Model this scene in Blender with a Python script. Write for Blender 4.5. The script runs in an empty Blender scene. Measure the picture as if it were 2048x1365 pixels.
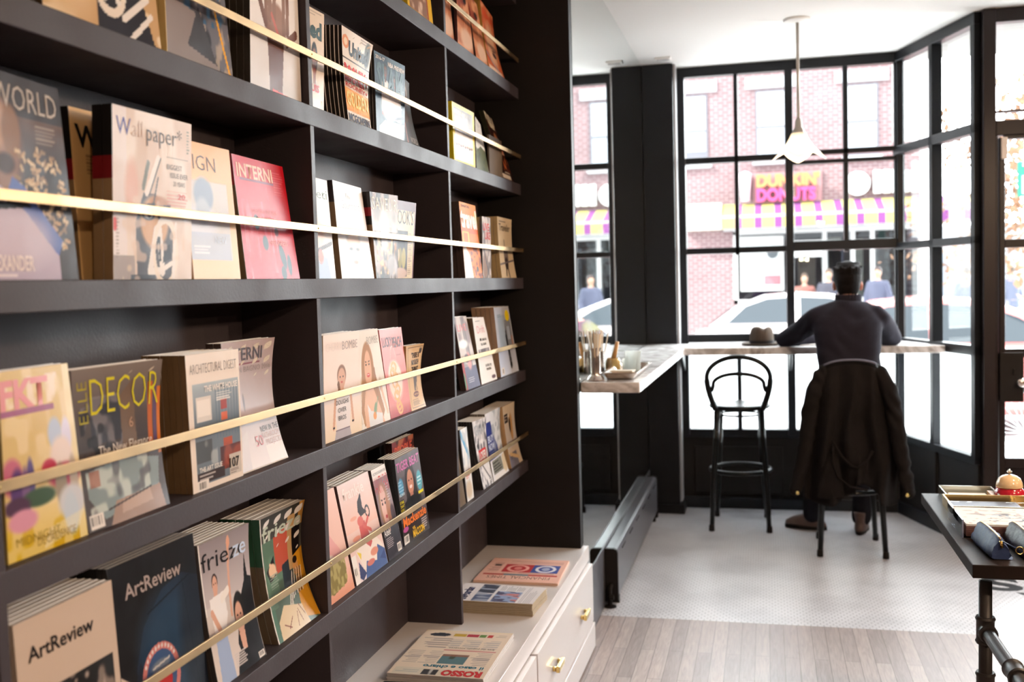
import bpy, bmesh, math, random
import numpy as np
from mathutils import Vector, Matrix, noise as mnoise

random.seed(7)
S = bpy.context.scene
COL = S.collection

# ------------------------------------------------------------------ camera
cam_d = bpy.data.cameras.new('camera')
cam = bpy.data.objects.new('camera', cam_d)
COL.objects.link(cam)
RX = Vector((0.97086577, 0.23810385, -0.02694835))
RY = Vector((-0.01287445, -0.06046709, -0.99808716))
RZ = Vector((-0.23927789, 0.9693556, -0.05563997))
mw = Matrix.Identity(4)
for i in range(3):
    mw[i][0] = RX[i]; mw[i][1] = -RY[i]; mw[i][2] = -RZ[i]; mw[i][3] = (0, 0, 1.55)[i]
cam.matrix_world = mw
cam_d.sensor_width = 36.0
cam_d.lens = 36.0 * 2060.0 / 2048.0
cam_d.clip_start = 0.05; cam_d.clip_end = 300
cam_d.dof.use_dof = True
cam_d.dof.focus_distance = 2.6
cam_d.dof.aperture_fstop = 3.7
S.camera = cam

# ------------------------------------------------------------------ world, sun, exposure
W = bpy.data.worlds.new('world'); S.world = W; W.use_nodes = True
wn = W.node_tree.nodes; wn.clear()
wo = wn.new('ShaderNodeOutputWorld'); wb = wn.new('ShaderNodeBackground')
wb.inputs[0].default_value = (0.93, 0.96, 1.0, 1)
# hazy white sky, with a brighter lobe added beyond the corner to light the shop
wt = wn.new('ShaderNodeTexCoord'); wd = wn.new('ShaderNodeVectorMath'); wd.operation = 'DOT_PRODUCT'
wd.inputs[1].default_value = Vector((0.62, 0.70, 0.36)).normalized()
wr = wn.new('ShaderNodeMapRange'); wr.interpolation_type = 'SMOOTHSTEP'
wr.inputs[1].default_value = 0.45; wr.inputs[2].default_value = 0.98; wr.inputs[3].default_value = 3.5; wr.inputs[4].default_value = 20.0
W.node_tree.links.new(wt.outputs['Generated'], wd.inputs[0]); W.node_tree.links.new(wd.outputs['Value'], wr.inputs[0])
W.node_tree.links.new(wr.outputs[0], wb.inputs[1])
W.node_tree.links.new(wb.outputs[0], wo.inputs[0])
sd = bpy.data.lights.new('sun', 'SUN'); sd.energy = 7.0; sd.angle = math.radians(1.0); sd.color = (1, 0.95, 0.88)
sun = bpy.data.objects.new('sun', sd); COL.objects.link(sun)
sun.rotation_euler = (math.radians(46), 0, math.radians(-62))
sun.location = (-4, -6, 14)
S.view_settings.view_transform = 'Standard'; S.view_settings.look = 'None'
S.view_settings.gamma = 1.0; S.view_settings.use_curve_mapping = False
S.view_settings.exposure = 0.82
try:
    S.cycles.use_denoising = True
    S.cycles.max_bounces = 10; S.cycles.transparent_max_bounces = 16
    S.cycles.glossy_bounces = 6; S.cycles.sample_clamp_indirect = 6.0
    S.cycles.caustics_reflective = False; S.cycles.caustics_refractive = False
except Exception:
    pass

# ------------------------------------------------------------------ helpers
def lin(c):
    return tuple((x / 12.92 if x <= 0.04045 else ((x + 0.055) / 1.055) ** 2.4) for x in c)

ORG = {}
def tag(o, label=None, cat=None, group=None, kind=None):
    if label: o['label'] = label
    if cat: o['category'] = cat
    if group: o['group'] = group
    if kind: o['kind'] = kind
    return o

def thing(name, loc, label=None, cat=None, group=None, kind=None):
    o = bpy.data.objects.new(name, None); COL.objects.link(o)
    o.location = loc; o.empty_display_size = 0.05
    ORG[o.name] = Vector(loc)
    return tag(o, label, cat, group, kind)

class MB:
    def __init__(s): s.v = []; s.f = []
    def add(s, vs, fs):
        n = len(s.v); s.v += [tuple(v) for v in vs]; s.f += [tuple(i + n for i in f) for f in fs]; return s
    def box(s, x0, x1, y0, y1, z0, z1, M=None):
        vs = [(x, y, z) for z in (z0, z1) for y in (y0, y1) for x in (x0, x1)]
        if M is not None: vs = [M @ Vector(v) for v in vs]
        return s.add(vs, [(0, 2, 3, 1), (4, 5, 7, 6), (0, 1, 5, 4), (2, 6, 7, 3), (0, 4, 6, 2), (1, 3, 7, 5)])
    def tube(s, pts, r, seg=10, closed=False, cap=True, flat=None):
        pts = [Vector(p) for p in pts]; n = len(pts)
        rs = r if isinstance(r, (list, tuple)) else [r] * n
        rings = []; up = None
        for i, p in enumerate(pts):
            a = pts[(i - 1) % n] if (closed or i > 0) else p
            b = pts[(i + 1) % n] if (closed or i < n - 1) else p
            t = (b - a).normalized()
            if up is None:
                up = Vector((0, 0, 1)) if abs(t.z) < 0.9 else Vector((0, 1, 0))
                if flat is not None: up = Vector(flat)
            x = t.cross(up).normalized(); up2 = x.cross(t).normalized(); up = up2
            k = 1.0
            rings.append([p + rs[i] * (math.cos(2 * math.pi * j / seg) * x + math.sin(2 * math.pi * j / seg) * up2 * k) for j in range(seg)])
        vs = [v for rg in rings for v in rg]; fs = []
        m = n if closed else n - 1
        for i in range(m):
            a = i * seg; b = ((i + 1) % n) * seg
            for j in range(seg):
                fs.append((a + j, a + (j + 1) % seg, b + (j + 1) % seg, b + j))
        if cap and not closed:
            fs.append(tuple(range(seg))[::-1]); fs.append(tuple(range((n - 1) * seg, n * seg)))
        return s.add(vs, fs)
    def lathe(s, prof, c=(0, 0, 0), seg=32, fn=None, axis='z'):
        vs = []; fs = []; n = len(prof)
        for i, (r, z) in enumerate(prof):
            for j in range(seg):
                a = 2 * math.pi * j / seg
                rr = r * (fn(a, i / (n - 1)) if fn else 1)
                p = Vector((rr * math.cos(a), rr * math.sin(a), z))
                if axis == 'y': p = Vector((p.x, p.z, p.y))
                if axis == 'x': p = Vector((p.z, p.x, p.y))
                vs.append(Vector(c) + p)
        for i in range(n - 1):
            for j in range(seg):
                fs.append((i * seg + j, i * seg + (j + 1) % seg, (i + 1) * seg + (j + 1) % seg, (i + 1) * seg + j))
        if prof[0][0] > 1e-5: fs.append(tuple(range(seg))[::-1])
        if prof[-1][0] > 1e-5: fs.append(tuple(range((n - 1) * seg, n * seg)))
        return s.add(vs, fs)
    def prism(s, poly, a0, a1, axis='y'):
        n = len(poly)
        def P(u, w, a):
            return {'y': (u, a, w), 'x': (a, u, w), 'z': (u, w, a)}[axis]
        vs = [P(u, w, a0) for u, w in poly] + [P(u, w, a1) for u, w in poly]
        fs = [tuple(range(n)), tuple(range(n, 2 * n))[::-1]] + [(i, i + n, (i + 1) % n + n, (i + 1) % n) for i in range(n)]
        return s.add(vs, fs)
    def build(s, name, mat, parent=None, smooth=False, bevel=0, seg=2, label=None, cat=None, group=None, kind=None, fixn=True, base=None, auto=None):
        me = bpy.data.meshes.new(name)
        V = [Vector(v) for v in s.v]
        if parent is not None: org = ORG[parent.name]
        elif base is not None: org = Vector(base)
        else:
            xs = [v.x for v in V]; ys = [v.y for v in V]; zs = [v.z for v in V]
            org = Vector(((min(xs) + max(xs)) / 2, (min(ys) + max(ys)) / 2, min(zs)))
        me.from_pydata([v - org for v in V], [], s.f)
        if fixn:
            bm = bmesh.new(); bm.from_mesh(me)
            bmesh.ops.recalc_face_normals(bm, faces=bm.faces); bm.to_mesh(me); bm.free()
        me.materials.append(mat)
        if smooth:
            me.polygons.foreach_set('use_smooth', [True] * len(me.polygons))
        o = bpy.data.objects.new(name, me); COL.objects.link(o)
        if parent is not None: o.parent = parent; ORG[o.name] = org
        else: o.location = org; ORG[o.name] = org
        if bevel:
            b = o.modifiers.new('bevel', 'BEVEL'); b.width = bevel; b.segments = seg; b.limit_method = 'ANGLE'
            b.angle_limit = math.radians(40)
        if smooth and auto:
            try: me.set_sharp_from_angle(angle=math.radians(auto))
            except Exception: pass
        return tag(o, label, cat, group, kind)

def B(x0, x1, y0, y1, z0, z1): return MB().box(x0, x1, y0, y1, z0, z1)

def copy_tree(o, loc, label=None, group=None):
    c = o.copy(); COL.objects.link(c); c.location = loc
    if label: c['label'] = label
    if group: c['group'] = group
    ORG[c.name] = Vector(loc)
    for ch in list(o.children):
        d = ch.copy(); COL.objects.link(d); d.parent = c
        for g in list(ch.children):
            e = g.copy(); COL.objects.link(e); e.parent = d
    return c

# ------------------------------------------------------------------ materials
MATS = {}
def mat(name, col=(0.5, 0.5, 0.5), rough=0.5, metal=0.0, coat=0.0, nscale=0, namp=0.0, bump=0.0, bscale=60, emis=None, es=0, trans=0, rvar=0.0, stretch=(1, 1, 1), sheen=0, ior=1.45, coatr=0.1):
    m = bpy.data.materials.new(name); m.use_nodes = True; MATS[name] = m
    nt = m.node_tree; N = nt.nodes; L = nt.links
    p = N['Principled BSDF']
    c = (*col, 1)
    p.inputs['Base Color'].default_value = c; p.inputs['Roughness'].default_value = rough
    p.inputs['Metallic'].default_value = metal; p.inputs['Coat Weight'].default_value = coat
    p.inputs['Coat Roughness'].default_value = coatr
    p.inputs['Transmission Weight'].default_value = trans; p.inputs['IOR'].default_value = ior
    p.inputs['Sheen Weight'].default_value = sheen
    if emis: p.inputs['Emission Color'].default_value = (*emis, 1); p.inputs['Emission Strength'].default_value = es
    tc = N.new('ShaderNodeTexCoord'); mp = N.new('ShaderNodeMapping'); mp.inputs['Scale'].default_value = stretch
    L.new(tc.outputs['Object'], mp.inputs[0])
    ns = N.new('ShaderNodeTexNoise'); ns.inputs['Scale'].default_value = nscale or 8; ns.inputs['Detail'].default_value = 5
    L.new(mp.outputs[0], ns.inputs[0])
    if namp:
        mx = N.new('ShaderNodeMix'); mx.data_type = 'RGBA'
        mx.inputs[6].default_value = (*[max(0, x * (1 - namp)) for x in col], 1)
        mx.inputs[7].default_value = (*[min(1, x * (1 + namp)) for x in col], 1)
        L.new(ns.outputs[0], mx.inputs[0]); L.new(mx.outputs[2], p.inputs['Base Color'])
    if rvar:
        mr = N.new('ShaderNodeMapRange'); mr.inputs[1].default_value = 0.3; mr.inputs[2].default_value = 0.7
        mr.inputs[3].default_value = max(0.02, rough - rvar); mr.inputs[4].default_value = min(1, rough + rvar)
        L.new(ns.outputs[0], mr.inputs[0]); L.new(mr.outputs[0], p.inputs['Roughness'])
    if bump:
        n2 = N.new('ShaderNodeTexNoise'); n2.inputs['Scale'].default_value = bscale; n2.inputs['Detail'].default_value = 4
        L.new(mp.outputs[0], n2.inputs[0])
        bp = N.new('ShaderNodeBump'); bp.inputs['Strength'].default_value = bump; bp.inputs['Distance'].default_value = 0.003
        L.new(n2.outputs[0], bp.inputs['Height']); L.new(bp.outputs[0], p.inputs['Normal'])
    return m

M_black = mat('black_shelf_paint', (0.044, 0.034, 0.039), 0.5, nscale=6, namp=0.18, bump=0.12, bscale=160, rvar=0.08)
M_blackwall = mat('black_wall_paint', (0.010, 0.008, 0.008), 0.55, nscale=4, namp=0.2)
M_frame = mat('black_steel_paint', (0.009, 0.010, 0.013), 0.38, nscale=5, namp=0.2)
M_framewarm = mat('dark_brown_steel_paint', (0.018, 0.013, 0.014), 0.4, nscale=5, namp=0.2)
M_mirror = mat('silvered_mirror', (0.72, 0.77, 0.76), 0.015, metal=1.0)
for m_ in (M_blackwall, M_black, M_frame, M_framewarm):
    m_.node_tree.nodes['Principled BSDF'].inputs['Specular IOR Level'].default_value = 0.22
M_brass = mat('brushed_brass', (0.42, 0.285, 0.15), 0.40, metal=1.0, nscale=10, namp=0.35, rvar=0.1, stretch=(4, 1, 4))
M_gold = mat('polished_brass', (0.90, 0.68, 0.26), 0.15, metal=1.0)
M_white = mat('white_lacquer', (0.66, 0.62, 0.62), 0.28, nscale=3, namp=0.02, coat=0.3)
M_gap = mat('drawer_gap_shadow_line', (0.05, 0.045, 0.045), 0.7, nscale=3, namp=0.02)
M_ceil = mat('ceiling_paint', (0.92, 0.92, 0.91), 0.9, nscale=2, namp=0.01)
M_wallp = mat('interior_wall_paint', (0.12, 0.10, 0.10), 0.8, nscale=2, namp=0.03)
M_steel = mat('stainless_steel', (0.78, 0.72, 0.68), 0.18, metal=1.0)
M_heater = mat('dark_grey_heater_enamel', (0.085, 0.085, 0.10), 0.3, nscale=4, namp=0.1)
M_blk = mat('black_bentwood_lacquer', (0.006, 0.007, 0.008), 0.30, coat=0.1, nscale=10, namp=0.2)
M_blk.node_tree.nodes['Principled BSDF'].inputs['Specular IOR Level'].default_value = 0.2
M_paper = mat('white_paper', (0.86, 0.85, 0.83), 0.8, nscale=40, namp=0.03)
M_pages = mat('page_edges', (0.52, 0.43, 0.34), 0.85, nscale=500, namp=0.35, stretch=(6, 0.05, 0.05))
M_pageW = mat('pale_page_edges', (0.62, 0.58, 0.56), 0.85, nscale=500, namp=0.3, stretch=(6, 0.05, 0.05))
M_concrete = mat('sidewalk_concrete', (0.72, 0.72, 0.71), 0.9, nscale=3, namp=0.1)
M_road = mat('asphalt', (0.45, 0.45, 0.46), 0.9, nscale=8, namp=0.15)
M_glasslike = mat('clear_acrylic', (0.95, 0.97, 1.0), 0.03, trans=1.0, ior=1.3)

def print_mat(name, rough, coat, spec=0.5):
    m = bpy.data.materials.new(name); m.use_nodes = True
    N = m.node_tree.nodes; L = m.node_tree.links; p = N['Principled BSDF']
    a = N.new('ShaderNodeAttribute'); a.attribute_name = 'Col'
    g_ = N.new('ShaderNodeVectorMath'); g_.operation = 'MULTIPLY'; g_.inputs[1].default_value = (0.90, 0.86, 0.84)   # ink on warm stock
    L.new(a.outputs['Color'], g_.inputs[0]); L.new(g_.outputs[0], p.inputs['Base Color'])
    p.inputs['Roughness'].default_value = rough; p.inputs['Coat Weight'].default_value = coat
    p.inputs['Coat Roughness'].default_value = 0.12; p.inputs['Specular IOR Level'].default_value = spec
    n2 = N.new('ShaderNodeTexNoise'); n2.inputs['Scale'].default_value = 9; n2.inputs['Detail'].default_value = 2
    tc = N.new('ShaderNodeTexCoord'); L.new(tc.outputs['Object'], n2.inputs[0])
    bp = N.new('ShaderNodeBump'); bp.inputs['Strength'].default_value = 0.25; bp.inputs['Distance'].default_value = 0.01
    L.new(n2.outputs[0], bp.inputs['Height']); L.new(bp.outputs[0], p.inputs['Normal'])
    if coat: L.new(bp.outputs[0], p.inputs['Coat Normal'])
    return m
M_gloss = print_mat('glossy_cover_print', 0.30, 0.02, 0.08)
M_matte = print_mat('uncoated_print', 0.75, 0.0, 0.3)

def glass_mat(name, tint=(1, 1, 1), refl=1.0):
    m = bpy.data.materials.new(name); m.use_nodes = True
    N = m.node_tree.nodes; L = m.node_tree.links; N.clear()
    o = N.new('ShaderNodeOutputMaterial'); t = N.new('ShaderNodeBsdfTransparent'); g = N.new('ShaderNodeBsdfGlossy')
    t.inputs[0].default_value = (*tint, 1); g.inputs[1].default_value = 0.01
    fr = N.new('ShaderNodeFresnel'); fr.inputs[0].default_value = 1.45
    mul = N.new('ShaderNodeMath'); mul.operation = 'MULTIPLY'; mul.inputs[1].default_value = refl
    mx = N.new('ShaderNodeMixShader')
    L.new(fr.outputs[0], mul.inputs[0]); L.new(mul.outputs[0], mx.inputs[0])
    L.new(t.outputs[0], mx.inputs[1]); L.new(g.outputs[0], mx.inputs[2]); L.new(mx.outputs[0], o.inputs[0])
    return m
M_glass = glass_mat('window_glass', (0.97, 0.99, 0.98), 0.15)
M_clear = glass_mat('clear_acrylic_sheet', (0.93, 0.95, 0.98), 1.0)

def film_mat():
    m = bpy.data.materials.new('white_frosted_window_film'); m.use_nodes = True
    N = m.node_tree.nodes; L = m.node_tree.links; N.clear()
    o = N.new('ShaderNodeOutputMaterial'); t = N.new('ShaderNodeBsdfTranslucent'); d = N.new('ShaderNodeBsdfDiffuse')
    t.inputs[0].default_value = (0.93, 0.96, 0.95, 1); d.inputs[0].default_value = (0.8, 0.82, 0.82, 1)
    mx = N.new('ShaderNodeMixShader'); mx.inputs[0].default_value = 0.15
    L.new(t.outputs[0], mx.inputs[1]); L.new(d.outputs[0], mx.inputs[2]); L.new(mx.outputs[0], o.inputs[0])
    return m
M_film = film_mat()

def brick_mat(name, c1, c2, mortar, bw, rh, ms, axes='XZ', rough=0.9, grain=None, off=0.5, bias=0.0):
    m = bpy.data.materials.new(name); m.use_nodes = True
    N = m.node_tree.nodes; L = m.node_tree.links; p = N['Principled BSDF']; p.inputs['Roughness'].default_value = rough
    tc = N.new('ShaderNodeTexCoord'); sp = N.new('ShaderNodeSeparateXYZ'); cb = N.new('ShaderNodeCombineXYZ')
    geo = N.new('ShaderNodeNewGeometry')
    L.new(geo.outputs['Position'], sp.inputs[0])
    L.new(sp.outputs[axes[0]], cb.inputs['X']); L.new(sp.outputs[axes[1]], cb.inputs['Y'])
    b = N.new('ShaderNodeTexBrick'); b.offset = off
    L.new(cb.outputs[0], b.inputs['Vector'])
    b.inputs['Color1'].default_value = (*c1, 1); b.inputs['Color2'].default_value = (*c2, 1); b.inputs['Mortar'].default_value = (*mortar, 1)
    b.inputs['Scale'].default_value = 1.0; b.inputs['Mortar Size'].default_value = ms; b.inputs['Bias'].default_value = bias
    b.inputs['Brick Width'].default_value = bw; b.inputs['Row Height'].default_value = rh
    if grain:
        mp = N.new('ShaderNodeMapping'); mp.inputs['Scale'].default_value = grain[0]
        L.new(geo.outputs['Position'], mp.inputs[0])
        n = N.new('ShaderNodeTexNoise'); n.inputs['Scale'].default_value = grain[1]; n.inputs['Detail'].default_value = 6; n.inputs['Distortion'].default_value = grain[3]
        L.new(mp.outputs[0], n.inputs[0])
        rp = N.new('ShaderNodeMapRange'); rp.inputs[1].default_value = 0.35; rp.inputs[2].default_value = 0.65
        rp.inputs[3].default_value = 1 - grain[2]; rp.inputs[4].default_value = 1 + grain[2] * 0.5
        L.new(n.outputs[0], rp.inputs[0])
        vm = N.new('ShaderNodeVectorMath'); vm.operation = 'SCALE'
        L.new(b.outputs[0], vm.inputs[0]); L.new(rp.outputs[0], vm.inputs['Scale']); L.new(vm.outputs[0], p.inputs['Base Color'])
    else:
        L.new(b.outputs[0], p.inputs['Base Color'])
    return m
M_brick = brick_mat('red_brick', (0.125, 0.066, 0.071), (0.165, 0.092, 0.098), (0.24, 0.19, 0.20), 0.215, 0.075, 0.012, 'XZ', grain=((1, 1, 1), 0.8, 0.10, 0))
M_planks = brick_mat('pale_oak_floorboards', (0.225, 0.17, 0.16), (0.35, 0.275, 0.255), (0.08, 0.06, 0.057), 0.85, 0.0585, 0.0012, 'YX', rough=0.42, grain=((14, 1.1, 1), 5.5, 0.22, 1.6), off=0.37)

def hex_mat():
    m = bpy.data.materials.new('white_hexagon_mosaic'); m.use_nodes = True
    N = m.node_tree.nodes; L = m.node_tree.links; p = N['Principled BSDF']; p.inputs['Roughness'].default_value = 0.35
    g = N.new('ShaderNodeNewGeometry')
    def vm(op, a=None, b=None, av=None, bv=None):
        n = N.new('ShaderNodeVectorMath'); n.operation = op
        if a is not None: L.new(a, n.inputs[0])
        if b is not None: L.new(b, n.inputs[1])
        if av is not None: n.inputs[0].default_value = av
        if bv is not None: n.inputs[1].default_value = bv
        return n
    pitch = 0.0275; R3 = math.sqrt(3)
    base = vm('MULTIPLY', g.outputs['Position'], bv=(1 / pitch, 1 / pitch, 0))
    base = vm('ADD', base.outputs[0], bv=(400, 400, 0))
    def cell(src):
        md = vm('MODULO', src, bv=(1, R3, 1)); return vm('SUBTRACT', md.outputs[0], bv=(0.5, R3 / 2, 0))
    a = cell(base.outputs[0]); b2 = vm('ADD', base.outputs[0], bv=(0.5, R3 / 2, 0)); b = cell(b2.outputs[0])
    la = vm('LENGTH', a.outputs[0]); lb = vm('LENGTH', b.outputs[0])
    lt = N.new('ShaderNodeMath'); lt.operation = 'LESS_THAN'; L.new(lb.outputs['Value'], lt.inputs[0]); L.new(la.outputs['Value'], lt.inputs[1])
    mx = N.new('ShaderNodeMix'); mx.data_type = 'VECTOR'; L.new(lt.outputs[0], mx.inputs[0]); L.new(a.outputs[0], mx.inputs[4]); L.new(b.outputs[0], mx.inputs[5])
    ab = vm('ABSOLUTE', mx.outputs[1]); sp = N.new('ShaderNodeSeparateXYZ'); L.new(ab.outputs[0], sp.inputs[0])
    dt = vm('DOT_PRODUCT', ab.outputs[0], bv=(0.5, R3 / 2, 0))
    mxx = N.new('ShaderNodeMath'); mxx.operation = 'MAXIMUM'; L.new(sp.outputs[0], mxx.inputs[0]); L.new(dt.outputs['Value'], mxx.inputs[1])
    # grout line plus the darker junctions where three tiles meet
    mr = N.new('ShaderNodeMapRange'); mr.inputs[1].default_value = 0.435; mr.inputs[2].default_value = 0.46
    L.new(mxx.outputs[0], mr.inputs[0])
    ln = vm('LENGTH', mx.outputs[1]); m2 = N.new('ShaderNodeMapRange'); m2.inputs[1].default_value = 0.48; m2.inputs[2].default_value = 0.52
    L.new(ln.outputs['Value'], m2.inputs[0])
    tone = N.new('ShaderNodeTexNoise'); tone.inputs['Scale'].default_value = 3.5; tone.inputs['Detail'].default_value = 6
    L.new(g.outputs['Position'], tone.inputs[0])
    tl = N.new('ShaderNodeMix'); tl.data_type = 'RGBA'; tl.inputs[6].default_value = (0.44, 0.43, 0.455, 1); tl.inputs[7].default_value = (0.57, 0.56, 0.585, 1)
    tr = N.new('ShaderNodeMapRange'); tr.inputs[1].default_value = 0.3; tr.inputs[2].default_value = 0.55; L.new(tone.outputs[0], tr.inputs[0]); L.new(tr.outputs[0], tl.inputs[0])
    gl = N.new('ShaderNodeMix'); gl.data_type = 'RGBA'; gl.inputs[7].default_value = (0.26, 0.25, 0.27, 1)
    gf = N.new('ShaderNodeMath'); gf.operation = 'MULTIPLY'; gf.inputs[1].default_value = 0.75
    L.new(mr.outputs[0], gf.inputs[0]); L.new(gf.outputs[0], gl.inputs[0]); L.new(tl.outputs[2], gl.inputs[6])
    g2 = N.new('ShaderNodeMix'); g2.data_type = 'RGBA'; g2.inputs[7].default_value = (0.12, 0.11, 0.13, 1)
    L.new(m2.outputs[0], g2.inputs[0]); L.new(gl.outputs[2], g2.inputs[6]); L.new(g2.outputs[2], p.inputs['Base Color'])
    return m
M_hex = hex_mat()

def marble_mat():
    m = bpy.data.materials.new('grey_veined_marble'); m.use_nodes = True
    N = m.node_tree.nodes; L = m.node_tree.links; p = N['Principled BSDF']; p.inputs['Roughness'].default_value = 0.22
    g = N.new('ShaderNodeNewGeometry'); w = N.new('ShaderNodeTexNoise'); w.inputs['Scale'].default_value = 7; w.inputs['Detail'].default_value = 9; w.inputs['Distortion'].default_value = 2.2
    L.new(g.outputs['Position'], w.inputs[0]); r = N.new('ShaderNodeValToRGB'); L.new(w.outputs[0], r.inputs[0])
    e = r.color_ramp.elements; e[0].position = 0.36; e[0].color = (0.36, 0.33, 0.32, 1); e[1].position = 0.58; e[1].color = (0.74, 0.72, 0.72, 1)
    L.new(r.outputs[0], p.inputs['Base Color']); return m
M_marble = marble_mat()

# ------------------------------------------------------------------ voxel fusing (bodies, clothes)
def capsule(p0, r0, p1, r1, seg=14, flat=(1, 1, 1)):
    p0 = Vector(p0); p1 = Vector(p1); t = (p1 - p0)
    if t.length < 1e-5: t = Vector((0, 0, 1e-4))
    t.normalize(); up = Vector((0, 0, 1)) if abs(t.z) < 0.9 else Vector((1, 0, 0))
    x = t.cross(up).normalized(); y = x.cross(t)
    rings = []
    for k in range(5):
        a = -math.pi / 2 + (math.pi / 2) * k / 4
        rings.append((p0 + t * r0 * math.sin(a), max(1e-3 * r0, r0 * math.cos(a))))
    for k in range(5):
        a = (math.pi / 2) * k / 4
        rings.append((p1 + t * r1 * math.sin(a), max(1e-3 * r1, r1 * math.cos(a))))
    vs = []; fs = []
    for c, r in rings:
        for j in range(seg):
            an = 2 * math.pi * j / seg; d = r * (math.cos(an) * x + math.sin(an) * y)
            vs.append(c + Vector((d.x * flat[0], d.y * flat[1], d.z * flat[2])))
    n = len(rings)
    for i in range(n - 1):
        for j in range(seg):
            fs.append((i * seg + j, i * seg + (j + 1) % seg, (i + 1) * seg + (j + 1) % seg, (i + 1) * seg + j))
    fs.append(tuple(range(seg))[::-1]); fs.append(tuple(range((n - 1) * seg, n * seg)))
    return vs, fs

class Blob(MB):
    def cap(s, p0, r0, p1, r1, flat=(1, 1, 1)): v, f = capsule(p0, r0, p1, r1, flat=flat); return s.add(v, f)
    def chain(s, pts, rs, flat=(1, 1, 1)):
        for i in range(len(pts) - 1): s.cap(pts[i], rs[i], pts[i + 1], rs[i + 1], flat)
        return s
    def ell(s, c, r, seg=20, n=12, rot=None):
        vs = []; fs = []
        for i in range(n + 1):
            a = -math.pi / 2 + math.pi * i / n
            for j in range(seg):
                b = 2 * math.pi * j / seg
                v = Vector((r[0] * max(0.002, math.cos(a)) * math.cos(b), r[1] * max(0.002, math.cos(a)) * math.sin(b), r[2] * math.sin(a)))
                if rot is not None: v = rot @ v
                vs.append(Vector(c) + v)
        for i in range(n):
            for j in range(seg):
                fs.append((i * seg + j, i * seg + (j + 1) % seg, (i + 1) * seg + (j + 1) % seg, (i + 1) * seg + j))
        fs.append(tuple(range(seg))[::-1]); fs.append(tuple(range(n * seg, (n + 1) * seg)))
        return s.add(vs, fs)
    def loft(s, rings, seg=24, pw=2.4):
        # rings: (cx, cy, z, rx, ry)
        vs = []; fs = []
        for cx, cy, z, rx, ry in rings:
            for j in range(seg):
                a = 2 * math.pi * j / seg; c = math.cos(a); q = math.sin(a)
                vs.append((cx + rx * math.copysign(abs(c) ** (2 / pw), c), cy + ry * math.copysign(abs(q) ** (2 / pw), q), z))
        n = len(rings)
        for i in range(n - 1):
            for j in range(seg):
                fs.append((i * seg + j, i * seg + (j + 1) % seg, (i + 1) * seg + (j + 1) % seg, (i + 1) * seg + j))
        fs.append(tuple(range(seg))[::-1]); fs.append(tuple(range((n - 1) * seg, n * seg)))
        return s.add(vs, fs)
    def fuse(s, name, mat_, parent=None, voxel=0.01, smooth=6, disp=None, **kw):
        o = s.build(name, mat_, parent, smooth=True, **kw)
        r = o.modifiers.new('r', 'REMESH'); r.mode = 'VOXEL'; r.voxel_size = voxel; r.use_smooth_shade = True
        if smooth:
            q = o.modifiers.new('s', 'SMOOTH'); q.factor = 0.6; q.iterations = smooth
        dg = bpy.context.evaluated_depsgraph_get()
        me = bpy.data.meshes.new_from_object(o.evaluated_get(dg))
        o.modifiers.clear(); old = o.data; o.data = me; bpy.data.meshes.remove(old)
        if disp:
            for v in me.vertices: v.co = v.co + Vector(disp(v.co + ORG[o.name], v.normal))
        me.polygons.foreach_set('use_smooth', [True] * len(me.polygons))
        if not me.materials: me.materials.append(mat_)
        return o

# ================================================================== THE ROOM
ZC = 2.95; XM = -0.765; YW = 7.05; YD = 6.10; YS = 4.66
XR = 4.6; YB = -3.0
CA = Vector((0.849, YW, 0)); CB = Vector((1.160, YD + 0.0, 0))   # ends of the angled bay wall
def st(o): return tag(o, kind='structure')
st(B(-1.6, XR, YB, YS, -0.06, 0.0).build('floor', M_planks, base=(0, 0, -0.06)))
fl = st(MB().prism([(-1.6, YS), (XR, YS), (XR, YD + 0.10), (1.20, YD + 0.10), (0.86, YW + 0.1), (-1.6, YW + 0.1)], -0.06, 0.0, 'z').build('floor', M_hex, base=(0, 0, -0.06)))
M_ink = mat('black_mosaic_tile', (0.02, 0.02, 0.022), 0.4, nscale=60, namp=0.4)
M_ink.node_tree.nodes['Principled BSDF'].inputs['Specular IOR Level'].default_value = 0.1
M_seam = mat('ceiling_seam_shadow_gap', (0.45, 0.45, 0.45), 0.9, nscale=4, namp=0.02)
st(MB().prism([(-1.6, YB), (XR, YB), (XR, YD + 0.06), (1.18, YD + 0.06), (0.87, YW + 0.06), (-1.6, YW + 0.06)], ZC, ZC + 0.1, 'z').build('ceiling', M_ceil, base=(0, 0, ZC)))
st(B(-1.30, -1.20, YB, 4.26, 0, ZC).build('wall_left', M_blackwall))
st(B(-1.30, XM - 0.012, 4.262, YW + 0.05, 0, ZC).build('wall_left', M_blackwall))
st(B(XR, XR + 0.1, YB, YD, 0, ZC).build('wall_right', M_wallp))
st(B(-1.6, XR, YB - 0.1, YB, 0, ZC).build('wall_rear', M_wallp))
mi = B(XM - 0.011, XM, 4.272, YW - 0.004, 0.285, ZC - 0.002).build('mirror_panel', M_mirror, label='tall frameless mirror panel lining the side wall beyond the bookcase, above the counter end', cat='mirror')
st(B(XM - 0.011, XM + 0.004, 4.27, YW - 0.24, 0.0, 0.283).build('baseboard_left', M_heater, bevel=0.002))
for i, (y0, y1) in enumerate(((6.35, 6.70),)):
    v = thing('ceiling_vent', (-0.62, y0, ZC - 0.012), 'thin pale slot vent in the ceiling by the black corner pillar', 'vent')
    B(-0.66, -0.56, 6.62, 6.70, ZC - 0.010, ZC - 0.001).build('frame', M_ceil, v)
    B(-0.65, -0.57, 6.64, 6.68, ZC - 0.014, ZC - 0.010).build('slot', M_seam, v)

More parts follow.
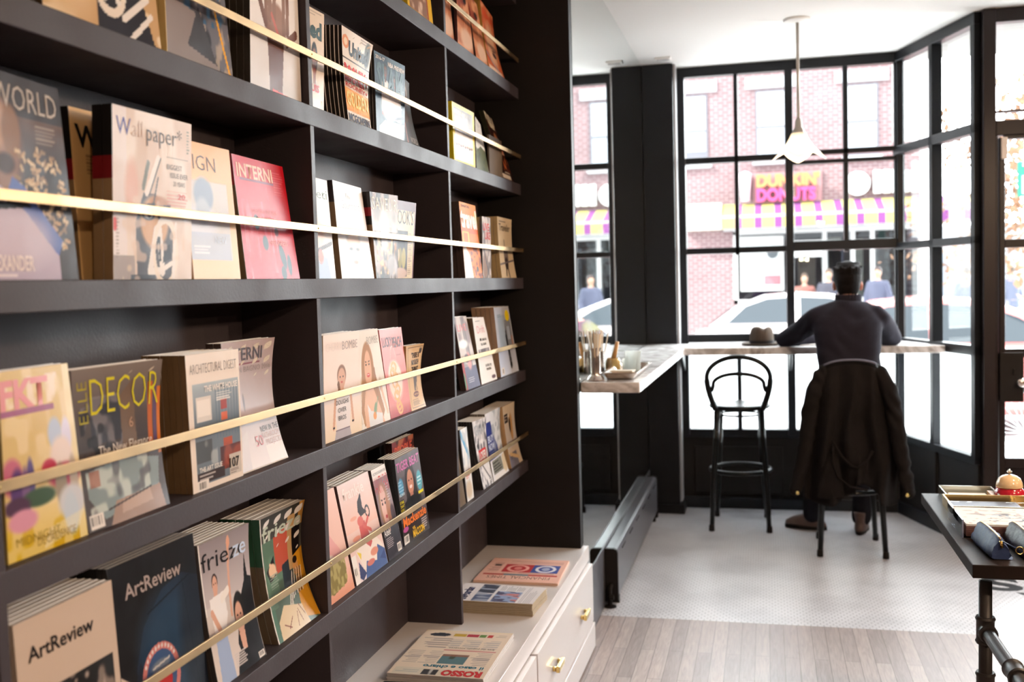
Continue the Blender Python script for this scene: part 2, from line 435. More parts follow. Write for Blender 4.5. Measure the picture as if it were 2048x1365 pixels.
# corner pillar
pl = thing('corner_pillar', (-0.66, 6.86, 0), kind='structure'); pl.name = 'trim_1'; ORG['trim_1'] = Vector((-0.66, 6.86, 0))
B(XM + 0.001, -0.565, 6.82, YW - 0.001, 0.001, ZC - 0.003).build('shaft', M_frame, pl, bevel=0.004)
B(XM + 0.001, -0.535, 6.79, YW - 0.06, 0.001, 0.06).build('plinth', M_frame, pl, bevel=0.004)
B(-0.564, -0.552, 6.86, 6.98, 0.07, ZC - 0.003).build('sunlit_side_strip', mat('sunlit_side_grey', (0.42, 0.41, 0.42), 0.4, nscale=4, namp=0.05), pl, label='pale grey strip')  # pale strip paints sunlight on the pillar's right side

# ---- window_1: the big steel window at the end of the room
def rail(x0, x1, z0, z1, yc=YW, d=0.05): return B(x0, x1, yc - d, yc + 0.02, z0, z1)
w1 = thing('window_1', (0.15, YW, 0), kind='structure')
x0, x1 = -0.56, 0.849
rail(x0, x1, 2.885, 2.948).build('head_rail', M_frame, w1, bevel=0.004)
rail(x0, -0.505, 0.50, 2.885, d=0.07).build('jamb', M_frame, w1, bevel=0.004)
rail(0.822, 0.862, 0.50, 2.885, d=0.07).build('corner_post', M_frame, w1, bevel=0.004)
rail(0.137, 0.187, 0.50, 2.885, d=0.075).build('centre_post', M_frame, w1, bevel=0.004)
for a, b in ((-0.187, -0.160), (0.500, 0.530)):
    rail(a, b, 1.70, 2.885).build('mullion', M_frame, w1, bevel=0.003)
rail(-0.187, -0.160, 0.53, 1.06).build('mullion', M_frame, w1, bevel=0.003)
for z in (2.312, 1.712):
    rail(-0.505, 0.137, z, z + 0.040).build('transom', M_frame, w1, bevel=0.003)
rail(0.187, 0.822, 2.330, 2.362, d=0.05).build('transom', M_frame, w1, bevel=0.003)
rail(0.187, 0.822, 2.272, 2.296, d=0.06).build('sash_top_rail', M_frame, w1, bevel=0.003)
rail(0.187, 0.822, 1.712, 1.775, d=0.06).build('sash_bottom_rail', M_frame, w1, bevel=0.003)
rail(x0, x1, 1.055, 1.175, d=0.05).build('sill_rail', M_frame, w1, bevel=0.003)
rail(x0, x1, 0.48, 0.535).build('lower_rail', M_frame, w1, bevel=0.003)
B(x0, x1, YW - 0.03, YW + 0.03, 0.0, 0.48).build('lower_panel', M_blackwall, w1)
for a, b in ((-0.50, 0.12), (0.20, 0.81)):
    B(a + 0.02, b - 0.02, YW - 0.045, YW - 0.03, 0.10, 0.42).build('raised_panel', M_blackwall, w1, bevel=0.006)
B(x0, x1, YW - 0.055, YW - 0.02, 0.0, 0.075).build('kick_rail', M_frame, w1, bevel=0.003)
for (a, b) in ((-0.505, -0.187), (-0.160, 0.137), (0.187, 0.500), (0.530, 0.822)):
    for (c, d) in ((2.352, 2.885), (1.752, 2.312)):
        B(a, b, YW - 0.004, YW + 0.001, c if (c < 2 or a < 0.15) else 2.362, d).build('pane', M_glass, w1)
for a, b in ((-0.505, 0.137), (0.187, 0.822)):
    B(a, b, YW - 0.004, YW + 0.001, 1.175, 1.712).build('pane', M_glass, w1)
for a, b in ((-0.505, -0.187), (-0.160, 0.137), (0.187, 0.822)):
    B(a, b, YW - 0.004, YW + 0.001, 0.535, 1.055).build('frosted_pane', M_film, w1, label='white frosted pane')

# ---- window_2: the angled side of the bay
w2 = thing('window_2', (CA.x, CA.y, 0), kind='structure')
dv = (CB - CA); LN = dv.length; dv.normalize(); nv = Vector((-dv.y, dv.x, 0)) * -1   # towards the room
def AM():
    m = Matrix.Identity(4)
    for i in range(3): m[i][0] = dv[i]; m[i][1] = -nv[i]; m[i][2] = (0, 0, 1)[i]; m[i][3] = CA[i]
    return m
A = AM()
def ab(s0, s1, z0, z1, d=0.05, o=0.015): return MB().box(s0, s1, -d, o, z0, z1, A)
if (A @ Vector((0.5, -1, 0)) - Vector((0, 5, 0))).length > (A @ Vector((0.5, 1, 0)) - Vector((0, 5, 0))).length:
    nv = -nv; A = AM()
mid = 0.50
ab(0.0, LN, 2.885, 2.948).build('head_rail', M_frame, w2, bevel=0.004)
ab(0.010, 0.035, 0.50, 2.885).build('jamb', M_frame, w2, bevel=0.003)
ab(mid - 0.022, mid + 0.022, 0.50, 2.885).build('mullion', M_frame, w2, bevel=0.003)
ab(LN - 0.045, LN, 0.50, 2.885).build('jamb', M_frame, w2, bevel=0.003)
for z, h in ((2.300, 0.055), (1.700, 0.045), (1.085, 0.055), (0.480, 0.045)):
    ab(0.0, LN, z, z + h).build('transom', M_frame, w2, bevel=0.003)
ab(0.0, LN, 0.0, 0.48, d=0.03).build('lower_panel', M_blackwall, w2)
ab(mid - 0.04, mid + 0.04, 0.0, 0.48, d=0.045).build('panel_stile', M_blackwall, w2, bevel=0.004)
ab(0.0, LN, 0.0, 0.08, d=0.05).build('kick_rail', M_frame, w2, bevel=0.003)
for a, b in ((0.035, mid - 0.022), (mid + 0.022, LN - 0.045)):
    for c, d in ((2.355, 2.885), (1.745, 2.300), (1.140, 1.700)):
        ab(a, b, c, d, 0.004, 0.001).build('pane', M_glass, w2)
    ab(a, b, 0.525, 1.085, 0.004, 0.001).build('frosted_pane', M_film, w2, label='white frosted pane')

# ---- door_1 and the glazing beside it
d1 = thing('door_1', (1.3, YD, 0), kind='structure')
M_fw = M_framewarm
def db(x0, x1, z0, z1, d=0.05, o=0.02): return B(x0, x1, YD - d, YD + o, z0, z1)
db(1.150, 1.215, 0.0, 2.948, d=0.06).build('door_post', M_fw, d1, bevel=0.005)
db(1.215, 2.30, 2.875, 2.948).build('head_rail', M_fw, d1, bevel=0.004)
db(1.215, 2.30, 2.275, 2.355).build('door_head', M_fw, d1, bevel=0.004)
db(1.215, 1.228, 0.0, 2.275, d=0.035).build('door_stop', M_fw, d1, bevel=0.003)
db(1.232, 1.262, 0.02, 2.265, d=0.045).build('door_stile', M_fw, d1, bevel=0.004)
db(2.06, 2.12, 0.0, 2.275, d=0.05).build('door_post', M_fw, d1, bevel=0.004)
for z, h in ((1.672, 0.045), (1.078, 0.045), (0.47, 0.055), (2.255, 0.02)):
    db(1.262, 2.30, z, z + h, d=0.04).build('door_rail', M_fw, d1, bevel=0.003)
db(1.262, 2.30, 0.02, 0.47, d=0.02).build('kick_panel', M_fw, d1)
for x in (2.255,):
    db(x, x + 0.045, 0.0, 2.875).build('mullion', M_fw, d1, bevel=0.003)
db(1.215, 1.70, 2.40, 2.41, d=0.03).build('mullion_trim', M_fw, d1)
for c, d in ((2.355, 2.875), (1.717, 2.255), (1.123, 1.672), (0.525, 1.078)):
    db(1.262, 2.30, c, d, 0.004, 0.001).build('pane', M_glass, d1)
db(1.232, 1.352, 0.835, 1.105, d=0.06).build('lock_case', M_blackwall, d1, bevel=0.004)
lk = MB().lathe([(0.006, 0), (0.006, 0.02), (0.012, 0.03), (0.0225, 0.035), (0.024, 0.045), (0.018, 0.055), (0.001, 0.057)], (0, 0, 0), 20, axis='y')
lk.v = [(x + 1.330, YD - 0.06 - y, z + 0.945) for x, y, z in lk.v]
lk.build('door_knob', M_steel, d1, smooth=True)
tl = B(1.298, 1.306, YD - 0.074, YD - 0.06, 0.985, 1.015).build('thumb_turn', M_blackwall, d1)
db(1.237, 1.268, 2.145, 2.262, d=0.075, o=-0.045).build('door_contact', mat('cream_plastic', (0.62, 0.56, 0.53), 0.5, nscale=5, namp=0.03), d1, bevel=0.004, label='cream plastic contact')

st(B(2.302, XR, YD, YD + 0.1, 0, ZC).build('wall_far', M_wallp))
# exterior soffit over the recessed entrance
M_soffit = mat('weathered_soffit', (0.33, 0.32, 0.31), 0.9, nscale=4, namp=0.25, stretch=(1, 6, 1))
st(MB().prism([(0.90, YW + 0.07), (1.20, YD + 0.07), (XR, YD + 0.07), (XR, YW + 0.12), (0.90, YW + 0.12)], ZC - 0.03, ZC + 0.07, 'z').build('trim_2', M_soffit))

# ================================================================== magazine shelving
SH = [2.356, 1.961, 1.573, 1.187, 0.805]
XF = -0.982
bk = thing('magazine_shelving', (-1.08, 1.4, 0.43), 'black built-in magazine shelving with brass retaining rails along the side wall', 'shelving')
B(-1.200, -1.172, -1.0, 4.235, 0.432, ZC - 0.004).build('back_panel', M_black, bk)
for z in SH + [2.745]:
    B(-1.172, XF, -1.0, 4.205, z - 0.045, z).build('shelf', M_black, bk, bevel=0.0015)
for y in (0.125, 1.135, 2.163, 3.200):
    B(-1.172, -0.9835, y - 0.008, y + 0.012, 0.432, ZC - 0.004).build('divider', M_black, bk, bevel=0.001)
B(-1.172, XM + 0.001, 4.205, 4.258, 0.432, ZC - 0.004).build('end_panel', M_blackwall, bk, bevel=0.0015)
for z in SH + [2.745]:
    r = B(-0.9815, -0.9775, -1.0, 4.204, z + 0.1055, z + 0.1215).build('rail', M_brass, bk, bevel=0.0008, label='brass retaining rail')
    sc = MB()
    for y in (0.127, 1.137, 2.165, 3.202, 4.19):
        sc.lathe([(0.0022, 0), (0.0018, 0.0012), (0.0001, 0.0014)], (-0.9775, y, z + 0.1135), 8, axis='x')
    sc.build('screw', M_gold, r, smooth=True)

# ---- drawer cabinets below
wt = B(-1.198, -0.741, -1.0, 4.262, 0.368, 0.4315).build('cabinet_worktop', M_white, bevel=0.002, label='long white worktop over the drawers carrying stacked newspapers', cat='worktop')
def cabinet(y0, y1, lab):
    c = thing('drawer_cabinet', (-0.95, (y0 + y1) / 2, 0), lab, 'cabinet', )
    B(-1.198, -0.748, y0, y1, 0.0, 0.3675).build('body', M_white, c, bevel=0.001)
    B(-0.7478, -0.7470, y0 + 0.004, y1 - 0.004, 0.012, 0.3665).build('drawer_shadow_gap', M_gap, c)
    for (a, b, x) in ((0.118, 0.3625, -0.722), (0.010, 0.112, -0.716)):
        d = B(-0.7465, x, y0 + 0.006, y1 - 0.006, a, b).build('drawer', M_white, c, bevel=0.0015)
        if a > 0.1:
            for yy in (y0 + 0.27, y1 - 0.27):
                h = MB()
                h.box(x, x + 0.012, yy - 0.045, yy - 0.033, 0.222, 0.238).box(x, x + 0.012, yy + 0.033, yy + 0.045, 0.222, 0.238)
                h.box(x + 0.012, x + 0.026, yy - 0.048, yy + 0.048, 0.219, 0.241)
                h.build('handle', M_gold, d, bevel=0.003, label='polished brass handle')
    return c
cabinet(3.150, 4.240, 'white two-drawer cabinet with brass handles at the far end under the shelving')
cabinet(2.055, 3.145, 'nearer white drawer cabinet below the newspaper stack, next to the far one')
cabinet(0.96, 2.05, 'white drawer cabinet nearest the viewer below the black shelving')

# ---- baseboard heater
ht = thing('baseboard_heater', (-0.72, 5.6, 0), 'long low dark grey baseboard heater standing against the mirror wall', 'heater')
def hp(x0, x1, z0, z1, r=0.018):
    return [(x0, z0), (x1, z0), (x1, z1 - r), (x1 - r * .3, z1 - r * .3), (x1 - r, z1), (x0, z1)]
MB().prism(hp(-0.760, -0.700, 0.045, 0.272), 4.83, 6.66, 'y').build('housing', M_heater, ht, bevel=0.002)
MB().prism(hp(-0.7605, -0.698, 0.02, 0.276), 4.805, 4.83, 'y').build('end_cap', M_blackwall, ht, bevel=0.003)
MB().prism(hp(-0.7605, -0.698, 0.0, 0.276), 6.66, 6.685, 'y').build('end_cap', M_blackwall, ht, bevel=0.003)
dm = MB()
for k in range(6): dm.box(-0.7005, -0.6975, 4.98 + 0.29 * k, 5.10 + 0.29 * k, 0.236, 0.243)
dm.build('damper_slots', M_blackwall, ht)
B(-0.758, -0.702, 4.86, 4.885, 0.0, 0.05).build('foot', M_blackwall, ht); B(-0.758, -0.702, 6.55, 6.58, 0.0, 0.05).build('foot', M_blackwall, ht)
vp = MB().tube([(-0.735, 4.79, 0.0), (-0.735, 4.79, 0.085), (-0.732, 4.80, 0.10), (-0.73, 4.812, 0.10)], 0.011, 10)
vp.tube([(-0.735, 4.775, 0.05), (-0.715, 4.775, 0.05)], 0.013, 10).lathe([(0.03, 0), (0.03, 0.004), (0.012, 0.008)], (-0.735, 4.79, 0.0), 16)
vp.build('supply_valve', M_blackwall, ht, smooth=True, auto=40)

# ---- marble counter
ct = thing('marble_counter', (-0.5, 6.7, 1.08), 'grey veined L-shaped marble counter along the mirror and under the window', 'counter')
ca = CA + dv * 0.02
def xa(y): return CA.x + (CB.x - CA.x) * (CA.y - y) / (CA.y - CB.y)
poly = [(XM + 0.002, 4.275), (-0.512, 4.275), (-0.490, 6.385), (xa(6.385) - 0.056, 6.385), (xa(YW - 0.06) - 0.056, YW - 0.078), (-0.50, YW - 0.078), (-0.50, 6.815), (XM + 0.002, 6.815)]
MB().prism(poly, 1.080, 1.125, 'z').build('slab', M_marble, ct, bevel=0.005)
for y in (6.15,):
    MB().prism([(XM + 0.003, 0.985), (XM + 0.018, 0.985), (-0.66, 1.066), (-0.66, 1.078), (XM + 0.003, 1.078)], y, y + 0.02, 'y').build('bracket', M_frame, ct, bevel=0.003)
for x in (-0.545, 0.145):
    MB().prism([(6.98, 0.93), (6.965, 0.93), (6.72, 1.066), (6.72, 1.078), (6.98, 1.078)], x, x + 0.02, 'x').build('bracket', M_frame, ct, bevel=0.003)

# floor lettering (mosaic inlay)
def text_mesh(s, bold=0.0, res=3):
    cu = bpy.data.curves.new('t', 'FONT'); cu.body = s; cu.offset = bold; cu.resolution_u = res
    o = bpy.data.objects.new('t', cu); COL.objects.link(o)
    dg = bpy.context.evaluated_depsgraph_get()
    me = o.evaluated_get(dg).to_mesh()
    vs = [tuple(v.co[:2]) for v in me.vertices]; fs = [tuple(p.vertices) for p in me.polygons]
    o.evaluated_get(dg).to_mesh_clear()
    bpy.data.objects.remove(o); bpy.data.curves.remove(cu)
    return vs, fs
TC = {}
def tmesh(s, bold=0.0, res=3):
    k = (s, bold, res)
    if k not in TC:
        vs, fs = text_mesh(s, bold, res)
        if vs:
            a = np.array(vs); a[:, 0] -= a[:, 0].min()
            TC[k] = (a, fs, a[:, 0].max(), a[:, 1].max(), a[:, 1].min())
        else: TC[k] = (np.zeros((0, 2)), [], 1, 1, 0)
    return TC[k]
def solid_text(mb, s, M, h, w=None, depth=0.01, bold=0.02):
    a, fs, W_, H_, l_ = tmesh(s, bold)
    sx = h / 0.72 if w is None else w / W_; sy = h / 0.72
    n = len(a)
    vs = [M @ Vector((x * sx, y * sy, 0)) for x, y in a] + [M @ Vector((x * sx, y * sy, depth)) for x, y in a]
    ff = [f for f in fs] + [tuple(i + n for i in f[::-1]) for f in fs]
    from collections import Counter
    ed = Counter()
    for f in fs:
        for i in range(len(f)): ed[(f[i], f[(i + 1) % len(f)])] += 1
    for (i, j), c in list(ed.items()):
        if (j, i) not in ed: ff.append((i, i + n, j + n, j))
    mb.add(vs, ff); return mb
lm = MB()
for ch, cx, cy, an in (('S', 1.125, 5.43, 184), ('R', 1.255, 5.17, 178)):
    M = Matrix.Translation((cx + 0.07, cy + 0.12, 0.0002)) @ Matrix.Rotation(math.radians(an), 4, 'Z')
    solid_text(lm, ch, M, 0.215, 0.17, 0.0015, 0.035)
lt = lm.build('mosaic_lettering', M_ink, fl, label='black mosaic letters')

# ================================================================== pendant lamps
M_opal = bpy.data.materials.new('opal_glass'); M_opal.use_nodes = True
p_ = M_opal.node_tree.nodes['Principled BSDF']; p_.inputs['Base Color'].default_value = (0.86, 0.83, 0.77, 1); p_.inputs['Roughness'].default_value = 0.35
p_.inputs['Emission Color'].default_value = (1, 0.82, 0.6, 1); p_.inputs['Emission Strength'].default_value = 0.10
tr_ = M_opal.node_tree.nodes.new('ShaderNodeBsdfTranslucent'); tr_.inputs[0].default_value = (0.9, 0.86, 0.78, 1)
mx_ = M_opal.node_tree.nodes.new('ShaderNodeMixShader'); mx_.inputs[0].default_value = 0.4
L_ = M_opal.node_tree.links; L_.new(p_.outputs[0], mx_.inputs[1]); L_.new(tr_.outputs[0], mx_.inputs[2])
L_.new(mx_.outputs[0], M_opal.node_tree.nodes['Material Output'].inputs[0])
M_bulb = mat('lit_bulb', (1, 0.9, 0.7), 0.4, emis=(1.0, 0.80, 0.52), es=14)
M_stem = mat('aged_brass_stem', (0.36, 0.31, 0.27), 0.4, metal=0.6, nscale=20, namp=0.1)
def pendant(x, y, zs, label, power, tilt=0):
    t = thing('pendant_lamp', (x, y, ZC), label, 'lamp', None)
    MB().lathe([(0.001, 0), (0.075, 0), (0.072, -0.010), (0.02, -0.018), (0.001, -0.018)][::-1], (x, y, ZC - 0.001), 24).build('ceiling_rose', M_ceil, t, smooth=True, auto=40)
    MB().tube([(x, y, ZC - 0.01), (x, y, zs + 0.19)], 0.0085, 10).build('stem', M_stem, t, smooth=True)
    MB().lathe([(0.010, 0.20), (0.018, 0.185), (0.020, 0.15), (0.030, 0.135), (0.034, 0.105), (0.001, 0.105)][::-1], (x, y, zs), 20).build('socket', M_stem, t, smooth=True, auto=40)
    # folded handkerchief shade: eight flat facets, corners dip and spread
    NS = 64; rings = []
    prof = [(0.034, 0.118, 0), (0.050, 0.085, 0.25), (0.075, 0.045, 0.6), (0.115, 0.000, 1.0)]
    mb = MB()
    vs = []; fs = []
    for (r, z, k) in prof:
        for j in range(NS):
            a = 2 * math.pi * j / NS + 0.35
            c4 = (a * 4 / (2 * math.pi)) % 1.0
            tri = abs(c4 - 0.5) * 2          # 1 at the corners, 0 mid side
            rr = r * (1 + k * (0.32 * tri - 0.06))
            zz = z - 0.052 * k * tri + 0.02 * k
            vs.append((x + rr * math.cos(a), y + rr * math.sin(a), zs + zz))
    n = len(prof)
    for i in range(n - 1):
        for j in range(NS):
            fs.append((i * NS + j, i * NS + (j + 1) % NS, (i + 1) * NS + (j + 1) % NS, (i + 1) * NS + j))
    mb.add(vs, fs); sh = mb.build('shade', M_opal, t)
    q = sh.modifiers.new('t', 'SOLIDIFY'); q.thickness = 0.003
    Blob().ell((x, y, zs + 0.058), (0.022, 0.022, 0.032)).build('bulb', M_bulb, t, smooth=True)
    l = bpy.data.lights.new('pendant_light', 'POINT'); l.energy = power; l.color = (1.0, 0.72, 0.48); l.shadow_soft_size = 0.05
    lo = bpy.data.objects.new('pendant_light', l); COL.objects.link(lo); lo.location = (0, 0, zs - 0.03 - ZC); lo.parent = t
    return t
pendant(0.189, 5.93, 2.215, 'white folded-glass pendant lamp hanging on a long stem before the window', 3)
PW = 16  # unseen pendants added to brighten the shelves and the shop
for (x, y, w) in ((0.75, -0.7, 'behind the camera, closest to the shelving'), (1.85, 1.6, 'near the middle of the shop behind the camera side'), (1.75, 4.55, 'over the shop floor right of the table'), (1.55, 3.0, 'above the right half of the display table'), (3.2, 4.55, 'in the far right of the shop'), (3.2, 2.6, 'nearest the right-hand wall')):
    pendant(x, y, 2.30, 'white glass pendant lamp ' + w, 34 if y < 0 else (50 if y < 3.2 and x < 2 else PW))

# ================================================================== PRINTED COVERS
def smooth_noise(nv, nu, sv, su, seed):
    r = np.random.RandomState(seed); g = r.rand(max(2, int(sv)) + 2, max(2, int(su)) + 2)
    y = np.linspace(0, g.shape[0] - 1.001, nv); x = np.linspace(0, g.shape[1] - 1.001, nu)
    yi = y.astype(int); xi = x.astype(int); fy = (y - yi)[:, None]; fx = (x - xi)[None, :]
    fy = fy * fy * (3 - 2 * fy); fx = fx * fx * (3 - 2 * fx)
    return (g[yi][:, xi] * (1 - fy) * (1 - fx) + g[yi + 1][:, xi] * fy * (1 - fx) + g[yi][:, xi + 1] * (1 - fy) * fx + g[yi + 1][:, xi + 1] * fy * fx)

class Cov:
    """picture printed on a cover, drawn in cover coordinates u (0..1 across) and v (0..1 up)"""
    def __init__(s, nu, nv, bg):
        s.nu, s.nv = nu, nv
        s.U, s.V = np.meshgrid(np.linspace(0, 1, nu), np.linspace(0, 1, nv))
        s.a = nu / nv
        s.img = np.ones((nv, nu, 3)) * np.array(bg); s.texts = []
    def mix(s, m, c, a=1.0):
        m = (np.clip(m, 0, 1) * a)[..., None]; s.img = s.img * (1 - m) + np.array(c) * m; return s
    def rect(s, u0, v0, u1, v1, c, a=1.0): return s.mix(((s.U >= u0) & (s.U <= u1) & (s.V >= v0) & (s.V <= v1)).astype(float), c, a)
    def ell(s, u, v, ru, rv, c, a=1.0, rot=0, soft=0.0):
        du = s.U - u; dv_ = s.V - v; cr, sr = math.cos(rot), math.sin(rot)
        d = np.sqrt(((du * cr + dv_ * sr) / ru) ** 2 + ((-du * sr + dv_ * cr) / rv) ** 2)
        return s.mix(np.clip((1 - d) / soft + 0.5, 0, 1) if soft else (d < 1).astype(float), c, a)
    def ring(s, u, v, ru, rv, w, c, a=1.0):
        d = np.sqrt(((s.U - u) / ru) ** 2 + ((s.V - v) / rv) ** 2); return s.mix((np.abs(d - 1) < w).astype(float), c, a)
    def poly(s, pts, c, a=1.0):
        m = np.zeros_like(s.U, bool); n = len(pts)
        for i in range(n):
            x0, y0 = pts[i]; x1, y1 = pts[(i + 1) % n]
            if y0 == y1: continue
            m ^= ((s.V >= min(y0, y1)) & (s.V < max(y0, y1)) & (s.U < (x1 - x0) * (s.V - y0) / (y1 - y0) + x0))
        return s.mix(m.astype(float), c, a)
    def line(s, u0, v0, u1, v1, w, c, a=1.0):
        du, dv_ = u1 - u0, v1 - v0; L2 = du * du + dv_ * dv_
        t = np.clip(((s.U - u0) * du + (s.V - v0) * dv_) / L2, 0, 1)
        return s.mix((np.hypot(s.U - u0 - t * du, s.V - v0 - t * dv_) < w).astype(float), c, a)
    def grad(s, v0, v1, c0, c1, a=1.0, u0=0, u1=1):
        t = np.clip((s.V - v0) / (v1 - v0), 0, 1)[..., None]; c = np.array(c0) * (1 - t) + np.array(c1) * t
        m = (((s.V >= min(v0, v1)) & (s.V <= max(v0, v1)) & (s.U >= u0) & (s.U <= u1)).astype(float) * a)[..., None]
        s.img = s.img * (1 - m) + c * m; return s
    def noise(s, sv, su, c, thr=0.5, a=1.0, seed=1, box=(0, 0, 1, 1), k=6):
        n = smooth_noise(s.nv, s.nu, sv, su, seed)
        m = np.clip((n - thr) * k, 0, 1) * ((s.U >= box[0]) & (s.U <= box[2]) & (s.V >= box[1]) & (s.V <= box[3]))
        return s.mix(m, c, a)
    def lines(s, u0, v0, u1, v1, n, c, a=0.8, seed=1):
        r = random.Random(seed); h = (v1 - v0) / n
        for i in range(n):
            e = u0 + (u1 - u0) * (0.6 + 0.4 * r.random()); s.rect(u0, v0 + h * i + h * 0.25, e, v0 + h * i + h * 0.7, c, a)
        return s
    def t(s, txt, u, v, h, w=None, c=(0, 0, 0), bold=0.0, rot=0): s.texts.append((txt, u, v, h, w, c, bold, rot)); return s
    def bar(s, u0, v0, u1, v1, seed=3):
        s.rect(u0, v0, u1, v1, (0.9, 0.88, 0.86)); r = random.Random(seed); u = u0 + (u1 - u0) * .12
        while u < u1 - (u1 - u0) * .15:
            w = (u1 - u0) * (0.03 + 0.06 * r.random()); s.rect(u, v0 + (v1 - v0) * .2, u + w, v1 - (v1 - v0) * .12, (0.08, 0.08, 0.08)); u += w * 2.1
        return s
    def person(s, u, v, k, skin=(.86, .66, .55), hair=(.25, .15, .10), top=(.8, .8, .8), long=True, shoulders=True):
        if shoulders:
            s.ell(u, v - 2.45 * k, 1.55 * k, 1.35 * k, top, soft=.1); s.rect(u - .33 * k, v - 1.45 * k, u + .33 * k, v - .7 * k, tuple(x * .9 for x in skin))
        if long: s.ell(u - .05 * k, v - .35 * k, 1.0 * k, 1.45 * k, hair, soft=.15)
        s.ell(u, v + .25 * k, .80 * k, .98 * k, hair, soft=.12)
        s.ell(u, v - .05 * k, .60 * k, .90 * k, skin, soft=.15); s.ell(u + .3 * k, v - .2 * k, .25 * k, .6 * k, tuple(x * .82 for x in skin), .5, soft=.6)
        for sg_ in (-1, 1):
            s.ell(u + sg_ * .25 * k, v + .10 * k, .12 * k, .06 * k, (.10, .07, .06), soft=.4); s.line(u + sg_ * .14 * k, v + .25 * k, u + sg_ * .38 * k, v + .27 * k, .028 * k, hair)
        s.line(u, v + .05 * k, u - .03 * k, v - .25 * k, .025 * k, tuple(x * .75 for x in skin)); s.ell(u, v - .48 * k, .24 * k, .075 * k, (.70, .22, .20), soft=.3)
        return s

def sheet_object(name, cov, mp, m_, parent, off=0.0005):
    """the printed sheet as one mesh: picture grid plus raised lettering, colours in the mesh's colour attribute"""
    nu, nv = cov.nu, cov.nv
    U = cov.U.ravel(); V = cov.V.ravel()
    P = mp(U, V, np.zeros_like(U))
    idx = np.arange(nu * nv).reshape(nv, nu)
    q = np.stack([idx[:-1, :-1], idx[:-1, 1:], idx[1:, 1:], idx[1:, :-1]], -1).reshape(-1, 4)
    faces = q.tolist(); cols = [np.clip(cov.img.reshape(-1, 3), 0, 1)]; base = nu * nv; pts = [P]
    for k, (txt, u, v, h, w, c, bold, rot) in enumerate(cov.texts):
        a, fs, W_, H_, l_ = tmesh(txt, bold, 2)
        if len(a) == 0: continue
        sx = h / 0.72 / cov.phys if w is None else w / W_; sy = h / 0.72
        if rot:
            cx_, sx_ = math.cos(math.radians(rot)), math.sin(math.radians(rot))
            X = a[:, 0] * (h / .72 if w is None else w / W_); Y = a[:, 1] * sy
            uu = u + (X * cx_ - Y * sx_) / (cov.phys); vv = v + (X * sx_ + Y * cx_)
        else: uu = u + a[:, 0] * sx; vv = v + a[:, 1] * sy
        pts.append(mp(uu, vv, np.full(len(a), off * (1 + 0.25 * k)))); cols.append(np.tile(np.array(c, float), (len(a), 1)))
        faces += [tuple(i + base for i in f) for f in fs]; base += len(a)
    PV = np.concatenate(pts); CC = np.concatenate(cols)
    CC = np.where(CC <= 0.04045, CC / 12.92, ((CC + 0.055) / 1.055) ** 2.4)
    me = bpy.data.meshes.new(name); me.from_pydata(PV.tolist(), [], faces)
    ca_ = me.color_attributes.new('Col', 'FLOAT_COLOR', 'POINT')
    ca_.data.foreach_set('color', np.concatenate([CC, np.ones((len(CC), 1))], 1).astype(np.float32).ravel())
    me.polygons.foreach_set('use_smooth', [True] * len(me.polygons)); me.materials.append(m_)
    o = bpy.data.objects.new(name, me); COL.objects.link(o); o.parent = parent
    ORG[o.name] = ORG[parent.name]
    return o

def slab_mesh(mp, t0, t1, nu=5, nv=10, u0=0.0, u1=1.0, v0=0.0, v1=1.0):
    """closed slab that follows the cover's bend, between offsets t0 (front) and t1 (back)"""
    U, V = np.meshgrid(np.linspace(u0, u1, nu), np.linspace(v0, v1, nv)); U = U.ravel(); V = V.ravel()
    A_ = mp(U, V, np.full(len(U), t0)); B_ = mp(U, V, np.full(len(U), t1)); n = len(U); ix = np.arange(n).reshape(nv, nu)
    f = []
    for j in range(nv - 1):
        for i in range(nu - 1):
            a, b, c, d = (int(ix[j, i]), int(ix[j, i + 1]), int(ix[j + 1, i + 1]), int(ix[j + 1, i]))
            f.append((a, b, c, d)); f.append((d + n, c + n, b + n, a + n))
    per = [int(k) for k in list(ix[0, :]) + list(ix[1:, -1]) + list(ix[-1, ::-1][1:]) + list(ix[::-1, 0][1:-1])]
    for k in range(len(per)):
        a, b = per[k], per[(k + 1) % len(per)]; f.append((b, a, a + n, b + n))
    m = MB(); m.v = [tuple(p) for p in np.concatenate([A_, B_]).tolist()]; m.f = f
    return m

def slab_obj(name, m_, parent, mb):
    me = bpy.data.meshes.new(name); me.from_pydata(mb.v, [], mb.f); me.materials.append(m_)
    bm = bmesh.new(); bm.from_mesh(me); bmesh.ops.recalc_face_normals(bm, faces=bm.faces); bm.to_mesh(me); bm.free()
    o = bpy.data.objects.new(name, me); COL.objects.link(o); o.parent = parent; ORG[o.name] = ORG[parent.name]
    return o

SPM = {}
def spine_mat(cols):
    """spine: bands of colour from the foot upwards [(height fraction, colour)...]"""
    k = str(cols)
    if k not in SPM:
        c = cols[0][1]
        SPM[k] = mat('spine_ink_%d' % len(SPM), tuple(min(.8, x * 1.5) for x in lin(c)), 0.5, nscale=40, namp=0.12, coat=0.2)
    return SPM[k]

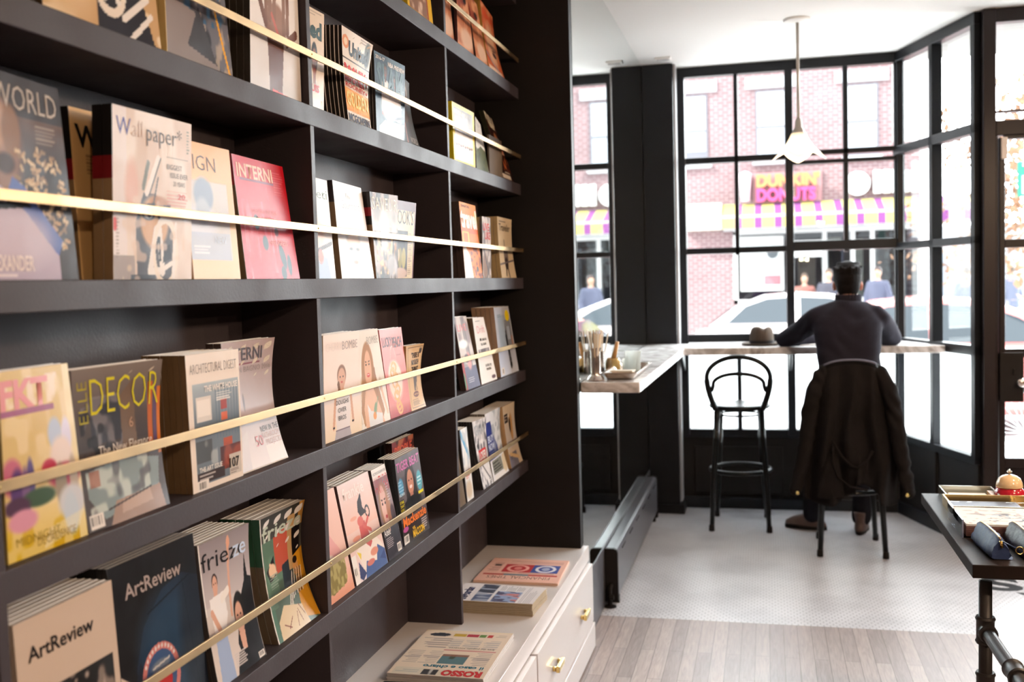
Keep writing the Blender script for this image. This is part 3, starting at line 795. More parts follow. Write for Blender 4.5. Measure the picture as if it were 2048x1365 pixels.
def magazine(z, y0, y1, h, x0t, x1t, t, cov_fn, label, res=(60, 80), curl=0.0, copies=0, spine=(.2, .2, .2), gap=1.08, xb=-1.0, hr=None, dy=0.0, pages=None, short='magazine', clabel=None, group=None, back=(.85, .83, .82), bands=None, base=0.0):
    """one magazine on a shelf: x0t/x1t are where its top corners lean to; further copies stand behind it"""
    hr = h if hr is None else hr
    wd = y1 - y0; loc = (xb, y0, z + 0.0006)
    x0t = min(x0t, -0.986); x1t = min(x1t, -0.986)
    th0 = x0t - xb; th1 = x1t - xb
    z0t = math.sqrt(max(1e-6, h * h - th0 * th0)); z1t = math.sqrt(max(1e-6, hr * hr - th1 * th1))
    def mp(U, V, O):
        xt = th0 * (1 - U) + th1 * U; zt = z0t * (1 - U) + z1t * U
        cl = curl * 4 * V * (1 - V) * (0.35 + 0.65 * U)
        return np.stack([xt * V - cl + O, U * wd + 0 * V, zt * V], -1)
    root = thing('magazine', loc, label, 'magazine', group)
    cov = Cov(int(res[0] * 1.4), int(res[1] * 1.4), (0.8, 0.8, 0.8)); cov.phys = wd / h
    cov_fn(cov)
    sheet_object('front_cover', cov, mp, M_gloss, root)
    pg = pages or M_pages
    slab_obj('page_block', pg, root, slab_mesh(mp, -0.0004, -t + 0.0006, u0=0.006, u1=0.994, v0=0.002, v1=0.997))
    sm = spine_mat([(0, spine)])
    sp = slab_obj('spine', sm, root, slab_mesh(mp, -0.0001, -t, nu=2, u0=-0.004, u1=0.005))
    if bands:
        for (v0, v1, c) in bands:
            slab_obj('spine_band', spine_mat([(0, c)]), sp, slab_mesh(mp, 0.0001, -t - 0.0001, nu=2, nv=4, u0=-0.007, u1=0.0, v0=v0, v1=v1))
    slab_obj('back_cover', spine_mat([(0, back)]), root, slab_mesh(mp, -t + 0.0005, -t, u0=0.0, u1=1.0))
    if copies:
        gl = group or ('copies of the ' + short)
        root['group'] = gl
        cl = clabel or ('further copy stacked behind the front ' + short)
        if len(cl.split()) > 16: cl = ' '.join(cl.split()[:16])
        c1 = thing('magazine', (loc[0] - t * gap, loc[1] + dy, loc[2]), cl, 'magazine', gl)
        lo = Cov(3, 8, back); lo.phys = 1
        sheet_object('front_cover', lo, mp, M_gloss, c1)
        for ch in list(root.children):
            if ch.name.split('.')[0] in ('page_block', 'spine', 'back_cover'):
                d = ch.copy(); COL.objects.link(d); d.parent = c1
                for g in list(ch.children):
                    e = g.copy(); COL.objects.link(e); e.parent = d
        rr = random.Random(int(y0 * 1000))
        for k in range(2, copies + 1):
            copy_tree(c1, (loc[0] - t * gap * k, loc[1] + dy * k + rr.uniform(-.002, .002), loc[2]))
    return root

L0, L1, L3, L4, L5 = 2.356, 1.961, 1.573, 1.187, 0.805
BLK = (.09, .08, .08); WH = (.93, .92, .91); CR = (.93, .87, .76); RD = (.80, .10, .12); YL = (.93, .80, .12)

# ---------------- cover pictures
def c_sports_tan(c):
    c.img[:] = (.80, .66, .48); c.noise(6, 5, (.62, .47, .32), seed=3, a=.7).noise(14, 9, (.93, .86, .74), seed=8, thr=.62)
    c.poly([(.42, 0), (.95, 0), (.80, .42), (.62, .62), (.46, .5)], (.14, .13, .17)); c.poly([(.55, .60), (.78, .95), (.98, .75), (.70, .50)], (.80, .58, .22))
    c.ring(.55, .30, .13, .17, .16, (.93, .90, .86)); c.line(.50, .2, .56, .42, .02, WH).line(.62, .2, .56, .42, .02, WH); c.line(.66, .12, .90, .30, .02, WH); c.line(.7, .0, .93, .2, .018, WH)
    c.ell(.2, .35, .22, .35, (.86, .74, .58), soft=.5)
def c_cranes(c):
    c.img[:] = (.42, .42, .46); c.noise(9, 7, (.16, .17, .20), seed=4, a=.9).noise(16, 16, (.72, .66, .60), seed=6, thr=.6, a=.8).noise(12, 14, (.22, .40, .55), seed=12, thr=.62, box=(0, .3, 1, .75))
    for a, b, d, e in ((.06, .40, .18, 1.0), (.42, .55, .52, 1.0), (.55, 1.0, .95, .02), (.0, .85, .20, 1.0)): c.line(a, b, d, e, .016, (.93, .68, .14))
    c.poly([(0, 0), (.8, 0), (.45, .35), (0, .4)], (.56, .52, .52)); c.poly([(.3, .12), (.75, .05), (.5, .4)], (.25, .25, .28)); c.rect(.66, .45, .82, .8, (.30, .29, .28)); c.lines(.55, .8, .95, .99, 6, (.88, .84, .76), seed=4)
def c_hand(c):
    c.img[:] = (.95, .95, .96); c.grad(0, .5, (.80, .78, .77), (.95, .95, .96))
    sk = (.42, .27, .22)
    c.poly([(.36, 0), (.60, 0), (.66, .42), (.74, .52), (.30, .52), (.34, .3)], sk); c.ell(.50, .52, .22, .16, (.50, .33, .27), soft=.2)
    for u, v0, v1 in ((.30, .5, .86), (.38, .55, .93), (.47, .55, .90), (.66, .5, .86), (.74, .5, .82)): c.line(u, v0, u + .02, v1, .035, sk)
    c.line(.72, .42, .92, .52, .035, (.46, .30, .25)); c.line(.30, .5, .16, .68, .035, sk); c.line(.42, .58, .55, .45, .02, (.70, .25, .22))
    c.ell(.55, .62, .3, .16, (.93, .86, .80), .35, soft=.6)
    c.t('mon', .62, .96, .07, .2, (.15, .14, .3), .02).t('Tibet', .58, .87, .09, .36, (.80, .18, .22), .02, 0); c.line(.42, .03, .7, .01, .012, (.85, .3, .28))
def c_wired(c):
    c.img[:] = (.90, .84, .76); c.lines(.1, .93, .95, .99, 2, (.5, .45, .4), .5); c.t('ed', .45, .73, .16, .45, (.12, .26, .26), .05); c.person(.62, .50, .15, (.62, .40, .32), (.10, .07, .06), (.86, .85, .83), False)
    c.rect(0, .14, 1, .19, (.90, .84, .78)); c.t('OUIS', .3, .21, .07, .5, RD, .03); c.noise(8, 8, (.80, .35, .2), seed=5, thr=.6, box=(.2, 0, 1, .14))
def c_united(c):
    c.img[:] = (.93, .90, .86); c.rect(0, .68, 1, .695, (.2, .16, .14)); c.rect(0, .60, 1, .61, (.2, .16, .14)); c.ell(.12, .86, .11, .07, (.90, .60, .42)).ell(.12, .86, .06, .04, (.96, .86, .72)); c.lines(.6, .93, .97, .99, 2, (.55, .5, .48), .6)
    c.rect(.0, .0, 1, .12, (.93, .91, .88)); c.rect(0, .13, 1, .38, (.93, .60, .10)); c.rect(.05, .16, .98, .36, (.95, .72, .20), .5); c.grad(.38, .42, (.92, .85, .75), (.93, .9, .86))
    c.t('United', .22, .74, .15, .68, (.10, .10, .11), .05).t('ROONEY+', .04, .46, .17, .92, (.86, .16, .12), .045).t('ROONEY+', .04, .39, .05, .92, (.80, .2, .16), .02).t('GOLDEN', .04, .20, .15, .9, (.98, .86, .45), .03).t('MCGOVERN', .04, .03, .08, .9, (.14, .15, .28), .04)
    c.ell(.86, .84, .10, .14, (.35, .38, .36), soft=.3)
def c_slam(c):
    c.img[:] = (.16, .27, .36); c.noise(5, 4, (.28, .40, .48), seed=2, a=.8)
    c.t('2016-17', .04, .92, .045, .28, WH, .02).t('NBA PREVIEW', .42, .885, .055, .56, WH, .03); c.texts.insert(0, ('SLAM', .06, .55, .34, .86, (.30, .42, .47), .03, 0))
    c.person(.34, .80, .085, (.42, .26, .19), (.06, .05, .05), (.90, .90, .90), False).person(.64, .70, .085, (.46, .28, .20), (.06, .05, .05), (.93, .93, .93), False)
    c.poly([(.2, .62), (.48, .62), (.46, .30), (.2, .3)], (.88, .87, .88)); c.poly([(.48, .52), (.84, .52), (.88, .22), (.44, .26)], (.92, .90, .90)); c.line(.22, .28, .5, .22, .02, (.6, .2, .2)).line(.5, .24, .95, .31, .02, (.12, .12, .26))
    c.poly([(.1, 0), (.95, 0), (.98, .22), (.3, .2), (.1, .1)], (.92, .92, .94)); c.ell(.45, .36, .26, .15, (.97, .97, .98), .9, soft=.5); c.lines(.78, .4, .95, .75, 9, (.75, .80, .82), .7, 4)  # white foot and soft white spot paint glare
def c_bw(c):
    c.img[:] = (.20, .19, .18); c.noise(5, 5, (.34, .32, .31), seed=9, a=.6); c.ell(.45, .86, .35, .12, (.55, .54, .53), .7, soft=.6)
    c.ell(.50, .80, .22, .10, (.80, .78, .76), soft=.3).ell(.50, .72, .17, .13, (.36, .27, .23), soft=.15); c.poly([(.30, .62), (.66, .62), (.74, .05), (.18, .05)], (.22, .17, .15)); c.ell(.42, .5, .12, .16, (.40, .30, .25), .7, soft=.5)
    c.line(.22, .55, .30, .35, .035, (.36, .27, .23)); c.line(.30, .35, .55, .42, .03, (.36, .27, .23)); c.t('WORLD', .42, .05, .09, .5, (.70, .68, .66), .02); c.line(.2, .3, .2, 0, .02, (.75, .45, .40))
def c_natgeo(c):
    c.img[:] = (.93, .82, .06); c.rect(.08, .055, .91, .93, (.88, .87, .85)); c.grad(.5, .93, (.88, .87, .86), (.46, .44, .44), u0=.08, u1=.91); c.noise(8, 5, (.96, .95, .94), seed=3, thr=.45, box=(.08, .1, .7, .9))
    for k in range(8): c.ell(.14 + .10 * k, .315 + .01 * (k % 2), .05, .022, (.35 + .05 * (k % 3), .18, .10))
    c.rect(.08, .325, .91, .345, (.90, .66, .25), .5); c.t('NATIONAL', .2, .85, .05, .6, (.75, .72, .70), .02)
def c_hill(c):
    c.img[:] = (.90, .90, .88); c.poly([(0, 0), (1, 0), (1, .45), (.5, .5), (0, .36)], (.36, .38, .22)); c.noise(14, 8, (.22, .26, .15), seed=2, box=(0, 0, 1, .44), a=.7); c.lines(.2, .85, .8, .93, 2, (.4, .4, .4), .6)
def c_flat_brown(c): c.img[:] = (.40, .33, .25); c.noise(6, 6, (.45, .38, .30), seed=5, a=.5); c.rect(0, .85, 1, 1, (.30, .24, .18))
def c_darkwoman(c):
    c.img[:] = (.14, .09, .09); c.grad(.80, 1, (.82, .79, .70), (.90, .88, .80)); c.lines(.12, .88, .88, .96, 2, (.35, .33, .30), .8, 5)
    c.noise(9, 6, (.24, .12, .10), seed=4); c.ell(.6, .62, .22, .12, (.66, .42, .28), soft=.4).ell(.55, .5, .25, .10, (.48, .24, .16), soft=.5)
    c.noise(12, 8, (.72, .38, .22), seed=7, thr=.55, box=(.35, .18, 1, .55)); c.lines(.3, .42, .95, .52, 3, (.88, .84, .80), .8, 2); c.lines(.4, .08, .95, .16, 2, (.9, .86, .8), .8, 3); c.rect(.1, .04, .8, .10, (.85, .80, .74))
def c_orange(c):
    c.img[:] = (.80, .42, .26); c.noise(5, 5, (.90, .60, .42), seed=5, a=.9).noise(7, 4, (.66, .24, .14), seed=11, thr=.55, a=.8); c.ell(.5, .45, .36, .30, (.92, .74, .60), .9, soft=.5); c.ell(.62, .33, .13, .035, (.25, .18, .20), soft=.5); c.line(.5, .38, .75, .40, .012, (.3, .15, .12))
    c.t('READ', .12, .82, .10, .7, (.86, .28, .16), .03); c.rect(.05, .06, .9, .11, (.93, .80, .70)).rect(.1, .03, .8, .05, (.5, .3, .3)); c.line(.0, .28, .7, .10, .012, (.55, .65, .70))
def c_redbits(c):
    c.img[:] = (.74, .45, .30); c.noise(6, 4, (.88, .62, .46), seed=8, a=.9).noise(6, 4, (.50, .18, .14), seed=3, thr=.6, a=.8); c.ell(.6, .75, .16, .05, (.2, .14, .14), soft=.4).ell(.6, .2, .4, .14, (.92, .8, .7), .8, soft=.4)
def c_yellow_photo(c):
    c.img[:] = (.90, .72, .14); c.rect(.08, .06, .78, .94, (.55, .40, .32)); c.noise(10, 8, (.85, .74, .66), seed=3, thr=.5, box=(.08, .06, .78, .94)); c.rect(.78, 0, .84, 1, (.62, .25, .12))
def c_world(c):
    c.img[:] = (.17, .11, .09); c.grad(.55, .8, (.17, .11, .09), (.36, .25, .19), u0=.3)
    c.ell(.02, .62, .46, .30, (.55, .42, .36), soft=.25); c.ell(.0, .75, .4, .16, (.70, .56, .47), soft=.3).ell(.38, .72, .10, .13, (.52, .38, .26), soft=.3).ell(.05, .6, .14, .03, (.14, .09, .09), soft=.4).ell(.30, .56, .10, .05, (.24, .16, .14), soft=.4)
    r = random.Random(4)
    for k in range(130):
        u = .42 + .52 * r.random(); v = .16 + .48 * r.random(); 
        if v < .16 + .5 * max(0, .62 - u) * 2: continue
        a = r.random() * 3; c.line(u, v, u + .045 * math.cos(a), v + .02 * math.sin(a), .010, r.choice([(.72, .60, .44), (.55, .44, .32), (.82, .73, .58)]))
    c.poly([(0, 0), (.80, 0), (.80, .18), (.52, .36), (0, .52)], (.72, .68, .78)); c.poly([(.36, .50), (.48, .46), (.86, .20), (.80, .12), (.50, .32), (.3, .42)], (.30, .40, .72)); c.ell(.35, .2, .4, .14, (.80, .76, .84), .8, soft=.6); c.poly([(0, .32), (.55, .36), (.5, .39), (0, .36)], (.14, .12, .15))
    c.t('WORLD', .20, .83, .125, .74, (.74, .70, .66), -.005); c.lines(.66, .68, .93, .78, 5, (.62, .56, .50), .8, 3)
    c.t('ALEXANDER', .04, .045, .075, .48, (.95, .92, .93), .02); c.lines(.04, .005, .5, .035, 1, (.95, .92, .93), .8)
def c_w(c):
    c.img[:] = (.86, .72, .50); c.t('W', .06, .78, .13, .36, (.05, .04, .05), .03); c.lines(.2, .62, .6, .74, 6, (.55, .43, .30), .7, 3); c.t('20', .3, .28, .05, .3, (.65, .22, .12), .02); c.lines(.3, .1, .6, .26, 7, (.55, .35, .22), .7, 5); c.ell(.9, .4, .2, .3, (.12, .09, .08), soft=.3)
def c_wallpaper(c):
    c.img[:] = (.90, .86, .83); c.noise(4, 5, (.83, .74, .68), seed=6, a=.7); c.rect(0, 0, .16, 1, (.92, .92, .97), .5); c.ell(.22, .54, .08, .16, (.86, .70, .64), soft=.6)
    c.line(.02, .30, .02, .34, .02, (.82, .25, .2)); c.lines(.03, .12, .07, .36, 12, (.5, .45, .44), .6); c.rect(0, 0, .25, .14, (.58, .54, .53), .8)
    dk = (.16, .16, .20)
    c.poly([(.28, .0), (.72, .0), (.74, .28), (.62, .40), (.52, .52), (.36, .52), (.26, .34)], (.30, .30, .34)); c.ell(.50, .35, .18, .16, (.82, .66, .50), soft=.2); c.ell(.56, .46, .12, .05, (.70, .50, .34), soft=.4)
    c.line(.40, .52, .55, .74, .022, (.93, .91, .90)).line(.44, .52, .58, .74, .007, dk).line(.49, .47, .545, .62, .008, dk).line(.36, .55, .42, .70, .02, (.45, .48, .46))
    for u in (.42, .62): c.ell(u, .395, .085, .038, dk, soft=.2).ell(u, .39, .055, .022, (.88, .84, .80), soft=.2).ell(u + .01, .39, .024, .018, dk, soft=.2); c.line(u - .08, .44, u + .08, .455, .010, dk)
    c.line(.44, .05, .52, .30, .032, WH).line(.60, .05, .56, .30, .032, WH).line(.44, .05, .60, .05, .022, WH).line(.49, .12, .545, .25, .014, dk).line(.57, .12, .56, .25, .012, dk)
    c.ring(.64, .17, .15, .20, .13, (.93, .90, .86)); c.line(.74, .02, .78, .34, .02, WH); c.poly([(.60, .10), (.72, .13), (.70, .22), (.62, .20)], dk); c.line(.60, .06, .72, .10, .016, WH); c.rect(.2, 0, .5, .03, dk)
    c.noise(14, 10, (.88, .80, .74), seed=5, thr=.66, a=.7, box=(.1, 0, .9, .5))
    c.t('W', .04, .84, .105, .17, (.34, .36, .66), .0).t('all', .22, .84, .105, .13, (.80, .72, .68), -.005).t('paper*', .40, .835, .105, .46, (.33, .32, .33), -.005)
    c.t('BIGGEST', .66, .685, .032, .2, (.35, .33, .33), .0).t('ISSUE EVER', .70, .635, .032, .24, (.35, .33, .33), .0).t('20 YEARS', .74, .585, .030, .16, (.35, .33, .33)).lines(.66, .43, .95, .56, 6, (.80, .46, .42), .5, 5); c.t('20', .80, .505, .035, .1, RD); c.rect(.66, .755, .95, .76, (.4, .4, .4), .6); c.lines(.93, .8, .97, .95, 8, (.45, .5, .45), .8)
def c_design(c):
    c.img[:] = (.93, .76, .56); c.grad(0, 1, (.94, .80, .62), (.95, .74, .52)); c.rect(.0, .14, .86, .72, (.80, .82, .86), .85); c.ell(.34, .62, .20, .13, (.60, .68, .80), soft=.25).ell(.25, .42, .34, .12, (.84, .86, .92), soft=.5).ell(.3, .5, .14, .1, (.72, .78, .86), soft=.4)
    c.rect(.0, .14, .84, .34, (.66, .72, .84), .6); c.lines(.06, .18, .5, .25, 3, (.93, .93, .96), .8, 4); c.t('SIGN', .02, .80, .115, .62, (.30, .22, .18), -.01); c.t('NEW', .5, .27, .05, .26, (.80, .86, .95), .03)
def c_interni_red(c):
    c.img[:] = (.78, .08, .16); c.noise(3, 26, (.93, .62, .66), seed=6, thr=.66, a=.55, box=(.02, .05, .6, .65)); c.noise(2, 40, (.95, .80, .82), seed=3, thr=.72, a=.6, box=(.0, .0, .7, .5)); c.grad(0, .22, (.86, .42, .48), (.78, .08, .16), .45)  # pale upright streaks paint window glare on the cover
    c.t('INTERNI', .05, .83, .115, .68, (.95, .80, .70), .02); c.rect(.09, .805, .74, .822, (.55, .30, .42)); c.lines(.74, .72, .97, .93, 10, (.93, .62, .62), .5, 4); c.line(.58, .78, .62, .30, .004, (.85, .3, .36)); c.ell(.66, .40, .04, .035, (.40, .12, .18), soft=.2)
    for v, u in ((.62, .3), (.45, .42), (.2, .70)): c.ell(u, v - .15, .05, .06, (.14, .22, .26), soft=.3)
    c.ell(.72, .19, .05, .11, (.10, .22, .28), rot=.35, soft=.3); c.ell(.83, .12, .04, .09, (.12, .20, .26), soft=.3); c.t('DESIGN INDEX', .25, .55, .035, .48, (.93, .5, .5)); c.t('THE ESSENTIAL', .3, .5, .025, .4, (.93, .5, .5)); c.t('+PROGRESS', .5, .285, .045, .34, (.93, .55, .5), .0)
def c_eti(c):
    c.img[:] = (.93, .92, .91); c.t('eti', .42, .80, .10, .5, (.40, .48, .44), .0); c.ell(.25, .42, .4, .2, (.93, .80, .74), soft=.6); c.line(.3, .28, .95, .36, .022, (.28, .18, .16)); c.poly([(.1, 0), (.8, 0), (.7, .2), (.3, .26)], (.62, .70, .84)); c.ell(.4, .22, .12, .07, (.80, .42, .34), soft=.4)
def c_gourmand(c):
    c.img[:] = (.93, .93, .94); c.ell(.48, .50, .24, .20, (.76, .75, .77), soft=.3).ell(.48, .34, .20, .20, (.88, .80, .76), soft=.4).rect(.2, .30, .8, .335, (.80, .70, .68), .5)
    for sg_ in (-1, 1): c.ell(.48 + sg_ * .1, .31, .06, .018, (.45, .40, .42), soft=.5).ell(.48 + sg_ * .1, .31, .02, .012, (.2, .35, .4), soft=.5)
    c.ell(.48, .17, .07, .02, (.80, .55, .52), soft=.5).poly([(.2, 0), (.8, 0), (.7, .10), (.3, .10)], (.84, .80, .82)); c.t('The', .36, .83, .07, .2, (.72, .74, .78), -.01).t('Gourmand', .2, .73, .09, .62, (.70, .73, .78), -.01)
def c_saveur(c):
    c.img[:] = (.62, .56, .54); c.noise(6, 6, (.22, .16, .12), seed=4, a=.9).noise(12, 10, (.66, .42, .16), seed=7, thr=.52, box=(.1, .05, .95, .5)).noise(16, 12, (.90, .80, .60), seed=8, thr=.62, box=(.1, .05, .9, .5)).noise(9, 9, (.12, .07, .05), seed=10, thr=.6, box=(0, 0, 1, .6))
    c.grad(.55, .9, (.93, .92, .93), (.62, .62, .64), .55); c.ell(.45, .55, .18, .25, (.96, .96, .97), .8, soft=.6); c.ell(.75, .15, .25, .14, (.80, .84, .90), .8, soft=.5)
    c.t('SAVEUR', .04, .80, .155, .92, (.93, .91, .84), -.01); c.ring(.35, .47, .17, .06, .06, WH, .7); c.t('The', .3, .44, .05, .12, WH); c.lines(.55, .6, .8, .64, 1, WH, .8)
def c_cooks(c):
    c.img[:] = (.86, .80, .66); c.rect(0, .88, 1, 1, (.35, .10, .12)); c.rect(.93, 0, 1, 1, (.40, .12, .12)); c.t("OOK'S", .08, .70, .19, .80, (.10, .09, .10), .0); c.rect(.0, .02, .62, .62, (.16, .11, .09))
    c.ell(.22, .26, .11, .14, (.55, .52, .22), soft=.2).ell(.42, .26, .11, .14, (.66, .62, .28), soft=.2).ell(.12, .30, .07, .08, (.78, .70, .55), soft=.3).ell(.25, .07, .38, .07, (.78, .68, .62), soft=.3); c.lines(.66, .04, .88, .60, 22, (.50, .44, .38), .6, 3)
def c_travel(c):
    c.img[:] = (.90, .50, .10); c.grad(.6, 1, (.86, .38, .06), (.93, .58, .16)); c.noise(20, 10, (.55, .24, .06), seed=4, thr=.55, box=(.3, 0, 1, .45)); c.rect(.05, .42, .42, .62, (.93, .80, .30), .8); c.rect(.1, .44, .36, .60, (.70, .30, .10), .6); c.t('travel', .0, .68, .24, .97, (.96, .95, .92), .045); c.t('DIGITAL', .1, .94, .03, .5, (.3, .1, .05), .02)
    c.poly([(0, 0), (.48, 0), (.38, .30), (.16, .42), (.02, .40)], (.95, .94, .93)); c.ell(.75, .12, .06, .04, (.15, .1, .08)); c.rect(.86, .75, 1, .9, (.80, .82, .2))  # white lower-left patch paints a reflection on the cover
def c_livelook(c):
    c.img[:] = (.80, .76, .74); c.noise(9, 6, (.40, .36, .36), seed=4, a=.8); c.t('LIVE', .1, .78, .12, .7, (.80, .20, .20), .03).t('LIKE', .3, .64, .12, .6, (.80, .2, .2), .03); c.ell(.3, .2, .3, .2, (.55, .42, .34), soft=.4); c.line(.1, .5, .7, .1, .03, (.3, .3, .35))
def c_traveler(c):
    c.img[:] = (.85, .78, .66); c.lines(.12, .91, .8, .95, 1, (.3, .25, .22), .7); c.t('Traveler', .08, .78, .12, .78, (.22, .18, .16), .01); c.line(.4, .62, .42, .48, .02, (.30, .26, .25)); c.rect(.32, .28, .62, .46, (.40, .36, .38), .8); c.ell(.46, .24, .12, .10, (.24, .20, .20), soft=.3); c.line(.36, .05, .44, .26, .03, (.2, .17, .18)); c.line(.56, .02, .50, .24, .03, (.2, .17, .18)); c.line(0, .22, 1, .30, .015, (.45, .42, .44))
def c_yellow(c):
    c.img[:] = (.84, .74, .50); c.grad(0, .24, (.80, .66, .02), (.86, .76, .42)); c.grad(.24, .32, (.88, .78, .5), (.88, .80, .72)); c.noise(9, 7, (.93, .86, .70), seed=4, a=.6); c.rect(.9, 0, 1, 1, (.93, .88, .72), .8)
    c.texts.append(('FKT', .0, .80, .15, .66, (.88, .60, .62), .04, 0)); c.rect(.0, .76, .72, .79, (.55, .25, .50), .8); c.noise(8, 14, (.95, .90, .86), seed=14, thr=.5, box=(0, .8, .8, .96), a=.8)
    for u, v, ru, rv, q in ((.70, .62, .10, .09, (.72, .78, .88)), (.86, .60, .07, .10, (.86, .86, .96)), (.76, .48, .16, .12, (.90, .84, .82)), (.58, .44, .10, .05, (.72, .22, .32)), (.10, .44, .13, .10, (.76, .42, .52)), (.16, .36, .09, .12, (.36, .25, .48)), (.33, .40, .05, .12, (.38, .34, .56)), (.26, .34, .05, .14, (.50, .38, .56)), (.78, .38, .22, .07, (.68, .30, .38)), (.42, .30, .22, .05, (.26, .36, .28)), (.14, .28, .16, .05, (.32, .22, .32)), (.72, .33, .08, .12, (.60, .56, .50)), (.9, .36, .06, .12, (.72, .66, .60)), (.84, .22, .18, .10, (.80, .82, .86)), (.2, .2, .18, .06, (.84, .60, .70)), (.82, .16, .10, .12, (.76, .82, .88))): c.ell(u, v, ru, rv, q, soft=.35)
    c.t('MIDNIGHT', .1, .07, .05, .55, (.60, .52, .16), -.01).t('DECADENCE', .35, .04, .05, .5, (.60, .50, .2), -.01); r = random.Random(3)
    for k in range(16): c.line(.45 + .03 * k, .02 + .004 * k, .52 + .03 * k, .11 + .003 * k, .007, (.92, .90, .78), .8)
def c_decor(c):
    c.img[:] = (.27, .23, .22); c.grad(.5, 1, (.24, .20, .19), (.50, .46, .44)); c.rect(.16, .52, .55, .80, (.20, .20, .23)); c.noise(14, 12, (.50, .48, .50), seed=4, thr=.5, a=.8, box=(.06, .38, .55, .82)).noise(12, 14, (.10, .09, .10), seed=8, thr=.55, a=.8, box=(.04, .38, .6, .78))
    c.poly([(.50, .80), (.66, .9), (.70, .35), (.52, .35)], (.44, .36, .30)); c.rect(.84, .42, .90, .86, (.74, .38, .12)).rect(.91, .40, .95, .84, (.34, .25, .40)).rect(.96, .36, 1, .82, (.80, .45, .15))
    c.poly([(.05, .36), (.5, .40), (.95, .34), (.9, .12), (.2, .05), (.05, .2)], (.50, .56, .57)); c.noise(9, 9, (.78, .82, .80), seed=12, thr=.48, a=.8, box=(.05, .10, .8, .42)).noise(10, 9, (.30, .30, .32), seed=16, thr=.6, a=.8, box=(0, .05, .9, .4)); c.rect(.08, .26, .2, .36, (.60, .30, .20), .6)
    c.poly([(.25, 0), (.95, 0), (.92, .16), (.35, .14)], (.62, .52, .47)); c.poly([(.40, .05), (.80, .07), (.78, .15), (.42, .13)], (.72, .62, .56)); c.line(.25, .1, .8, .16, .006, (.2, .15, .14)); c.bar(.02, .015, .18, .10)
    c.t('ELLE', .14, .66, .09, .26, (.70, .66, .18), -.012, 90); c.t('DECOR', .17, .70, .245, .80, (.83, .80, .10), -.015)
    c.t('The New Elegance', .22, .445, .06, .66, (.90, .86, .82), .0); c.lines(.30, .395, .80, .415, 1, (.85, .80, .76), .9); c.t('6', .60, .58, .07, .05, (.75, .60, .5))
def c_ad(c):
    c.img[:] = (.91, .87, .83); c.rect(.09, .04, .97, .78, (.42, .47, .52)); c.grad(.5, .78, (.42, .47, .52), (.66, .72, .76), u0=.09, u1=.97)
    for k in range(8): c.rect(.50 + .06 * k, .35, .52 + .06 * k, .74, (.36, .44, .52), .8)
    c.rect(.14, .50, .42, .68, (.86, .84, .82)).rect(.16, .54, .40, .66, (.93, .91, .89)).rect(.10, .20, .40, .36, (.30, .32, .34)); c.noise(8, 6, (.72, .75, .76), seed=4, box=(.10, .1, .5, .5), a=.7)
    c.rect(.60, .56, .72, .64, (.62, .20, .14)).rect(.60, .48, .72, .54, (.80, .36, .16)).rect(.62, .40, .76, .45, (.42, .66, .74)).rect(.62, .28, .80, .34, (.70, .30, .16)); c.rect(.55, .10, .97, .28, (.30, .14, .13)); c.noise(9, 9, (.62, .30, .22), seed=9, box=(.55, .1, .97, .3), a=.8); c.rect(.72, .04, .97, .20, (.78, .75, .72))
    c.rect(.10, .05, .62, .13, (.22, .17, .17)); c.rect(.12, .02, .28, .065, (.9, .88, .85)); c.bar(.09, .0, .30, .075)
    c.t('ARCHITECTURAL DIGEST', .06, .855, .075, .88, (.52, .49, .47), -.012); c.t('THE WHITE HOUSE', .30, .715, .045, .64, WH, .03); c.lines(.52, .63, .92, .70, 4, WH, .8, 4); c.t('THE ART ISSUE', .13, .135, .035, .44, WH, .02); c.lines(.13, .07, .5, .12, 2, WH, .7, 3); c.t('107', .72, .10, .075, .2, (.12, .1, .1), .02); c.lines(.74, .05, .92, .09, 3, (.3, .25, .25), .7)
def c_interni_grey(c):
    c.img[:] = (.66, .58, .57); c.grad(0, .5, (.78, .70, .66), (.66, .58, .57)); c.rect(.62, .0, 1, .15, (.84, .76, .70), .5); c.t('INTERNI', .02, .85, .10, .74, (.25, .20, .22), .02); c.rect(.02, .815, .72, .83, (.45, .12, .18)); c.t('DESIGN BAGNO 2016', .02, .755, .045, .93, (.50, .44, .44), -.01)
    c.ell(.33, .52, .02, .07, (.42, .36, .38), soft=.3); c.t('NEW IN THE', .58, .26, .045, .40, (.28, .22, .22), .015).t('BATHROOM', .58, .205, .045, .40, (.66, .48, .44), -.01).t('PROJECTS', .64, .15, .045, .34, (.66, .48, .44), -.01).t('50', .42, .16, .085, .16, (.72, .22, .20), -.005); c.poly([(.0, .0), (.16, .26), (.3, .3), (.22, 0)], (.72, .65, .62)); c.rect(0, 0, 1, .012, (.62, .50, .32))
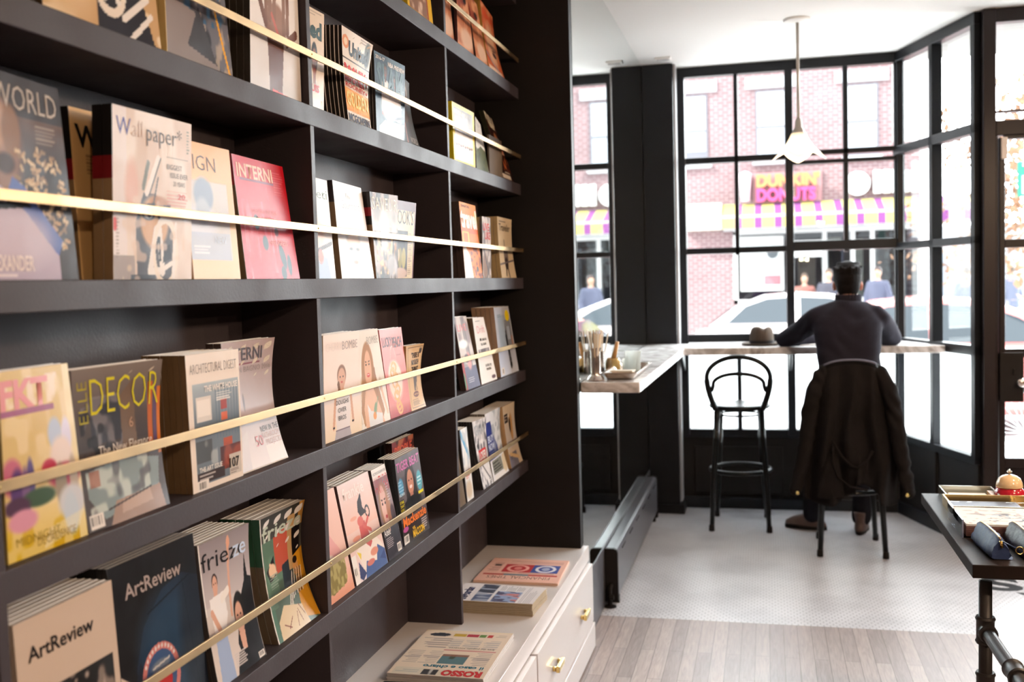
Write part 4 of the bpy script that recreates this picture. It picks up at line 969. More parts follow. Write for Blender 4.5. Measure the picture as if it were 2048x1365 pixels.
def c_bombe1(c):
    c.img[:] = (.93, .87, .84); c.grad(0, .35, (.93, .86, .76), (.93, .87, .84)); c.rect(0, .36, 1, .40, (.86, .85, .86), .5)
    c.t('CHERRY', .06, .84, .085, .42, (.88, .82, .80), -.02).t('BOMBE', .50, .84, .085, .44, (.66, .62, .62), -.01)
    sk = (.84, .66, .56); c.ell(.47, .60, .12, .10, (.52, .36, .26), soft=.15); c.ell(.47, .57, .10, .10, sk, soft=.15); c.rect(.42, .44, .52, .50, sk); c.line(.38, .52, .42, .40, .03, (.46, .32, .22))
    c.poly([(.34, .44), (.66, .44), (.70, .30), (.66, .08), (.32, .08), (.28, .30)], (.90, .88, .89)); c.line(.30, .42, .24, .12, .028, sk).line(.70, .42, .76, .14, .028, sk); c.rect(.22, .11, .27, .13, (.15, .13, .13)).rect(.72, .12, .78, .14, (.15, .13, .13)); c.poly([(.30, .09), (.66, .09), (.70, 0), (.26, 0)], (.70, .68, .72)); c.line(.30, .085, .66, .085, .008, (.50, .46, .50))
    for sg_ in (-1, 1): c.ell(.47 + sg_ * .04, .585, .018, .008, (.12, .10, .10))
    c.ell(.47, .535, .03, .010, (.75, .35, .32)); c.t('DOUGHS', .30, .325, .045, .34, (.22, .20, .22), .0).t('OVER', .35, .25, .045, .22, (.22, .20, .22), .0).t('BROS', .36, .175, .045, .20, (.22, .20, .22), .0)
def c_bombe2(c):
    c.img[:] = (.92, .90, .87); c.t('BOMBE', .35, .85, .085, .56, (.66, .64, .62), -.01); hr_ = (.66, .48, .32); sk = (.88, .70, .58)
    c.ell(.32, .62, .26, .26, hr_, soft=.12); c.poly([(.06, .62), (.58, .62), (.84, .12), (.70, .02), (.52, .10), (.10, .02), (.0, .18)], hr_); c.poly([(.18, .40), (.48, .40), (.66, .20), (.80, 0), (.14, 0), (.10, .2)], sk)
    c.ell(.33, .60, .15, .19, sk, soft=.12); c.noise(4, 30, (.78, .62, .44), seed=4, thr=.5, a=.5, box=(.0, .05, .2, .65)); c.noise(4, 30, (.52, .36, .24), seed=7, thr=.6, a=.5, box=(.5, .05, .85, .6))
    for sg_ in (-1, 1): c.ell(.32 + sg_ * .065, .645, .028, .011, (.12, .10, .09)); c.line(.32 + sg_ * .04, .675, .32 + sg_ * .10, .678, .007, (.42, .30, .22))
    c.ell(.33, .535, .065, .022, (.80, .30, .28), soft=.2).rect(.29, .535, .37, .545, (.97, .96, .95)); c.poly([(.22, .24), (.34, .16), (.74, .10), (.72, .0), (.26, .0)], (.86, .87, .88)); c.ell(.50, .17, .08, .045, (.42, .52, .36), rot=.8, soft=.2).ell(.46, .10, .06, .04, (.86, .56, .24), soft=.2).line(.5, .12, .62, .28, .012, (.5, .58, .42)); c.line(.78, .42, .94, .1, .03, sk, .8)
def c_peach(c):
    c.img[:] = (.83, .50, .48); c.grad(0, .14, (.62, .15, .14), (.83, .50, .48)); c.ell(.44, .40, .34, .25, (.86, .62, .57)).ell(.44, .41, .30, .22, (.93, .84, .78)); c.t('LUCKY', .06, .80, .11, .42, (.30, .16, .18), .02, 0).t('PEACH', .50, .78, .12, .42, (.32, .18, .20), .02)
    for v, u in ((.56, .42), (.50, .36), (.44, .46), (.38, .40), (.30, .48), (.24, .42), (.12, .46), (.08, .50)): c.ring(u, v, .10, .05, .30, (.86, .66, .42))
    c.line(.4, .3, .46, .62, .012, (.93, .80, .62)); c.ring(.45, .62, .12, .18, .05, (.90, .78, .72), .7); c.lines(.62, .68, .9, .70, 1, (.5, .25, .25), .6)
def c_small(c):
    c.img[:] = (.80, .66, .48); c.rect(.12, .04, .94, .97, (.82, .68, .50)); c.ring(.5, .5, 5, 5, 0, BLK); 
    for a, b, d, e in ((.10, .03, .96, .04), (.10, .96, .96, .97), (.10, .03, .12, .97), (.94, .03, .96, .97)): c.rect(a, b, d, e, (.22, .16, .12))
    c.ell(.86, .90, .08, .05, (.25, .17, .13)); c.t('"THERE IS', .30, .80, .08, .5, (.15, .10, .08), .03).t('NO SUCH', .32, .69, .08, .46, (.15, .10, .08), .03).t('THING"', .32, .58, .08, .46, (.15, .10, .08), .03); c.rect(.44, .28, .68, .50, (.20, .13, .10), .8); c.noise(12, 6, (.82, .68, .5), seed=3, box=(.44, .28, .68, .5)); c.ell(.52, .23, .20, .045, (.40, .14, .10)); c.t('BAFFLER', .36, .22, .025, .32, (.85, .7, .5), .02); c.lines(.2, .06, .86, .16, 5, (.3, .22, .16), .8, 4)
def c_tattoo(c):
    c.img[:] = (.80, .77, .76); c.noise(6, 5, (.52, .47, .50), seed=2, a=.7); c.t('LIVE', .1, .80, .1, .7, (.86, .45, .48), .0); c.poly([(.45, 1), (.68, 1), (.80, .0), (.5, 0)], (.45, .43, .45), .7); c.grad(0, .3, (.36, .36, .48), (.36, .36, .48)); c.ell(.35, .62, .34, .06, (.92, .93, .93), soft=.5); c.ell(.55, .38, .16, .12, (.86, .60, .60), soft=.4).ell(.42, .42, .16, .06, (.50, .46, .50), soft=.3); c.lines(.3, .08, .8, .16, 3, (.85, .85, .9), .8, 3); c.rect(0, .0, .14, .4, (.66, .12, .10)); c.ell(.04, .12, .05, .12, (.35, .52, .38))
def c_drift(c):
    c.img[:] = (.93, .92, .91); c.lines(.18, .93, .78, .96, 1, (.3, .3, .3), .8); c.t('Drift', .22, .76, .12, .60, (.88, .55, .60), -.01); c.t('Mi casa es', .32, .64, .05, .5, (.2, .18, .18), .015).t('tu casa', .34, .57, .05, .4, (.2, .18, .18), .015); c.rect(.12, .40, .88, .52, (.45, .44, .48)); c.noise(6, 8, (.7, .68, .7), seed=2, box=(.12, .4, .88, .52)); c.t('Little by', .42, .24, .045, .4, (.25, .22, .22), .01).t('little', .45, .18, .045, .3, (.25, .22, .22), .01); c.ell(.82, .06, .13, .03, (.42, .30, .34))
def c_snow(c):
    c.img[:] = (.72, .75, .80); c.grad(0, .35, (.82, .86, .93), (.72, .76, .84)); c.rect(.15, .38, .95, .88, (.62, .68, .74)); c.rect(.55, .40, .95, .80, (.50, .53, .58)).rect(.66, .5, .84, .7, (.66, .72, .80)); c.ell(.80, .86, .14, .085, (.93, .83, .12)); c.line(.56, .56, .60, .36, .045, (.10, .10, .13)).ell(.57, .62, .03, .03, (.2, .15, .14)).line(.58, .36, .62, .10, .028, (.08, .08, .10)).line(.64, .36, .68, .12, .024, (.08, .08, .10)); c.line(.64, .10, .66, .12, .03, (.1, .1, .1)); c.lines(.15, .84, .5, .90, 2, (.35, .40, .48), .8, 4); c.rect(.86, .4, .95, .55, (.66, .50, .42)); c.bar(.08, .02, .22, .12)
def c_artw(c):
    c.img[:] = (.79, .72, .66); c.rect(.14, .0, .94, .62, (.12, .11, .11)); c.noise(10, 9, (.55, .50, .47), seed=5, thr=.56, a=.9, box=(.14, 0, .94, .62)).noise(18, 16, (.78, .72, .68), seed=15, thr=.68, a=.8, box=(.14, 0, .94, .6)); c.t('ArtReview', .10, .79, .075, .66, (.13, .12, .13), .02)
def c_artd(c):
    c.img[:] = (.085, .07, .075); c.poly([(.14, .0), (1, 0), (1, .74), (.80, .80), (.55, .76), (.30, .60), (.18, .40)], (.115, .16, .23)); c.ell(.62, .42, .38, .32, (.13, .23, .33), .9, soft=.6); c.poly([(.14, .0), (.14, .30), (.22, .42), (.3, .3), (.24, 0)], (.10, .13, .19)); c.ell(.92, .4, .2, .42, (.075, .095, .14), .7, soft=.5); c.line(.36, .66, .9, .77, .006, (.06, .09, .14)); c.line(.88, .1, .80, .76, .005, (.06, .1, .15)); c.rect(0, 0, .06, .34, (.80, .74, .70)); c.poly([(0, .40), (.10, .34), (.12, 0), (0, 0)], (.80, .74, .70))
    c.ell(.44, .27, .225, .200, (.78, .48, .46)).ell(.44, .27, .180, .160, (.22, .33, .50)); c.ell(.44, .245, .12, .10, (.72, .13, .12), soft=.12).ell(.44, .34, .11, .035, (.45, .50, .58), soft=.4).line(.35, .34, .55, .36, .006, (.8, .8, .82))
    for k in range(11): a = math.radians(35 + 11 * k); c.ell(.44 + .203 * math.cos(a), .27 + .180 * math.sin(a), .012, .012, (.86, .84, .84))
    c.t('ArtReview', .14, .795, .085, .66, (.66, .61, .60), .015)
def c_friezeL(c):
    c.img[:] = (.80, .78, .78); c.grad(.55, 1, (.76, .73, .74), (.56, .53, .56)); c.rect(0, 0, .02, 1, WH); c.grad(0, .5, (.86, .82, .80), (.80, .77, .76)); sk = (.84, .66, .58)
    c.ell(.24, .70, .06, .06, (.16, .10, .10)).ell(.24, .675, .05, .07, sk, soft=.15).rect(.20, .6, .27, .65, sk); c.poly([(.10, .60), (.40, .61), (.42, .44), (.34, .34), (.12, .36)], (.93, .93, .94)); c.line(.12, .5, .32, .24, .03, sk); c.poly([(.12, .35), (.34, .34), (.36, .0), (.08, .0)], (.62, .70, .84)); c.line(.50, .42, .56, .96, .022, sk).ell(.56, .93, .035, .045, (.88, .66, .56)); c.line(.34, .56, .48, .60, .03, WH)
    c.poly([(.60, 0), (1, 0), (1, .60), (.92, .62), (.88, .80), (.84, .60), (.66, .44), (.52, .20)], (.07, .06, .07)); c.ell(.66, .40, .12, .15, (.10, .08, .08), soft=.1).ell(.64, .36, .085, .12, sk, soft=.15).poly([(.58, .26), (.70, .26), (.68, .10), (.60, .14)], sk)
    for sg_ in (-1, 1): c.ell(.64 + sg_ * .035, .385, .016, .008, (.1, .08, .08)); c.ell(.24 + sg_ * .02, .69, .01, .006, (.1, .08, .08))
    c.ell(.64, .305, .03, .010, (.70, .25, .25)); c.poly([(.4, 0), (1, 0), (1, .12), (.5, .14)], (.08, .07, .08)); c.t('frieze', .02, .80, .13, .90, (.10, .09, .11), .0); c.texts.append(('ze', .645, .80, .13, .275, (.76, .84, .95), .01, 0)); c.lines(.40, .05, .72, .15, 6, (.80, .78, .78), .9, 4); c.bar(.86, .01, .98, .055)
def c_frieze(c):
    c.img[:] = (.30, .38, .32); c.grad(.6, 1, (.34, .34, .32), (.20, .20, .19)); c.rect(.02, .30, .30, .80, (.34, .46, .39)); c.noise(7, 5, (.42, .56, .48), seed=3, box=(.02, .25, .5, .8), a=.7)
    c.poly([(.30, .50), (.62, .50), (.62, .86), (.28, .80)], (.74, .34, .26)); c.poly([(.42, .36), (.70, .30), (.66, .56), (.44, .54)], (.16, .20, .24)); c.rect(.62, .46, .80, .92, (.74, .62, .44)); c.rect(.74, .56, .94, .80, (.08, .07, .08)); c.poly([(.72, .40), (1, .36), (1, .60), (.76, .56)], (.84, .60, .14)); c.poly([(.66, .06), (1, .0), (1, .40), (.75, .38)], (.80, .58, .16)); c.rect(.88, .8, 1, 1, (.74, .56, .28))
    c.poly([(.06, .56), (.26, .66), (.28, .50), (.12, .46)], (.10, .09, .10)); c.ell(.20, .55, .09, .055, (.90, .76, .64), soft=.2).line(.16, .60, .28, .52, .018, (.90, .76, .64)); c.ell(.78, .47, .07, .05, (.82, .62, .40), soft=.2).ell(.78, .52, .06, .03, (.16, .12, .10))
    for k in range(9): c.line(.56 + .035 * k, .26, .66 + .03 * k, .44, .009, (.16, .14, .14) if k % 2 else (.88, .86, .82))
    for k in range(8): c.line(.40 + .03 * k, .12 + .02 * k, .56 + .02 * k, .34, .008, (.14, .13, .13) if k % 2 else (.88, .86, .80))
    c.poly([(.10, 0), (.75, 0), (.70, .16), (.30, .24), (.12, .14)], (.84, .76, .62)); c.rect(.0, .0, .10, .26, (.30, .45, .38)); 
    for p in ((.5, .03, .55, .13), (.62, .04, .58, .15), (.3, .05, .42, .12), (.7, .08, .62, .18), (.22, .1, .35, .05)): c.line(*p, .005, (.45, .20, .16))
    c.lines(.12, .40, .38, .52, 6, (.60, .66, .62), .8, 4); c.rect(0, 0, .015, 1, (.93, .91, .89)); c.t('frieze', .03, .80, .125, .94, (.72, .77, .72), .015)
def c_pink(c):
    c.img[:] = (.91, .76, .72); c.grad(0, .3, (.86, .60, .50), (.92, .78, .74)); c.poly([(.05, .58), (.4, .66), (.9, .34), (.6, .30), (.3, .30)], (.88, .66, .66)); c.ell(.22, .52, .14, .04, (.22, .18, .20)).ell(.22, .52, .05, .015, (.9, .8, .7)); c.ell(.32, .36, .20, .07, (.93, .90, .86), soft=.3); c.poly([(.08, .12), (.12, .34), (.62, .38), (.86, .26), (.80, .10), (.30, .06)], (.52, .48, .28)); c.noise(18, 14, (.68, .64, .42), seed=4, box=(.08, .08, .86, .38)); c.t('e', .1, .80, .12, .3, (.95, .90, .90), .02)
def c_frankie(c):
    c.img[:] = (.91, .80, .78); c.grad(.5, 1, (.92, .76, .71), (.90, .84, .85)); c.grad(0, .35, (.88, .84, .86), (.92, .80, .77)); c.t('frankie', .10, .83, .12, .66, (.95, .92, .92), .02)
    c.poly([(.48, .76), (.56, .80), (.62, .84), (.60, .68), (.70, .62), (.50, .60), (.44, .66)], (.18, .14, .17)); c.ring(.72, .62, .06, .055, .22, (.15, .12, .15)); c.poly([(.40, .56), (.58, .55), (.68, .30), (.60, .10), (.52, .30), (.36, .14), (.38, .36)], (.80, .38, .38)); c.line(.60, .50, .70, .56, .02, (.82, .40, .38)).line(.52, .5, .72, .42, .02, (.82, .42, .40)).ell(.46, .56, .09, .05, (.84, .44, .42), soft=.2)
    c.poly([(.16, .30), (.30, .10), (.55, .02), (.98, .04), (.98, .20), (.78, .36), (.60, .26), (.42, .36)], (.93, .89, .86)); c.poly([(.30, 0), (1, 0), (1, .16), (.80, .25), (.70, .10), (.40, .16)], (.28, .38, .60)); c.poly([(.18, .2), (.34, .05), (.22, 0), (.14, .04)], (.22, .26, .44)); c.poly([(.18, .30), (.30, .26), (.26, .20)], (.90, .80, .30)); c.ell(.68, .20, .12, .04, (.86, .58, .50), soft=.2).ell(.52, .12, .12, .03, (.80, .48, .44), soft=.2).ell(.26, .42, .12, .025, (.90, .62, .54), soft=.3).ell(.28, .62, .10, .02, (.90, .66, .58), soft=.3); c.poly([(.80, .10), (.98, .16), (.98, .05)], (.20, .28, .5))
    c.rect(0, 0, .13, .28, (.93, .92, .91)); c.bar(.02, .07, .11, .17)
def c_vanity(c):
    c.img[:] = (.52, .43, .45); c.rect(0, .88, 1, 1, (.90, .88, .87)); c.t('HOLLYWOOD BIOGRAPHY ISSUE', .05, .93, .03, .9, (.2, .16, .16), .0); c.texts.append(('VANITY FAIR', -.02, .72, .20, 1.0, (.78, .08, .10), -.012, 0))
    c.ell(.45, .55, .36, .28, (.62, .48, .38), soft=.2); c.ell(.42, .56, .22, .24, (.86, .70, .66), soft=.12); c.ell(.62, .45, .14, .22, (.66, .46, .36), soft=.3)
    for sg_ in (-1, 1): c.ell(.40 + sg_ * .09, .60, .04, .016, (.10, .08, .08)); c.line(.40 + sg_ * .05, .64, .40 + sg_ * .14, .645, .010, (.30, .2, .16))
    c.ell(.42, .455, .065, .022, (.70, .26, .30)); c.poly([(0, 0), (1, 0), (1, .34), (.7, .40), (.5, .34), (.36, .40), (0, .36)], (.15, .12, .16)); c.poly([(.32, .42), (.52, .42), (.46, .28)], (.84, .68, .64)); c.ell(.85, .45, .14, .1, (.28, .2, .24), soft=.3); c.t('Adele', .02, .26, .08, .4, WH, .01); c.lines(.08, .12, .6, .24, 6, (.85, .82, .84), .8, 3); c.bar(.66, .03, .92, .12); c.lines(.70, .60, .95, .80, 7, (.8, .75, .75), .7, 4)
def c_tiger(c):
    c.img[:] = (.33, .30, .33); c.noise(5, 4, (.42, .38, .40), seed=4, a=.7); c.t('TIGER BEAT', .02, .84, .105, .94, (.80, .42, .68), .02); c.ell(.50, .66, .20, .25, (.12, .08, .08), soft=.1); c.poly([(.30, .66), (.70, .66), (.80, .30), (.26, .28)], (.14, .10, .10)); c.ell(.50, .66, .125, .15, (.76, .52, .42), soft=.1); c.rect(.44, .46, .56, .54, (.70, .46, .38)); c.poly([(.20, .46), (.42, .5), (.58, .5), (.85, .45), (.85, .30), (.18, .28)], (.10, .09, .10))
    for sg_ in (-1, 1): c.ell(.50 + sg_ * .055, .685, .025, .010, (.08, .06, .06))
    c.ell(.50, .605, .055, .02, (.93, .85, .85)); c.ell(.12, .66, .10, .10, (.32, .60, .76), soft=.3).lines(.03, .60, .22, .74, 4, (.70, .85, .95), .7, 2); c.t('HOLLYWOOD', .02, .56, .03, .2, (.85, .95, 1), .02); c.rect(.0, .34, .17, .52, (.16, .14, .15)); 
    for k in range(4): c.t(('STAR', 'THAT', 'GIRL', 'WINS')[k], .01, .475 - .045 * k, .032, .15, (.93, .88, .20), .02)
    c.ell(.86, .62, .11, .12, (.30, .64, .72), soft=.2).lines(.78, .56, .95, .68, 3, (.85, .95, .97), .8); c.rect(.76, .47, .96, .50, (.90, .86, .20))
    c.rect(0, 0, 1, .26, (.20, .16, .16)); c.t('Mackenzie', .04, .205, .105, .90, (.93, .50, .22), .03).t('vs.', .34, .12, .05, .12, (.93, .75, .2), .02).t('MACCON', .34, .03, .085, .44, (.92, .74, .14), .03); c.bar(.02, .01, .20, .11); c.lines(.72, .05, .98, .18, 5, (.88, .84, .86), .8, 3); c.ell(.12, .17, .10, .03, (.72, .34, .60), soft=.2)
def c_redback(c):
    c.img[:] = (.45, .10, .10); c.noise(9, 8, (.70, .45, .30), seed=4, thr=.5, a=.8).noise(9, 8, (.15, .08, .07), seed=9, thr=.55, a=.8); c.t('PEOPLE', .1, .84, .1, .8, (.80, .35, .25), .02); c.lines(.2, .55, .9, .8, 8, (.75, .50, .30), .7, 3); c.rect(.1, .30, .9, .36, (.80, .32, .12)); c.ell(.6, .16, .22, .12, (.62, .40, .26), soft=.3)
def c_ny(c):
    c.img[:] = (.90, .91, .92); c.line(.1, .95, .9, .6, .06, (.40, .66, .84)); c.noise(8, 5, (.72, .76, .80), seed=2, a=.7); c.t('art', .3, .38, .07, .5, (.85, .3, .2), .01); c.lines(.25, .3, .8, .36, 2, (.85, .35, .25), .7); c.ell(.5, .15, .4, .12, (.80, .74, .66), soft=.5); c.rect(0, 0, .12, 1, (.2, .18, .2))
def c_loser(c):
    c.img[:] = (.76, .76, .78); c.noise(9, 7, (.30, .30, .34), seed=4, thr=.56, a=.8).noise(14, 12, (.93, .93, .94), seed=6, thr=.55, a=.8); c.t('GIANT', .1, .78, .16, .8, (.62, .66, .70), .01); c.ell(.2, .62, .08, .04, (.08, .08, .1)); c.rect(.18, .38, .86, .56, (.80, .10, .10)); c.t('LOSER', .22, .41, .12, .60, WH, .03); c.ell(.6, .22, .3, .14, (.88, .88, .89), soft=.3); c.line(.3, .35, .8, .1, .02, (.3, .3, .33)); c.lines(.7, .02, .95, .1, 3, (.3, .3, .3), .8)
def c_bluew(c):
    c.img[:] = (.86, .87, .90); c.rect(0, .30, .66, .86, (.18, .23, .52)); c.poly([(.30, 1), (1, .98), (1, .35), (.80, .30), (.42, .70), (.3, .9)], (.84, .86, .88)); c.noise(12, 9, (.60, .64, .68), seed=4, box=(.35, .3, 1, 1), a=.7); c.t('BUY', .05, .56, .10, .4, (.80, .85, .93), .03).t('NOW', .05, .44, .10, .4, (.80, .85, .93), .03); c.lines(.05, .34, .5, .41, 3, (.6, .7, .85), .8); c.rect(.10, .08, .75, .28, (.52, .53, .50)); c.lines(.14, .1, .7, .26, 4, (.12, .12, .12), .8, 6); c.poly([(.7, 0), (1, .05), (1, .3), (.8, .28)], (.84, .78, .66)); c.rect(.1, .0, .8, .06, (.88, .88, .88))
def c_beige(c):
    c.img[:] = (.80, .74, .66); c.grad(.3, 1, (.78, .76, .76), (.84, .78, .68)); c.ell(.60, .62, .14, .22, (.74, .58, .38), soft=.3).ell(.48, .66, .07, .12, (.15, .12, .12), soft=.3); c.rect(.05, .72, .36, .86, (.18, .16, .17)); c.lines(.08, .75, .34, .84, 2, (.8, .75, .7), .8); c.rect(0, .0, .7, .22, (.46, .46, .52)); c.line(.1, .22, .8, .1, .03, (.82, .70, .52)); c.lines(.1, .12, .3, .18, 2, (.1, .1, .12), .8)

# ---------------- shelf by shelf (heights, positions and leans measured in metres)
F = dict(pages=M_pageW)
# top visible shelf
magazine(L0, 2.90, 3.135, .26, -1.02, -1.02, .012, c_yellow_photo, 'yellow-edged photo magazine standing on the highest visible shelf, middle bay', copies=1, spine=(.8, .65, .15), short='yellow-edged photo magazine on the highest shelf')
magazine(L0, 3.215, 3.36, .25, -1.00, -1.02, .010, c_redbits, 'narrow orange-red magazine at the left end of the highest shelf, far bay', res=(30, 44), spine=(.3, .1, .08))
magazine(L0, 3.40, 3.60, .25, -1.00, -1.02, .010, c_redbits, 'orange-red magazine with an eye, second from left on the highest shelf, far bay', res=(36, 50), spine=(.25, .1, .08))
magazine(L0, 3.635, 3.80, .25, -1.03, -1.04, .010, c_redbits, 'orange-red magazine with dark spine just left of the large orange cover, highest shelf', res=(36, 50), spine=(.18, .1, .08), copies=2, short='dark-spined orange-red magazine, highest shelf')
magazine(L0, 3.815, 4.07, .27, -1.03, -1.05, .012, c_orange, 'large orange portrait magazine at the right end of the highest shelf', copies=2, spine=(.55, .42, .16), short='large orange portrait magazine on the highest shelf', curl=.01)
# second shelf, near bay
magazine(L1, 1.30, 1.600, .275, -1.00, -1.02, .012, c_sports_tan, 'tan cover with dark striped shoe picture on the upper shelf at top left', copies=3, spine=(.25, .18, .10), short='tan cover with striped shoe picture, upper shelf')
magazine(L1, 1.618, 1.845, .28, -1.00, -1.02, .012, c_cranes, 'magazine with yellow cranes over a city on the upper shelf beside the tan one', copies=4, spine=(.62, .50, .32), short='magazine with yellow cranes, upper shelf', bands=[(.0, 1.0, (.70, .60, .38))])
magazine(L1, 1.915, 2.150, .285, -.99, -1.0, .014, c_hand, 'white magazine with a raised open hand on the upper shelf', res=(80, 104), copies=4, spine=(.12, .09, .06), short='white magazine with a raised open hand')
# second shelf, middle bay
magazine(L1, 2.178, 2.315, .240, -1.015, -1.01, .010, c_wired, 'magazine with green letters half hidden at the left of the middle bay, upper shelf', xb=-1.02)
magazine(L1, 2.42, 2.574, .240, -1.010, -.988, .0085, c_united, 'white magazine with red and yellow headlines fronting a thick stack, upper shelf', res=(70, 100), copies=8, spine=(.10, .08, .07), hr=.222, curl=.012, gap=1.05, short='magazine with red and yellow headlines', dy=-0.0045)
magazine(L1, 2.611, 2.830, .218, -1.001, -.992, .0075, c_slam, 'blue magazine with two basketball players on the upper shelf', res=(70, 90), copies=5, spine=(.12, .10, .09), short='blue magazine with basketball players', dy=-.002)
magazine(L1, 2.838, 2.970, .200, -1.012, -1.030, .007, c_bw, 'dark magazine with a pale-haired figure beside the blue basketball cover', res=(50, 66), spine=(.1, .1, .1), curl=.01)
# second shelf, far bay
magazine(L1, 3.318, 3.575, .200, -1.003, -1.0, .008, c_natgeo, 'magazine with a bright yellow border at the left of the far bay, upper shelf', copies=2, spine=(.80, .70, .08), short='magazine with a bright yellow border')
magazine(L1, 3.590, 3.765, .190, -1.0, -1.029, .006, c_hill, 'white magazine with a green hillside next to the yellow-bordered one', res=(40, 56))
magazine(L1, 3.775, 3.968, .150, -1.0, -1.0, .007, c_flat_brown, 'plain brown booklet on the upper shelf, left of the dark portrait magazine', res=(10, 12), spine=(.25, .2, .15))
magazine(L1, 3.975, 4.175, .285, -1.072, -1.090, .010, c_darkwoman, 'dark magazine with white title band leaning at the far end, upper shelf', copies=1, spine=(.12, .12, .06), short='dark magazine with white title band')
# eye-level shelf, near bay
magazine(L3, 1.152, 1.350, .285, -1.00, -1.02, .012, c_world, 'dark brown interiors magazine with pale lettering at the left edge, eye-level shelf', res=(90, 120), copies=0, spine=(.50, .40, .28), short='dark brown interiors magazine', bands=[(.70, 1.0, (.06, .05, .05)), (.58, .70, (.42, .06, .08))])
magazine(L3, 1.428, 1.600, .275, -1.062, -1.064, .014, c_w, 'cream magazine with a black letter, half hidden, eye-level shelf near bay', res=(70, 90), xb=-1.052, copies=2, spine=(.50, .40, .28), short='cream magazine with a black letter', bands=[(.70, 1.0, (.06, .05, .05)), (.58, .70, (.42, .06, .08))])
magazine(L3, 1.435, 1.663, .275, -.988, -.987, .017, c_wallpaper, 'white magazine with graphic masked faces and thin grey title, eye-level shelf', res=(110, 140), copies=1, spine=(.52, .42, .30), short='white magazine with graphic masked faces', bands=[(.71, 1.0, (.06, .05, .05)), (.58, .71, (.42, .06, .08))])
magazine(L3, 1.672, 1.842, .252, -1.012, -1.014, .014, c_design, 'peach magazine with a pale blue figure beside the masked-faces cover', res=(80, 110), copies=1, spine=(.66, .52, .36), short='peach magazine with a pale blue figure')
magazine(L3, 1.868, 2.108, .250, -1.023, -1.032, .014, c_interni_red, 'crimson magazine with pale pink title on the eye-level shelf', res=(100, 120), copies=2, spine=(.35, .28, .18), short='crimson magazine with pale pink title', bands=[(.75, 1.0, (.42, .05, .08))])
# eye-level shelf, middle bay
magazine(L3, 2.178, 2.306, .235, -1.01, -1.015, .012, c_eti, 'white magazine cut off by the upright, eye-level shelf middle bay', copies=1, spine=(.16, .12, .11), short='white magazine cut off by the upright', back=(.93, .93, .93))
magazine(L3, 2.342, 2.556, .240, -1.016, -1.029, .013, c_gourmand, 'very pale magazine with a hooded face on the eye-level shelf', res=(80, 96), copies=2, spine=(.42, .34, .24), short='very pale magazine with a hooded face', bands=[(.78, 1.0, (.14, .11, .12))])
magazine(L3, 2.572, 2.735, .230, -1.011, -.992, .0095, c_saveur, 'food magazine with white serif title beside the pale hooded face', res=(80, 96), copies=4, spine=(.46, .36, .26), short='food magazine with white serif title', bands=[(.72, .82, (.50, .10, .14)), (.82, 1, (.10, .08, .09)), (.62, .72, (.08, .07, .08))])
magazine(L3, 2.742, 2.885, .220, -1.0, -.99, .007, c_cooks, 'cream and maroon cookery magazine with painted pears, eye-level shelf', res=(60, 80), spine=(.3, .1, .1), xb=-1.008)
# eye-level shelf, far bay
magazine(L3, 3.409, 3.632, .264, -1.016, -1.021, .0125, c_travel, 'orange travel magazine with big white lettering on the eye-level shelf', copies=4, spine=(.22, .17, .15), short='orange travel magazine')
magazine(L3, 3.645, 3.765, .225, -1.0, -1.0, .010, c_livelook, 'grey magazine with red lettering right beside the orange travel one', res=(36, 50), xb=-1.003)
magazine(L3, 3.915, 4.160, .241, -1.013, -1.015, .016, c_traveler, 'cream travel magazine at the right end of the eye-level shelf', copies=5, spine=(.62, .53, .38), short='cream travel magazine', curl=.008)
# fourth shelf, near bay
magazine(L4, 1.172, 1.341, .262, -1.0, -1.021, .012, c_yellow, 'glossy yellow fashion magazine at the left edge below the eye-level shelf', res=(110, 150), copies=1, spine=(.5, .42, .2), short='glossy yellow fashion magazine')
magazine(L4, 1.346, 1.563, .250, -1.019, -1.002, .010, c_decor, 'grey decorating magazine with big thin yellow title', res=(110, 140), copies=2, spine=(.30, .25, .24), short='grey decorating magazine with yellow title', curl=.012)
magazine(L4, 1.638, 1.820, .250, -1.005, -1.0, .012, c_ad, 'architecture magazine with white border and blue room picture', res=(100, 130), copies=6, spine=(.40, .31, .21), short='white-bordered architecture magazine', gap=1.06)
magazine(L4, 1.826, 2.030, .262, -1.040, -1.027, .016, c_interni_grey, 'mauve-grey bathroom design magazine, curling at its right edge', res=(90, 110), xb=-1.006, spine=(.22, .16, .15), copies=1, short='mauve-grey bathroom design magazine', curl=.020)
# fourth shelf, middle bay
magazine(L4, 2.204, 2.436, .254, -.993, -1.0, .010, c_bombe1, 'cream magazine with a woman in a printed white T-shirt', res=(100, 116), copies=3, spine=(.72, .66, .60), short='cream magazine with a woman in a T-shirt', **F)
magazine(L4, 2.438, 2.642, .252, -1.001, -1.030, .010, c_bombe2, 'white magazine with a long-haired laughing woman', res=(90, 116), copies=1, spine=(.80, .76, .72), short='white magazine with a long-haired laughing woman', **F)
magazine(L4, 2.645, 2.812, .247, -1.027, -1.023, .010, c_peach, 'pink magazine with noodles on a plate, below the eye-level shelf', res=(80, 110), spine=(.6, .3, .28), copies=1, short='pink magazine with noodles on a plate')
magazine(L4, 2.816, 2.945, .190, -1.011, -1.0, .013, c_small, 'small tan paper journal with black block lettering', res=(60, 80), copies=1, spine=(.62, .48, .32), short='small tan paper journal', curl=.014)
